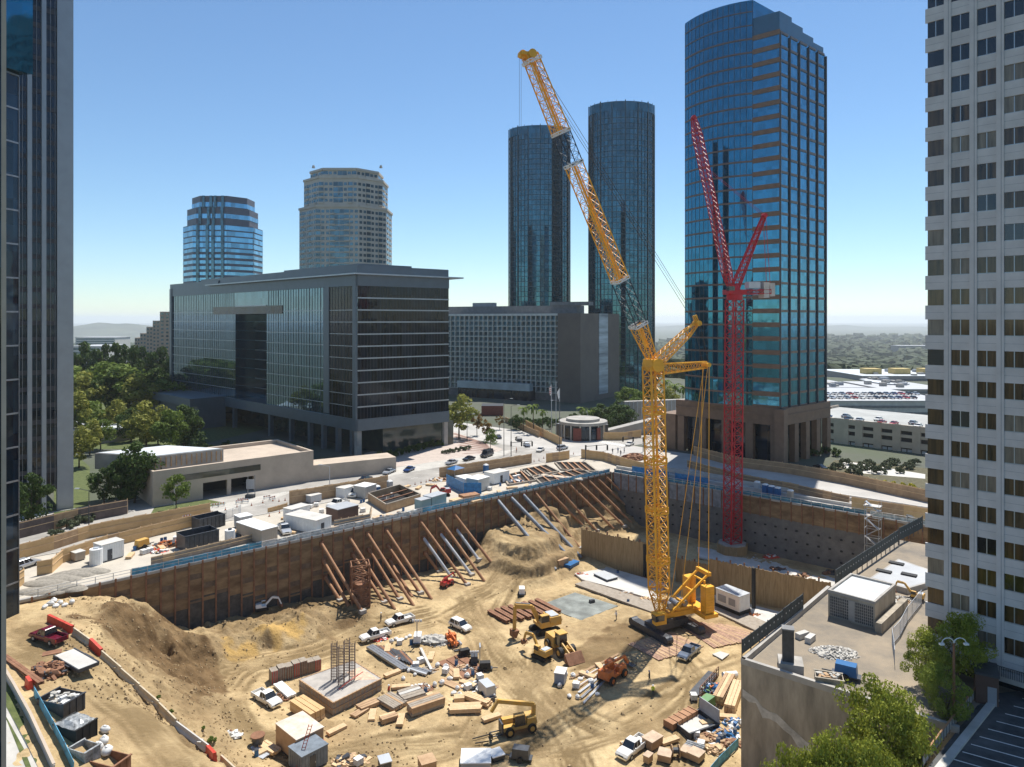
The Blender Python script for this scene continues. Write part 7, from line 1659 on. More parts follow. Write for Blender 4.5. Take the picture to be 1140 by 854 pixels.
# --- beam stacks above the excavator and long pipes by the loader
for i in range(8): stack('steel_beam', '%s from the left of the rusty steel beams stacked behind the yellow excavator' % ORD[i], 'beam stack', (544+i*7.5,682-i*1.8),(566+i*8.2,695-i*1.6), None, 2,1,.5,.5, M['rust'], seed=70+i, ibeam=True, messy=.05)
for i in range(6): stack('long_pipe', '%s from the top of the long thin pipes laid beside the orange boom lift' % ORD[i], 'pipe stack', (690-i*2,728+i*4.5),(634+i*3,757+i*5.5), None, 2,1,.2,.2, [M['lgrey'],M['plyd'],M['steel']], seed=80+i, round_=True, bunks=False, messy=.06)
T, f = container('tool_cabinet', 'blue-grey tool cabinet among the bags below the mini excavator', 'cabinet', (617,762),(628,764), 2.2, 1.9, mat('bluegrey_cabinet', (.25,.3,.38), .5, var=.1), M['bag'], 'pit', ribs=False)
# --- crane mats, pad slab, steps along the timber wall
rr = random.Random(31)
for i in range(13):
    a, b = (703+i*8,716-i*2.2),(738+i*8.5,735-i*2.6)
    if i > 5: a, b = (752+(i-6)*9,690+(i-6)*1.2),(800+(i-6)*9,722-(i-6)*2)
    stack('crane_mat', '%s from the left of the timber crane mats around the yellow crane' % ORD[i], 'crane mat', a, b, None, 4,1,.42,.16, [M['plyd'], mat('reddish_mat', (.36,.22,.15), .85, var=.3, sc=2)], seed=90+i, bunks=False, messy=.05)
mb = MB(); mb.hexa([(p.x,p.y,-15.9) for p in PADC], [(p.x,p.y,-15.5) for p in PADC]); tag(mb.build('concrete_slab', mat('green_grey_slab', (.21,.225,.205), .8, var=.3, sc=.3)), 'smooth grey concrete slab in the square excavation', 'slab')
q = [P(650,628,-14.9), P(700,652,-14.9), P(726,658,-14.9), P(735,650,-14.9), P(650,622,-14.9)]
def slabq(name, label, pxs, z, th, m, cat='slab'):
    q = [P(x,y,z) for x,y in pxs]; T = MB(); n = len(q)
    ar = sum(q[i].x*q[(i+1) % n].y-q[(i+1) % n].x*q[i].y for i in range(n))
    if ar < 0: q = q[::-1]
    T.hexa([(p.x,p.y,z-th) for p in q], [(p.x,p.y,z) for p in q]); return tag(T.build(name, m), label, cat)
slabq('blinding_slab', 'white concrete blinding strip along the left timber board wall', [(632,632),(650,624),(742,650),(730,668),(690,656),(648,645)], -14.75, .4, M['conc_l'])
slabq('blinding_slab', 'white concrete blinding strip along the right timber board wall', [(795,662),(925,696),(905,712),(850,696),(800,676)], -14.75, .4, M['conc_l'])
slabq('blinding_slab', 'pale concrete floor behind the timber wall under the red crane', [(775,604),(800,594),(905,612),(985,634),(960,655),(920,652),(830,632),(778,620)], -14.35, .4, M['conc_l'])
slabq('mat_strip', 'grey timber walkway strip in front of the left blinding slab', [(640,650),(652,646),(735,672),(728,682)], -14.7, .35, M['form'], 'walkway')
slabq('mat_strip', 'grey timber walkway strip in front of the white generator container', [(770,668),(785,664),(905,714),(890,725)], -14.6, .35, M['form'], 'walkway')
slabq('steel_sheet', 'pale flat sheet lying right of the grey-blue pickup', [(793,728),(802,725),(812,728),(804,734)], -14.8, .15, M['conc_l'], 'sheet')
for i, (x, y) in enumerate(((683,631),(718,643),(839,679))): 
    p = G(x,y); T = thing('wall_post', 'dark steel column standing in front of the timber board wall, %s from the left' % ORD[i], 'post', p); mb = MB(); mb.cbox((p.x,p.y,p.z-.2), .6,.6,7+i, .6); mb.build('column', M['black'], T); mb = MB(); mb.cbox((p.x,p.y,p.z-.1), 1.2,1.2,.35, .6); mb.build('base_plate', M['rust'], T)
container('dark_platform', 'flat dark platform box on the left white slab', 'platform', (661,643),(676,650), 3.2, .9, M['dgrey'], M['lgrey'], 'pit', ribs=False)
container('dark_platform', 'small blue lidded box beside the struts on the white slab', 'platform', (635,634),(645,628), 2.4, .8, M['bluep'], None, 'pit', ribs=False)
container('timber_crate', 'tan crate between the dark struts and the timber wall', 'crate', (622,630),(633,629), 1.6, 1.6, M['plyd'], None, 'pit', ribs=False)
T, f = container('generator_container', 'white generator container raised on a black skid beside the crane', 'generator', (797,677),(823,688), 3.4, 4.2, M['white'], M['lgrey'], 'pit'); mb = MB(); fbox(mb, f, -.15,f[3]+.15,-.15,3.55,0,1.15); mb.build('skid', M['black'], T); mb = MB(); fbox(mb, f, .6,2.6,-.12,-.06,1.9,3.3); fbox(mb, f, 3.3,4.9,-.12,-.06,1.9,3.3); mb.build('louvres', M['grey'], T)
pile('rigging_pile', 'white hoses and rigging between the counterweights and generator container', 'rigging', 787,672, 1.8,1.2,.8, 40,.5, [M['bag'],M['dgrey'],M['white']], seed=101)
for i, (x, y, lab, ms) in enumerate(((802,630,'red formwork odds behind the timber wall near the footing',[M['red'],M['rust']]),(858,620,'red and white materials on the pale floor under the dark wall',[M['red'],M['bag'],M['rust']]),(866,634,'dark small plant parts near the timber wall top',[M['dgrey'],M['rust']]),(893,641,'heap of brown timbers on the pale floor at right',[M['rust'],M['plyd'],M['dgrey']]),(925,638,'small dark items near the scaffold foot',[M['dgrey'],M['rust']]),(648,640,'red and white bits beside the tan crate',[M['red'],M['bag'],M['plyd']]),(696,662,'loose planks and bits on the white slab',[M['plyd'],M['conc_l']]),(718,668,'plank heap left of the crawler crane',[M['plyd'],M['lumber']]),(838,686,'orange hoses on the right white slab',[M['orange'],M['rust']]),(708,572,'grey debris at the foot of the last struts',[M['rubble'],M['steel']]))):
    pile('debris_pile', lab, 'debris pile', x, y, 2.2,1.4,.55, 34,.6, ms, seed=110+i)
# --- lower right of the pit
def rusty_box(label, a, b, w, h, m, cat='steel box'):
    f = frame2(a, b, 'pit'); o, d, n, L = f; T = thing('steel_box', label, cat, o+d*L/2); mb = MB(); fbox(mb, f, 0,L,0,w,.15,h); mb.build('box', m, T); mb = MB()
    for k in range(6): fbox(mb, f, L*k/5-.08,L*k/5+.08,-.1,w+.1,.1,h+.1)
    mb.build('ribs', m, T)
rusty_box('long pinkish rusty steel box beside the grey tipping skip', (749,814),(776,799), 1.6, 1.0, M['rustp'])
T, f = skip('tipping_skip', 'grey open flat skip with a raised end plate, bottom right of the pit', (768,824),(801,812), 4.2, .9, M['dgrey'], 'pit', cat='skip'); L = f[3]; mb = MB(); fbox(mb, f, L-.1,L+.05,0,4.2,.95,2.9); mb.build('end_plate', M['grey'], T); mb = MB(); fbox(mb, f, .2,L-.3,.2,4.0,.21,.4); mb.build('sand_bed', M['conc_l'], T)
stack('timber_stack', 'long thick planks left of the concrete building wall, left bundle', 'timber stack', (799,786),(813,758), None, 3,3,.5,.4, [M['lumber'],M['plyd']], seed=120, messy=.03)
stack('timber_stack', 'long thick planks against the concrete building wall, right bundle', 'timber stack', (812,796),(822,766), None, 3,3,.5,.4, [M['lumber'],M['plyd']], seed=121, messy=.03)
T = thing('tool_rack', 'dark slatted steel rack of tools beside the thick planks', 'rack', G(786,772)); f = frame2((779,776),(800,752), 'pit'); L = f[3]; mb = MB()
for k in range(9): fbox(mb, f, L*k/8-.04,L*k/8+.04,-.05,.05,0,1.5)
for z in (.1,.6,1.1,1.5): fbox(mb, f, 0,L,-.04,.04,z,z+.08)
mb.build('slats', M['rust'], T); mb = MB(); fbox(mb, f, 0,L,.06,1.8,.2,.3); mb.build('shelf', M['dgrey'], T)
pile('tool_pile', 'teal, red and white tools heaped on the slatted rack', 'tools', 795,768, 2.6,1.3,1.1, 60,.5, [M['bluep'],M['green'],M['orange'],M['bag'],M['dgrey']], seed=122)
T = thing('tank', 'white cylindrical tank at the top of the tool rack', 'tank', G(813,757)); p = G(813,757); mb = MB(); mb.tube(p+Vector((-1.2,0,.7)), p+Vector((1.2,.4,.7)), .6, 12); mb.build('shell', M['white'], T); mb = MB(); mb.cbox((p.x,p.y,p.z), 2,.7,.25, .2); mb.build('cradle', M['dgrey'], T)
for i, (a, b, dp, h, lab) in enumerate((((726,838),(738,830),1.8,1.3,'tall brown wooden crate right of the large white pickup'),((732,848),(746,852),1.8,1.0,'pair of tan crates at the bottom edge below the tall crate'),((716,850),(722,853),1.2,1.1,'small dark-sided crate beside the white pickup bumper'),((765,846),(778,852),1.8,1.0,'red-tan crate at the bottom edge under the wrapped pipes'),((757,843),(765,846),1.6,.9,'smaller tan crate left of the red-tan crate'))):
    container('timber_crate', lab, 'crate', a, b, dp, h, M['plyd'], mat('crate_top', (.5,.37,.26), .8, var=.15, sc=1), 'pit', ribs=False)
stack('wrapped_pipes', 'bundle of plastic-wrapped pipes above the bottom crates', 'pipe stack', (763,834),(783,841), None, 4,2,.4,.4, M['plastic'], seed=130, round_=True, messy=.05)
T = thing('cable_reel', 'wooden cable reel standing behind the bottom crates', 'cable reel', G(752,842)); p = G(752,842)
for s in (-.5,.5): mb = MB(); mb.tube(p+Vector((s-.06,0,.8)), p+Vector((s+.06,0,.8)), .8, 14); mb.build('flange', M['plyd'], T)
mb = MB(); mb.tube(p+Vector((-.44,0,.8)), p+Vector((.44,0,.8)), .4, 12); mb.build('drum', M['dgrey'], T)
for i, (x, y, lab, ms, r_) in enumerate(((788,822,'tan sacks and brown scrap right of the wrapped pipes',[M['plyd'],M['bag'],M['rust']],2.2),(806,818,'blue barrels and tarps heaped by the concrete building',[M['bluep'],M['lgrey'],M['plyd']],2.2),(815,830,'brown sacks in the corner by the blue mesh fence',[M['plyd'],M['rust']],1.8),(797,836,'loose offcuts strewn in front of the blue mesh fence',[M['lumber'],M['plyd']],1.6),(818,806,'wrapped bundles against the foot of the concrete building',[M['bag'],M['plyd'],M['bluep']],1.6))):
    pile('junk_pile', lab, 'junk', x, y, r_,r_*.7,.8, 40,.6, ms, seed=140+i)
container('white_crate', 'wide white box with pale lid cut by the bottom edge', 'box', (513,858),(546,857), 3.2, .9, M['conc_l'], M['white'], 'pit', ribs=False)
container('site_table', 'small white-topped dark box right of the wide white box', 'box', (549,850),(562,846), 1.8, .7, M['dgrey'], M['white'], 'pit', ribs=False)
container('timber_crate', 'tan open crate at the bottom edge left of the white box', 'crate', (470,862),(486,858), 2, 1.2, M['plyd'], None, 'pit', ribs=False)
container('timber_crate', 'dark crate at the bottom edge far left of the white box', 'crate', (424,860),(436,858), 1.8, 1.2, M['dgrey'], M['lgrey'], 'pit', ribs=False)
pile('junk_pile', 'tan timber scraps along the bottom edge right of the grey container', 'junk', 390,848, 2.6,1.4,.7, 45,.7, [M['lumber'],M['plyd'],M['dgrey']], seed=151)
T = thing('fork_attachment', 'black fork frame lying on the dirt left of the telehandler', 'fork frame', G(538,822)); a, b, c_ = G(526,824), G(545,819), G(548,826); mb = MB(); up = Vector((0,0,.2)); mb.bar(a+up,b+up,.12,.12); mb.bar(G(529,829)+up,c_+up,.12,.12); mb.bar(b+up,c_+up+Vector((0,0,.5)),.2,.5); mb.build('forks', M['black'], T)
# steel shaft tower among the left struts
T = thing('shoring_tower', 'rusty square steel shaft tower standing among the left struts', 'shoring tower', G(401,672)); p = G(401,672); zt_ = CH-(627-HY)*p.y/F; mb = MB(); lattice(mb, p, Vector((p.x,p.y,zt_)), 3.6, 3.6, 5, up=Vector((1,.3,0)), rc=.2, rb=.12); mb.build('frame', M['rust'], T); mb = MB(); mb.tube(p, p+Vector((0,0,4.5)), 1.9, 12); mb.build('shaft_lining', M['rust'], T)
# scaffold stair at the right pit wall
T = thing('scaffold_stair', 'white scaffold stair tower climbing the dark pit wall at right', 'scaffold', onB(72)-BN*3); c = onB(72)-BN*2.2; mb = MB()
for z in range(-14,4,2):
    for a, b in (((-1.5,-1),(1.5,-1)),((1.5,-1),(1.5,1)),((1.5,1),(-1.5,1)),((-1.5,1),(-1.5,-1))): A = c+Bdir*a[0]+BN*a[1]+Vector((0,0,z)); B = c+Bdir*b[0]+BN*b[1]+Vector((0,0,z)); mb.bar(A,B,.08,.08); mb.tube(A, A+Vector((0,0,2)), .06, 4)
    if z % 4 == 0: mb.bar(c+Bdir*-1.4+BN*.9+Vector((0,0,z)), c+Bdir*1.4+BN*.9+Vector((0,0,z+2)), .9,.14)
    else: mb.bar(c+Bdir*1.4-BN*.5+Vector((0,0,z)), c+Bdir*-1.4-BN*.5+Vector((0,0,z+2)), .9,.14)
mb.build('frame_and_flights', M['lgrey'], T)
mb = MB(); mb.cbox((c.x,c.y,3), 3.4,2.4,.15, math.atan2(Bdir.y,Bdir.x)); mb.build('top_platform', M['conc_l'], T)

# ================================================================ street-level site
container('storage_container', 'white storage tank unit with a dark door on the gravel yard', 'container', (113,627),(138,620), 3.0, 3.2, M['white'], M['conc_l'], door=.25)
T = thing('tank', 'white upright tank left of the white storage unit', 'tank', P(107,628)); p = P(107,628); mb = MB(); mb.tube(p, p+Vector((0,0,2.9)), 1.1, 16); mb.build('shell', M['white'], T); mb = MB(); mb.tube(p+Vector((0,0,2.9)), p+Vector((0,0,3.1)), .5, 10); mb.build('hatch', M['lgrey'], T)
container('storage_container', 'small pale box left of the white upright tank', 'container', (84,626),(95,623), 2, 1.6, M['beige'], M['conc_l'])
skip('skip', 'dark grey open skip farther back on the gravel yard', (222,592),(251,585), 3.4, 2.6, M['dgrey'], seed=160)
skip('skip', 'dark grey open skip nearest the wall, beams laid across it', (206,615),(244,606), 4.2, 3.0, M['dgrey'], seed=161)
stack('steel_beam_stack', 'pale beams laid between the two dark skips', 'beam stack', (212,600),(236,594), None, 5,1,.5,.4, M['conc_l'], base='street', seed=162, messy=.2)
T = thing('tank', 'white tank between the dark skip and the cream container', 'tank', P(256,604)); p = P(256,604); mb = MB(); mb.tube(p, p+Vector((0,0,2.6)), 1.0, 14); mb.build('shell', M['white'], T); mb = MB(); mb.tube(p+Vector((0,0,2.6)), p+Vector((0,0,2.9)), .4, 8); mb.build('cap', M['dgrey'], T)
container('storage_container', 'cream container with white roof and yellow end by the wall rail', 'container', (291,607),(309,602), 9.5, 2.9, M['beige'], M['white'])
container('storage_container', 'white canopy box behind the cream container', 'container', (267,590),(281,587), 3.0, 2.6, M['lgrey'], M['white'])
pile('material_pile', 'mixed pipes and fittings left of the nearest dark skip', 'material pile', 190,607, 3.5,1.6,1.0, 60,.7, [M['rust'],M['dgrey'],M['orange']], 'street', 170)
pile('material_pile', 'orange and white hose reels in the middle of the gravel yard', 'material pile', 172,614, 3.0,1.4,.6, 45,.6, [M['red'],M['bag'],M['yelm']], 'street', 171)
pile('material_pile', 'dark fittings behind the white tank', 'material pile', 266,598, 2.4,2.0,.9, 45,.6, [M['dgrey'],M['green'],M['steel']], 'street', 172)
pile('material_pile', 'colourful clutter between the cream container and the trailers', 'material pile', 332,586, 2.6,1.8,.8, 55,.5, [M['rust'],M['red'],M['green'],M['bag']], 'street', 173)
for i, (x, y) in enumerate(((52,650),(66,645),(82,640),(98,637),(70,655),(45,659))):
    p = P(x,y); mb = MB(); mb.blob((p.x,p.y,-.15), 4.2,1.8,.75, 0, i, 18, .06, True); tag(mb.build('gravel_heap', M['gravel'], smooth=True), '%s of the low gravel heaps inside the near end of the guard rail' % ORD[i], 'gravel heap', 'low gravel heaps')
container('site_trailer', 'white site trailer set back, left of the longer one', 'site trailer', (325,583),(345,577), 3.0, 3.0, M['white'], M['conc_l'], door=.2)
container('site_trailer', 'longer white site trailer end-on behind the wall rail', 'site trailer', (352,596),(369,590), 9.5, 3.0, M['white'], M['conc_l'], door=.3)
container('site_shed', 'brown shed with pale roof inside a fenced square', 'shed', (376,583),(399,577), 4.5, 3.0, M['brown'], M['lgrey'], ribs=False)
hoarding('low grey screen fence around the brown shed', [(372,588),(412,580),(414,572)], 1.7, mat('grey_screen', (.2,.2,.2), .8, var=.2), step=1.6)
container('site_trailer', 'white plant box behind the crane truck cluster', 'site trailer', (384,556),(396,552), 3, 2.6, M['white'], M['conc_l'])
container('site_trailer', 'white truck body left of the blue toilet', 'truck body', (407,556),(419,552), 4, 3.0, M['conc_l'], M['white'])
container('pump_unit', 'small white unit near the street lamp foot', 'machine', (346,561),(358,558), 2, 1.8, M['lgrey'], M['conc_l'])
def toilet(label, px, py, m):
    p = P(px,py); T = thing('portable_toilet', label, 'portable toilet', p, UA); mb = MB(); mb.box(-.6,-.6,0,.6,.6,2.2); mb.build('cabin', m, T, world=False); mb = MB(); mb.taper(-.65,-.65,2.2,.65,.65,2.5,.25,.25); mb.build('roof', M['white'], T, world=False); mb = MB(); mb.box(-.4,-.64,.15,.4,-.6,2.0); mb.build('door', m, T, world=False)
for lab, x, y, m_ in (('blue portable toilet left of the tan avenue fence end',420,551,M['bluep']),('grey portable toilet beside the blue one at the fence end',434,545,M['grey']),('blue portable toilet against the tan fence near the black van',541,526,M['bluep']),('blue portable toilet group right of the yellow crane, first',866,553,M['bluep']),('blue portable toilet group right of the yellow crane, second',859,551,M['bluep']),('blue portable toilet group right of the yellow crane, third',852,549,M['bluep']),('pale portable toilet ending the blue toilet row',880,556,M['beige']),('pale tall cabinet left of the blue toilet row',843,546,M['lgrey'])): toilet(lab, x, y, m_)
def canopy(label, a, b, depth, h, m):
    f = frame2(a, b); o, d, n, L = f; T = thing('canopy', label, 'canopy', o+d*L/2)
    for x in (.05,L-.15):
        for y in (.05,depth-.15): mb = MB(); fbox(mb, f, x,x+.1,y,y+.1,0,h); mb.build('leg', M['steel'], T)
    mb = MB(); c = o+d*L/2+n*depth/2; q = [o+d*x+n*y for x, y in ((-.1,-.1),(L+.1,-.1),(L+.1,depth+.1),(-.1,depth+.1))]
    for i in range(4): a_, b_ = q[i], q[(i+1) % 4]; mb.face([(a_.x,a_.y,h),(b_.x,b_.y,h),(c.x,c.y,h+.9)])
    mb.build('roof', m, T)
canopy('blue pop-up canopy behind the blue tarp fence', (506,533),(517,530), 3, 2.4, M['bluep'])
T = thing('blue_tarp_fence', 'bright blue tarp fence angled across the site apron', 'fence', P(515,545)); a, m1, b = P(497,540), P(516,550), P(536,550); mb = MB(); pb = MB()
for u, v in ((a,m1),(m1,b)): mb.bar(u+Vector((0,0,1.5)), v+Vector((0,0,1.5)), .08,2.9); pb.cbox((u.x,u.y,0), .1,.1,3.1)
mb.build('tarp', M['blue'], T); pb.build('posts', M['steel'], T)
container('site_shed', 'white-roofed grey shed right of the blue tarp', 'shed', (532,549),(545,545), 4, 3.4, M['conc_l'], M['white'], ribs=False)
container('site_shed', 'open-fronted white shed left of the timber deck frames', 'shed', (550,540),(567,536), 4, 3.0, M['white'], M['conc_l'], ribs=False, door=.4)
container('site_shed', 'low white roofed box between the canopy and the sheds', 'shed', (518,543),(530,541), 5, 2.2, M['lgrey'], M['bag'], ribs=False)
electric = mat('pale_teal_box', (.24,.36,.38), .5, var=.1)
container('switchgear_box', 'pale teal switchgear box on the wall edge, smaller left one', 'electrical box', (469,571),(480,568), 2.4, 2.8, electric, M['lgrey'], ribs=False)
container('switchgear_box', 'pale teal switchgear box on the wall edge, larger right one', 'electrical box', (481,568),(497,563), 3, 3.0, electric, M['lgrey'], ribs=False)
stack('timber_stack', 'orange-brown timber stack between the teal boxes and blue tarp', 'timber stack', (513,556),(532,553), None, 6,2,.4,.4, M['rustp'], base='street', seed=180)
stack('timber_stack', 'pale timber stack beside the teal switchgear boxes', 'timber stack', (502,561),(513,558), None, 4,2,.4,.35, M['lumber'], base='street', seed=181)
pile('material_pile', 'mixed drums and boxes at the end of the tan fence', 'material pile', 490,535, 3,1.6,.9, 40,.7, [M['rust'],M['bag'],M['lumber']], 'street', 182)
pile('material_pile', 'grey machinery parts right of the open white shed', 'material pile', 575,536, 2.4,1.6,.8, 40,.6, [M['lgrey'],M['steel'],M['rust']], 'street', 183)
pile('rubble_pile', 'rust-brown scrap heap at the crossing behind the yellow crane', 'rubble pile', 705,511, 4.5,3,2.0, 90,.9, [M['rust'],M['rustp']], 'street', 184)
# shored shaft with plywood walls
def shaft(label, pxs, h, m):
    q = [P(x,y) for x,y in pxs]; T = thing('shored_shaft', label, 'shored pit', sum(q, Vector())/4)
    for i in range(4):
        a, b = q[i], q[(i+1) % 4]; mb = MB(); mb.bar(a+Vector((0,0,h/2)), b+Vector((0,0,h/2)), .15,h); w = mb.build('side_wall', m, T); mb = MB(); mb.bar(a+Vector((0,0,h+.1)), b+Vector((0,0,h+.1)), .3,.18); mb.build('top_rail', M['form'], w)
    mb = MB(); mb.face([(p.x,p.y,.03) for p in q]); mb.build('dark_opening', M['black'], T)  # flat black sheet painted for the shade inside the shaft
    for f in (.3,.6): mb = MB(); a, b = lerp(q[0],q[3],f), lerp(q[1],q[2],f); mb.bar(a+Vector((0,0,h-.2)), b+Vector((0,0,h-.2)), .35,.35); mb.build('strut', M['rust'], T)
shaft('plywood-walled shored pit in the middle of the site apron', [(430,571),(468,559),(445,548),(410,558)], 1.9, M['plyd'])
# framed deck openings near the corner
def deck_open(label, pxs, nb, seed):
    q = [P(x,y) for x,y in pxs]; T = thing('shored_opening', label, 'shoring frame', sum(q, Vector())/4); mb = MB(); mb.face([(p.x,p.y,.03) for p in q]); mb.build('dark_opening', mat('pit_darkness', (.035,.028,.022), .95, var=.3, sc=.5), T)  # flat sheet coloured dark for the shade down the opening
    for i in range(4): mb = MB(); mb.bar(q[i]+Vector((0,0,.25)), q[(i+1) % 4]+Vector((0,0,.25)), .5,.5); mb.build('edge_beam', M['form'], T)
    for k in range(nb): f = (k+1)/(nb+1); mb = MB(); mb.bar(lerp(q[0],q[1],f)+Vector((0,0,.3)), lerp(q[3],q[2],f)+Vector((0,0,.3)), .45,.5); mb.build('cross_beam', M['rustp'], T)
deck_open('dark framed opening nearest the white sheds', [(566,541),(597,536),(586,525),(560,531)], 3, 1)
deck_open('dark framed opening in the centre of the timber deck', [(590,532),(622,526),(608,519),(580,524)], 3, 2)
deck_open('dark framed opening along the wall rail', [(604,541),(660,529),(645,523),(596,534)], 5, 3)
deck_open('dark framed opening nearest the crossing fence', [(625,524),(665,526),(652,516),(618,516)], 4, 4)
stack('timber_stack', 'long timbers across the deck frames', 'timber stack', (600,530),(650,535), None, 5,1,.4,.3, [M['lumber'],M['conc_l']], base='street', seed=190, messy=.2)
# --- poles, lamps, signals, flags, signs
def lamp(label, px, py, ty, armdir, m=None, name='street_lamp', cat='street lamp'):
    p = P(px,py); h = CH-(ty-HY)*p.y/F; T = thing(name, label, cat, p); mb = MB(); mb.tube((p.x,p.y,0),(p.x,p.y,h), .13, 8, 0, .07); mb.build('pole', m or M['lgrey'], T); mb = MB(); e = (p.x+armdir*2.2,p.y,h+.4); mb.tube((p.x,p.y,h-.1), e, .06, 6); mb.build('arm', m or M['lgrey'], T); mb = MB(); mb.cbox((e[0]+armdir*.3,e[1],e[2]-.1), .9,.35,.18); mb.build('lamp_head', M['lgrey'], T)
lamp('tall street lamp in front of the tan avenue fence', 367,546,519,-1); lamp('tall street lamp beside the grass and privacy fence at left', 99,597,546,-1,M['dgrey'])
lamp('dark street lamp on the avenue corner, left one', 561,508,445,1,M['dgrey']); lamp('dark street lamp on the avenue corner, right one', 569,505,452,1,M['dgrey'])
lamp('tall pole carrying a lamp beside the traffic signal', 623,508,447,-1,M['dgrey']); lamp('lamp post in front of the round pavilion', 654,478,458,-1)
lamp('thin lamp post beside the small round tree', 194,563,541,1); lamp('street lamp on the plaza stripe edge', 520,492,462,1,M['dgrey'])
def signal(label, px, py, ty, d):
    p = P(px,py); h = CH-(ty-HY)*p.y/F; T = thing('traffic_signal', label, 'traffic signal', p); mb = MB(); mb.tube((p.x,p.y,0),(p.x,p.y,h), .14, 8); mb.tube((p.x,p.y,h-.3),(p.x+d*7,p.y,h+.3), .1, 6); mb.build('pole', M['dgrey'], T)
    for k, f in enumerate((0,.5,1)): mb = MB(); mb.box(p.x+d*7*f-.25,p.y-.5,h-1.4,p.x+d*7*f+.25,p.y-.2,h+.2); s = mb.build('signal_head', M['black'], T)
signal('traffic signal with long arm at the timber deck corner', 652,512,496,1); signal('traffic signal left of the queue of cars', 569,508,492,1); signal('traffic signal across the crossing near the blue tower', 716,503,487,-1)
for i, px in enumerate((614,619,623)):
    p = P(px,484); T = thing('flagpole', '%s of the three flagpoles before the hotel, counted from the left' % ORD[i], 'flagpole', p); h = CH-((428,424,432)[i]-HY)*p.y/F; mb = MB(); mb.tube((p.x,p.y,0),(p.x,p.y,h), .16, 6, 0, .1); mb.build('pole', M['lgrey'], T)
    if i != 1:
        mb = MB(); fl = [(p.x-.1,p.y,h-.3),(p.x-1.0,p.y,h-1.6),(p.x-.5,p.y,h-4.6),(p.x-.1,p.y,h-3.8)]; mb.hexa([(a,b+.03,c) for a,b,c in fl], [(a,b-.03,c) for a,b,c in fl])
        fo = mb.build('flag', M['white'], T)
        mb = MB()
        if i == 0:
            for k in range(4): z = h-1.5-k*.75; mb.bar((p.x-.95,p.y-.06,z),(p.x-.12,p.y-.06,z+.4), .02,.22)
            mb.build('flag_stripes', M['red'], fo)
T = thing('pavilion_kiosk', 'round glass kiosk with pale disc roof beyond the crossing', 'kiosk', P(649,487)); p = P(649,487); mb = MB(); mb.tube(p, p+Vector((0,0,5.6)), 8.2, 24); mb.build('glass_wall', M['g_dk'], T); mb = MB(); mb.tube(p+Vector((0,0,5.6)), p+Vector((0,0,6.6)), 9.4, 28); mb.tube(p+Vector((0,0,6.6)), p+Vector((0,0,7.6)), 6.5, 24); mb.build('disc_roof', M['conc'], T); mb = MB()
for k in range(14): a = k*math.pi/7; mb.cbox((p.x+8.3*math.cos(a),p.y+8.3*math.sin(a),0), .5,.5,5.6)
mb.build('columns', M['conc_l'], T); mb = MB(); mb.cbox((p.x-3,p.y-8.5,0), 3,.4,4.8); mb.cbox((p.x+5.2,p.y-6.9,0), 1.6,.4,4.8, .6); mb.build('red_panels', M['brick'], T)
for s, w in ((-1,7),(1,6)): container('kiosk_wing', 'low dark wing building %s of the round kiosk' % ('left' if s < 0 else 'right'), 'building', (629 if s < 0 else 668, 487),(639 if s < 0 else 677, 486), 6, 4.6, M['dgrey'], M['grey'], ribs=False, skids=False)
container('valet_kiosk', 'dark red entrance kiosk in front of the hotel canopy', 'kiosk', (536,463),(560,463), 10, 4.6, M['brick'], M['dgrey'], ribs=False, skids=False)
# sloped ramp wall behind the crane
T = thing('ramp_structure', 'long sloping grey concrete ramp wall behind the yellow crane', 'ramp', P(715,486)); a, b = P(674,486), P(790,480); n = nrm_to_cam(a,b); mb = MB(); d_ = b-a
A, B = a, b; C_, D_ = b-n*4, a-n*4; mb.hexa([(p.x,p.y,0) for p in (A,B,C_,D_)], [(A.x,A.y,2.0),(B.x,B.y,10.5),(C_.x,C_.y,10.5),(D_.x,D_.y,2.0)]); mb.build('ramp_wall', M['conc'], T)
a, b = P(690,475), P(790,470); mb = MB(); mb.hexa([(p.x,p.y,0) for p in (a,b,b-n*3,a-n*3)], [(p.x,p.y,10.5) for p in (a,b,b-n*3,a-n*3)]); o = mb.build('panel_wall', M['conc'], T); mb = MB()
for k in range(24): p = lerp(a,b,(k+.5)/24)+n*.1; mb.cbox((p.x,p.y,0), .3,.3,10.6)
mb.build('ribs', M['lgrey'], o)
T = thing('arrow_board', 'tall grey sign and light apparatus beside the avenue closure', 'sign apparatus', P(276,554)); p = P(276,554); mb = MB(); mb.tube(p, p+Vector((0,0,5.4)), .12, 6); mb.tube(p+Vector((1.8,0,0)), p+Vector((1.8,0,5.8)), .1, 6); mb.build('poles', M['steel'], T); mb = MB(); mb.cbox((p.x+.6,p.y,2.2), 2.0,.2,2.4); mb.build('board', M['grey'], T); mb = MB(); mb.cbox((p.x+.6,p.y,0), 2.2,1.4,.8); mb.build('trailer_base', M['dgrey'], T)
for i, (x, y) in enumerate(((240,565),(246,564),(266,561),(273,560),(297,556),(303,557),(268,559),(208,578))):
    p = P(x,y); T = thing('barricade', '%s from the left of the striped barricades at the avenue closure' % ORD[i], 'barricade', p, R.random(), 'striped barricades at the avenue closure'); mb = MB(); mb.box(-.9,-.04,.7,.9,.04,1.0); mb.box(-.9,-.04,.3,.9,.04,.5); mb.build('board', M['white'], T, world=False); mb = MB()
    for k in range(3): mb.box(-.7+k*.55,-.06,.7,-.45+k*.55,-.041,1.0)
    mb.build('stripes', M['orange'], T, world=False); mb = MB()
    for s in (-.7,.7): mb.bar((s,-.3,0),(s,0,1.05),.05,.05); mb.bar((s,.3,0),(s,0,1.05),.05,.05)
    mb.build('frame', M['steel'], T, world=False)
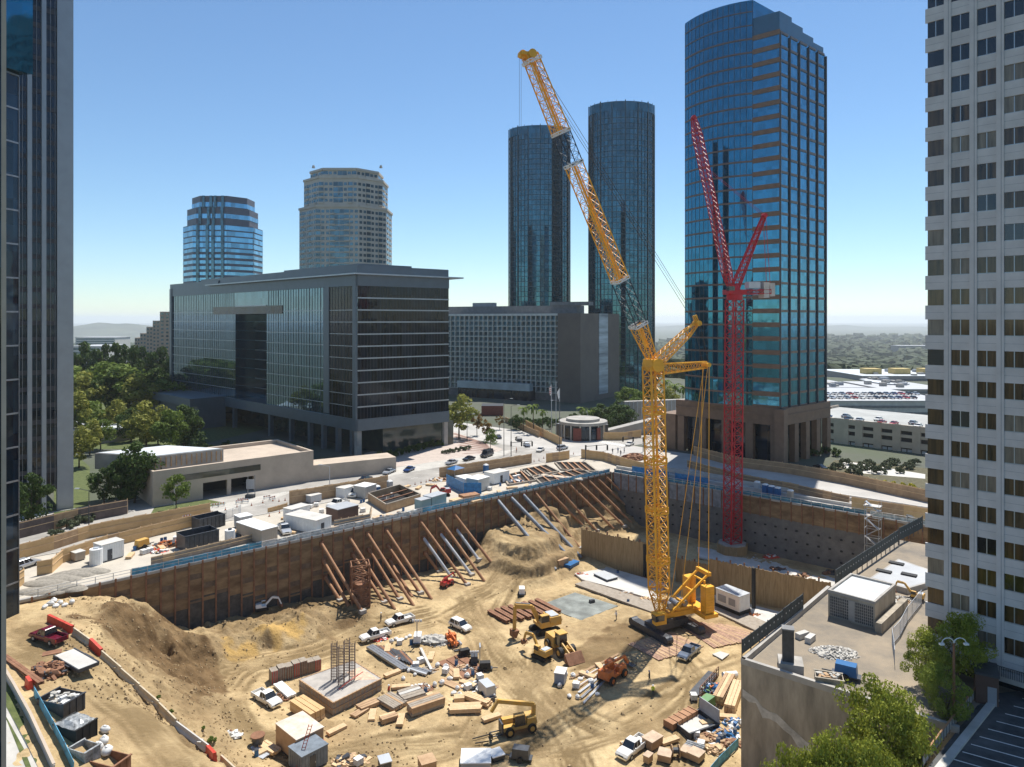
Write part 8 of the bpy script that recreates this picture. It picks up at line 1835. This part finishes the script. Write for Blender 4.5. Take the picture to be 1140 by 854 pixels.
hoarding('low yellow plywood barrier across the end of the avenue closure', [(298,571),(310,568),(320,565)], 1.1, M['ply'])
# --- roof of the low concrete building
def roofstuff():
    z = 0
    f = frame2((922,686),(974,701)); o, d, n, L = f; T = thing('rooftop_structure', 'boxy concrete structure with a dark gridded wall on the low roof', 'roof structure', o+d*L/2)
    mb = MB(); b3 = P(1003,681); dep = (b3-(o+d*L)).length; fbox(mb, f, 0,L,0,dep,0,3.7); mb.build('wall', M['conc_w'], T); mb = MB(); fbox(mb, f, -.05,L+.05,-.06,.3,3.7,4.1); fbox(mb, f, -.05,L+.05,dep-.3,dep+.06,3.7,4.1); fbox(mb, f, -.05,.3,.3,dep-.3,3.7,4.1); fbox(mb, f, L-.3,L+.05,.3,dep-.3,3.7,4.1); mb.build('parapet', M['conc'], T)
    mb = MB(); fbox(mb, f, .3,L-.3,.3,dep-.3,3.701,3.8); mb.build('roof', M['rooflt'], T)
    mb = MB(); fbox(mb, f, .3,L-.2,-.04,-.001,.3,3.3); g = mb.build('glass_block_wall', mat('block_grid_dark', (.05,.055,.06), .4, var=.3, sc=3), T); mb = MB()
    for k in range(24): fbox(mb, f, .3+k*(L-.5)/23-.03,.3+k*(L-.5)/23+.03,-.07,-.041,.3,3.3)
    for k in range(8): fbox(mb, f, .3,L-.2,-.068,-.042,.3+k*.428-.03,.3+k*.428+.03)
    fbox(mb, f, L*.45,L*.45+.9,-.09,-.071,.3,3.3); mb.build('grid_lines', M['conc'], g)
    mb = MB(); fbox(mb, f, L+.3,L+1.2,-1,dep+2,0,1.5); tag(mb.build('buttress_wall', M['conc_w']), 'thick sloping concrete kerb wall beside the boxy roof structure', 'wall')
    f = frame2((867,748),(895,752)); o, d, n, L = f; T = thing('roof_hatch', 'square concrete hatch with a dark chimney box on the low roof', 'roof hatch', o+d*L/2); mb = MB(); fbox(mb, f, 0,L,0,2.8,0,1.1); mb.build('upstand', M['conc'], T); mb = MB(); fbox(mb, f, .5,1.9,.7,2.0,1.1,5.2); mb.build('chimney', M['dgrey'], T); mb = MB(); fbox(mb, f, .45,1.95,.65,2.05,5.2,5.35); mb.build('cap', M['conc_d'], T)
    skip('planter_box', 'concrete planter box full of debris on the low roof', (908,765),(940,770), 2.0, 1.2, M['conc_w'], 'street', [M['rubble'],M['plyd']], cat='planter', seed=200)
    pile('rubble_pile', 'oval heap of pale broken concrete on the low roof', 'rubble pile', 929,727, 3.4,2.2,.6, 300,.32, [M['rubble'],M['conc_l'],M['conc']], 'street', 201)
    for i, (x, y) in enumerate(((893,710),(902,714))): mb = MB(); p = P(x,y); mb.cbox((p.x,p.y,0), 2.0,.8,.8, .5+i*.3); tag(mb.build('concrete_block', M['conc_l']), 'loose concrete block on the roof edge, %s of two' % ORD[i], 'block')
    for lab, a, b, h in (('dark perforated screen fence on the pit edge of the low roof, nearer panel run', (826,735),(872,699), 2.0),('dark perforated screen fence on the low roof edge, farther panel run', (873,699),(894,682), 2.2),('green-grey screen fence along the pit edge beyond the boxy structure', (930,655),(1000,607), 2.4),('green-grey screen fence end section by the white tower', (1001,606),(1027,592), 2.6)):
        a, b = P(*a), P(*b); T = thing('screen_fence', lab, 'fence', (a+b)/2); mb = MB(); mb.bar(a+Vector((0,0,h/2+.75)), b+Vector((0,0,h/2+.75)), .08,h-.1); mb.build('screen', mat('screen_dark', (.035,.05,.055), .7, var=.2, sc=1), T); mb = MB(); k = int((b-a).length/2.4)
        for i in range(k+1): p = lerp(a,b,i/max(1,k)); mb.cbox((p.x,p.y,0), .1,.14,h+.85)
        mb.build('posts', M['dgrey'], T)
        mb = MB(); rr = random.Random(3); nv = nrm_to_cam(a,b) if False else Vector(((b-a).y,-(b-a).x,0)).normalized()
        for i in range(k*2): p = lerp(a,b,(i+.5)/(k*2)); mb.tube(p+nv*.05+Vector((0,0,h*.5+.9)), p+nv*.07+Vector((0,0,h*.5+.9)), .13, 8)
        mb.build('round_holes', M['lgrey'], T)
    T = thing('white_roof_slab', 'white low roof with three dark skylights beside the white tower', 'roof structure', P(1002,640)); q = [P(968,650), P(1000,628), P(1034,640), P(1034,655), P(1010,662)]; mb = MB(); mb.hexa([(p.x,p.y,.0) for p in q], [(p.x,p.y,1.0) for p in q]); mb.build('slab', M['conc'], T)
    mb = MB(); c = sum(q, Vector())/5; mb.face([(lerp(p,c,.08).x,lerp(p,c,.08).y,1.01) for p in q]); mb.build('membrane', M['roofw'], T)
    for x, y in ((998,634),(984,643),(1012,647)): mb = MB(); p = P(x,y); mb.cbox((p.x,p.y,1.02), 2.4,1.2,.25, -.7); mb.build('skylight', M['black'], T)
    pile('rubble_pile', 'strip of broken masonry between the white roof and the boxy structure', 'rubble pile', 990,668, 5.0,1.8,.6, 150,.45, [M['rubble'],M['conc'],M['plyd']], 'street', 202)
    # kiosk, kerb, fence and bays on the parking deck
    f = frame2((1086,782),(1112,788)); o, d, n, L = f; T = thing('brick_kiosk', 'dark brown brick kiosk with flat roof on the parking deck', 'kiosk', o+d*L/2); mb = MB(); fbox(mb, f, 0,L,0,3.6,0,3.4); mb.build('wall', M['brown'], T); mb = MB(); fbox(mb, f, -.1,L+.1,-.1,3.7,3.4,3.65); mb.build('roof', M['dgrey'], T); mb = MB(); fbox(mb, f, L-1.1,L-.2,-.05,-.001,0,2.2); mb.build('door', M['grey'], T)
    a, b = P(1027,856), P(1092,770); T = thing('deck_railing', 'rust-topped railing along the edge of the parking deck', 'railing', (a+b)/2); mb = MB(); k = 22
    for i in range(k+1): p = lerp(a,b,i/k); mb.cbox((p.x,p.y,0), .08,.08,1.3)
    mb.build('posts', M['dgrey'], T); mb = MB(); mb.bar(a+Vector((0,0,1.35)), b+Vector((0,0,1.35)), .16,.12); mb.bar(a+Vector((0,0,.2)), b+Vector((0,0,.2)), .06,.08); mb.build('rails', M['rustp'], T); mb = MB(); mb.bar(a+Vector((0,0,.75)), b+Vector((0,0,.75)), .02,1.0); mb.build('panels', M['conc'], T)
    a, b = P(1038,868), P(1108,780); mb = MB(); mb.bar(a+Vector((0,0,.15)), b+Vector((0,0,.15)), .8,.28); tag(mb.build('kerb', M['conc_l']), kind='structure')
    rr = random.Random(5)
    for i in range(9):
        u = P(1062+i*9.5, 846-i*8.5); v = u+Vector((5.0,-3.2,0)); mb = MB(); d = (v-u).normalized(); nn = Vector((-d.y,d.x,0))*.08; mb.face([(p.x,p.y,.056) for p in (u-nn,v-nn,v+nn,u+nn)]); tag(mb.build('bay_marking', M['paintw']), kind='structure')
    p = P(1062,800); T = thing('lamp_post', 'rust-brown lamp post with curled white lamp arms in front of the trees', 'lamp post', p); mb = MB(); mb.tube(p, p+Vector((0,0,8.6)), .17, 8, 0, .12); mb.build('pole', M['rust'], T)
    for s in (-1,1):
        mb = MB(); q0 = p+Vector((0,0,8.6))
        for k in range(6): a0, a1 = k*.5, (k+1)*.5; mb.tube(q0+Vector((s*.7*(1-math.cos(a0)),0,.6*math.sin(a0))), q0+Vector((s*.7*(1-math.cos(a1)),0,.6*math.sin(a1))), .05, 5)
        mb.cbox((q0.x+s*1.4,q0.y,q0.z-.2), .5,.3,.2); mb.build('lamp_arm', M['white'], T)
roofstuff()
# --- people
def person(label, p, h, top, trousers, hat, yaw, pose='stand'):
    T = tag(bpy.data.objects.new('person', None), label, 'person'); COL.objects.link(T); T.location = p; T.rotation_euler.z = yaw
    me = bpy.data.meshes.new('body'); s = h/1.78
    V_ = [(0,0,.95),(0,0,1.2),(0,0,1.45),(0,.02,1.55),(0,.03,1.70),(-.10,0,.9),(-.13,.06,.5),(-.14,0,.08),(-.14,.14,.04),(.10,0,.9),(.14,-.05,.5),(.15,-.12,.08),(.15,.02,.04),(-.2,0,1.43),(-.27,.0,1.18),(-.25,.14,.95),(-.24,.2,.86),(.2,0,1.43),(.28,.04,1.2),(.2,.24,1.08),(.14,.3,1.04)]
    E_ = [(0,1),(1,2),(2,3),(3,4),(0,5),(5,6),(6,7),(7,8),(0,9),(9,10),(10,11),(11,12),(2,13),(13,14),(14,15),(15,16),(2,17),(17,18),(18,19),(19,20)]
    me.from_pydata([Vector(v)*s for v in V_], E_, []); b = bpy.data.objects.new('body', me); COL.objects.link(b); b.parent = T
    rad = [.16,.15,.15,.06,.10,.10,.075,.05,.05,.10,.075,.05,.05,.07,.05,.04,.045,.07,.05,.04,.045]
    md = b.modifiers.new('skin', 'SKIN'); sub = b.modifiers.new('sub', 'SUBSURF'); sub.levels = 1; sub.render_levels = 1
    for i, r_ in enumerate(rad): me.skin_vertices[0].data[i].radius = (r_*s, r_*s)
    me.skin_vertices[0].data[0].use_root = True
    me.materials.append(M['denim'])
    dg = bpy.context.evaluated_depsgraph_get(); nm = bpy.data.meshes.new_from_object(b.evaluated_get(dg)); b.modifiers.clear(); b.data = nm; nm.materials.clear()
    for m_ in (trousers, top, M['skin']): nm.materials.append(m_)
    for f in nm.polygons:
        z = f.center.z/s; f.material_index = 0 if z < .98 and abs(f.center.x) < .19*s else (2 if z > 1.53 or (z < 1.02 and abs(f.center.y) > .12) else 1); f.use_smooth = True
    mb = MB(); mb.blob((0,.03*s,1.74*s), .14*s,.16*s,.13*s, 0, 1, 10, 0, True); mb.tube((0,.05*s,1.735*s),(0,.05*s,1.75*s), .18*s, 10); mb.build('hard_hat', hat, T, world=False)
if hasattr(bpy.types.Mesh, 'skin_vertices'):
    pass
def persons():
    D_ = M['dgrey']; 
    for lab, px, py, base, top, hat in (('worker in hi-vis vest and dark trousers standing in the crane boom shadow',727,775,'pit',M['hiviz'],M['white']),('worker in dark clothes standing just above the hi-vis worker',723,759,'pit',M['denim'],M['bluep']),('worker in dark clothes beside the upper white pickup',424,692,'pit',D_,M['white']),
        ('worker in white vest at the corner of the mat strip',686,690,'pit',M['white'],M['dgrey']),('worker beside the new lumber near the telehandler',550,786,'pit',D_,M['lgrey']),
        ('pedestrian in the crossing group, leftmost',682,505,'street',D_,M['black']),('pedestrian in dark top in the crossing group, second',688,504,'street',M['bluep'],M['black']),('pedestrian in the crossing group, third',691,507,'street',D_,M['brown']),('pedestrian in the crossing group, rightmost',695,504,'street',M['white'],M['black']),
        ('person in hi-vis near the plaza corner kerb',575,504,'street',M['orange'],M['orange']),('worker standing by the form panels stack',433,775,'pit',M['red'],M['white'])):
        p = PT(px,py,base); s = 1.8
        person(lab, p, s, top, M['denim'], hat, R.random()*6)
persons()
# --- small repeated clutter: cones, drums, pallets of sacks, survey stakes
def proto(name, label, cat, parts):
    T = thing(name, label, cat)
    for n_, m_, fn in parts: mb = MB(); fn(mb); mb.build(n_, m_, T, world=False)
    return Kind(T)
CONE = proto('traffic_cone', 'c', 'cone', (('cone', M['orange'], lambda mb: mb.tube((0,0,.04),(0,0,.75), .17, 10, 0, .03)), ('base', M['black'], lambda mb: mb.box(-.22,-.22,0,.22,.22,.04)), ('collar', M['white'], lambda mb: mb.tube((0,0,.35),(0,0,.5), .125, 10, 0, .09))))
DRUM = proto('drum', 'd', 'drum', (('barrel', M['bluep'], lambda mb: mb.tube((0,0,0),(0,0,.9), .3, 12)), ('lid', M['dgrey'], lambda mb: mb.tube((0,0,.9),(0,0,.93), .31, 12))))
PALL = proto('pallet_stack', 'p', 'pallet', (('pallet', M['plyd'], lambda mb: [mb.box(-.6,y,0.0,.6,y+.1,.12) for y in (-.5,-.05,.4)]), ('sacks', M['bag'], lambda mb: [mb.box(-.55+.56*i,-.48,.125+.2*k,-.03+.56*i,.48,.31+.2*k) for i in (0,1) for k in range(4)])))
LUMP = proto('board_bundle', 'b', 'board bundle', (('boards', M['lumber'], lambda mb: [mb.box(-1.5,-.5+.17*i,.1+.1*k,1.5,-.35+.17*i,.19+.1*k) for i in range(6) for k in range(4)]), ('bearer', M['plyd'], lambda mb: [mb.box(x,-.55,0,x+.1,.55,.095) for x in (-1,.9)])))
SPOOL = proto('hose_coil', 'h', 'hose coil', (('coil', M['dgrey'], lambda mb: [mb.tube((.4*math.cos(a),.4*math.sin(a),.12),(.4*math.cos(a+.53),.4*math.sin(a+.53),.12), .12, 5) for a in [k*.5236 for k in range(12)]]), ('tie', M['orange'], lambda mb: mb.box(.25,-.06,0,.55,.06,.27))))
rr = random.Random(55)
def strew(K_, label, grp, base, pxs, jit=0):
    for i, (x, y) in enumerate(sorted(pxs)): p = PT(x+rr.uniform(-jit,jit), y+rr.uniform(-jit,jit)*.6, base); K_.put('%s from the left of the %s' % (ORD[i], label), p, rr.random()*6.28, grp)
def along(pts_, n): 
    out = []
    for i in range(n): t = i/(n-1)*(len(pts_)-1); k = min(int(t), len(pts_)-2); u = t-k; out.append((pts_[k][0]+(pts_[k+1][0]-pts_[k][0])*u, pts_[k][1]+(pts_[k+1][1]-pts_[k][1])*u))
    return out
strew(CONE, 'small orange traffic cones along the avenue closure', 'orange traffic cones', 'street', along([(236,570),(300,559),(330,557)],10)+along([(436,546),(470,538),(488,534)],9)+along([(595,514),(612,509),(640,505)],8)+along([(300,575),(350,562)],5), 1.5)
strew(DRUM, 'blue drums among the site apron materials', 'blue drums', 'street', [(180,604),(184,603),(262,600),(338,588),(342,586),(402,560),(405,559),(475,561),(526,546),(528,545),(557,541),(580,538),(150,613),(449,569),(424,578)])
strew(PALL, 'pale sack pallets on the site apron', 'sack pallets on the apron', 'street', [(160,617),(167,615),(196,602),(345,566),(352,564),(358,571),(428,556),(437,553),(456,574),(463,572),(545,546),(577,532),(573,533),(404,570),(302,592)])
strew(LUMP, 'bright board bundles on the site apron', 'board bundles on the apron', 'street', [(145,620),(180,611),(262,592),(318,577),(341,600) if False else (322,594),(372,589),(403,583),(421,577),(437,575),(452,543),(466,544),(480,541),(556,549),(570,544),(586,542),(530,559),(541,553)])
strew(SPOOL, 'dark hose coils on the site apron', 'hose coils', 'street', [(176,616),(200,606),(268,604),(329,590),(398,566),(444,571),(507,562),(590,538),(560,533)])
strew(LUMP, 'small bright board bundles on the pit floor', 'board bundles in the pit', 'pit', [(472,789),(483,778),(415,797),(446,803),(548,800),(437,752),(448,766),(520,762),(508,751),(700,835),(745,826),(790,806),(808,800),(375,815),(338,812),(296,838),(430,724),(478,733),(655,752),(668,745)], 2)
strew(PALL, 'pale sack pallets on the pit floor', 'sack pallets in the pit', 'pit', [(462,742),(468,738),(496,750),(534,757),(520,768),(640,765),(775,820),(780,832),(772,778),(350,818),(400,852),(446,717)], 2)
strew(DRUM, 'blue drums on the pit floor', 'blue drums in the pit', 'pit', [(458,718),(509,741),(526,752),(660,766),(803,826),(806,824),(800,829),(818,818),(330,833),(285,842),(474,772),(700,672),(688,640)], 1)
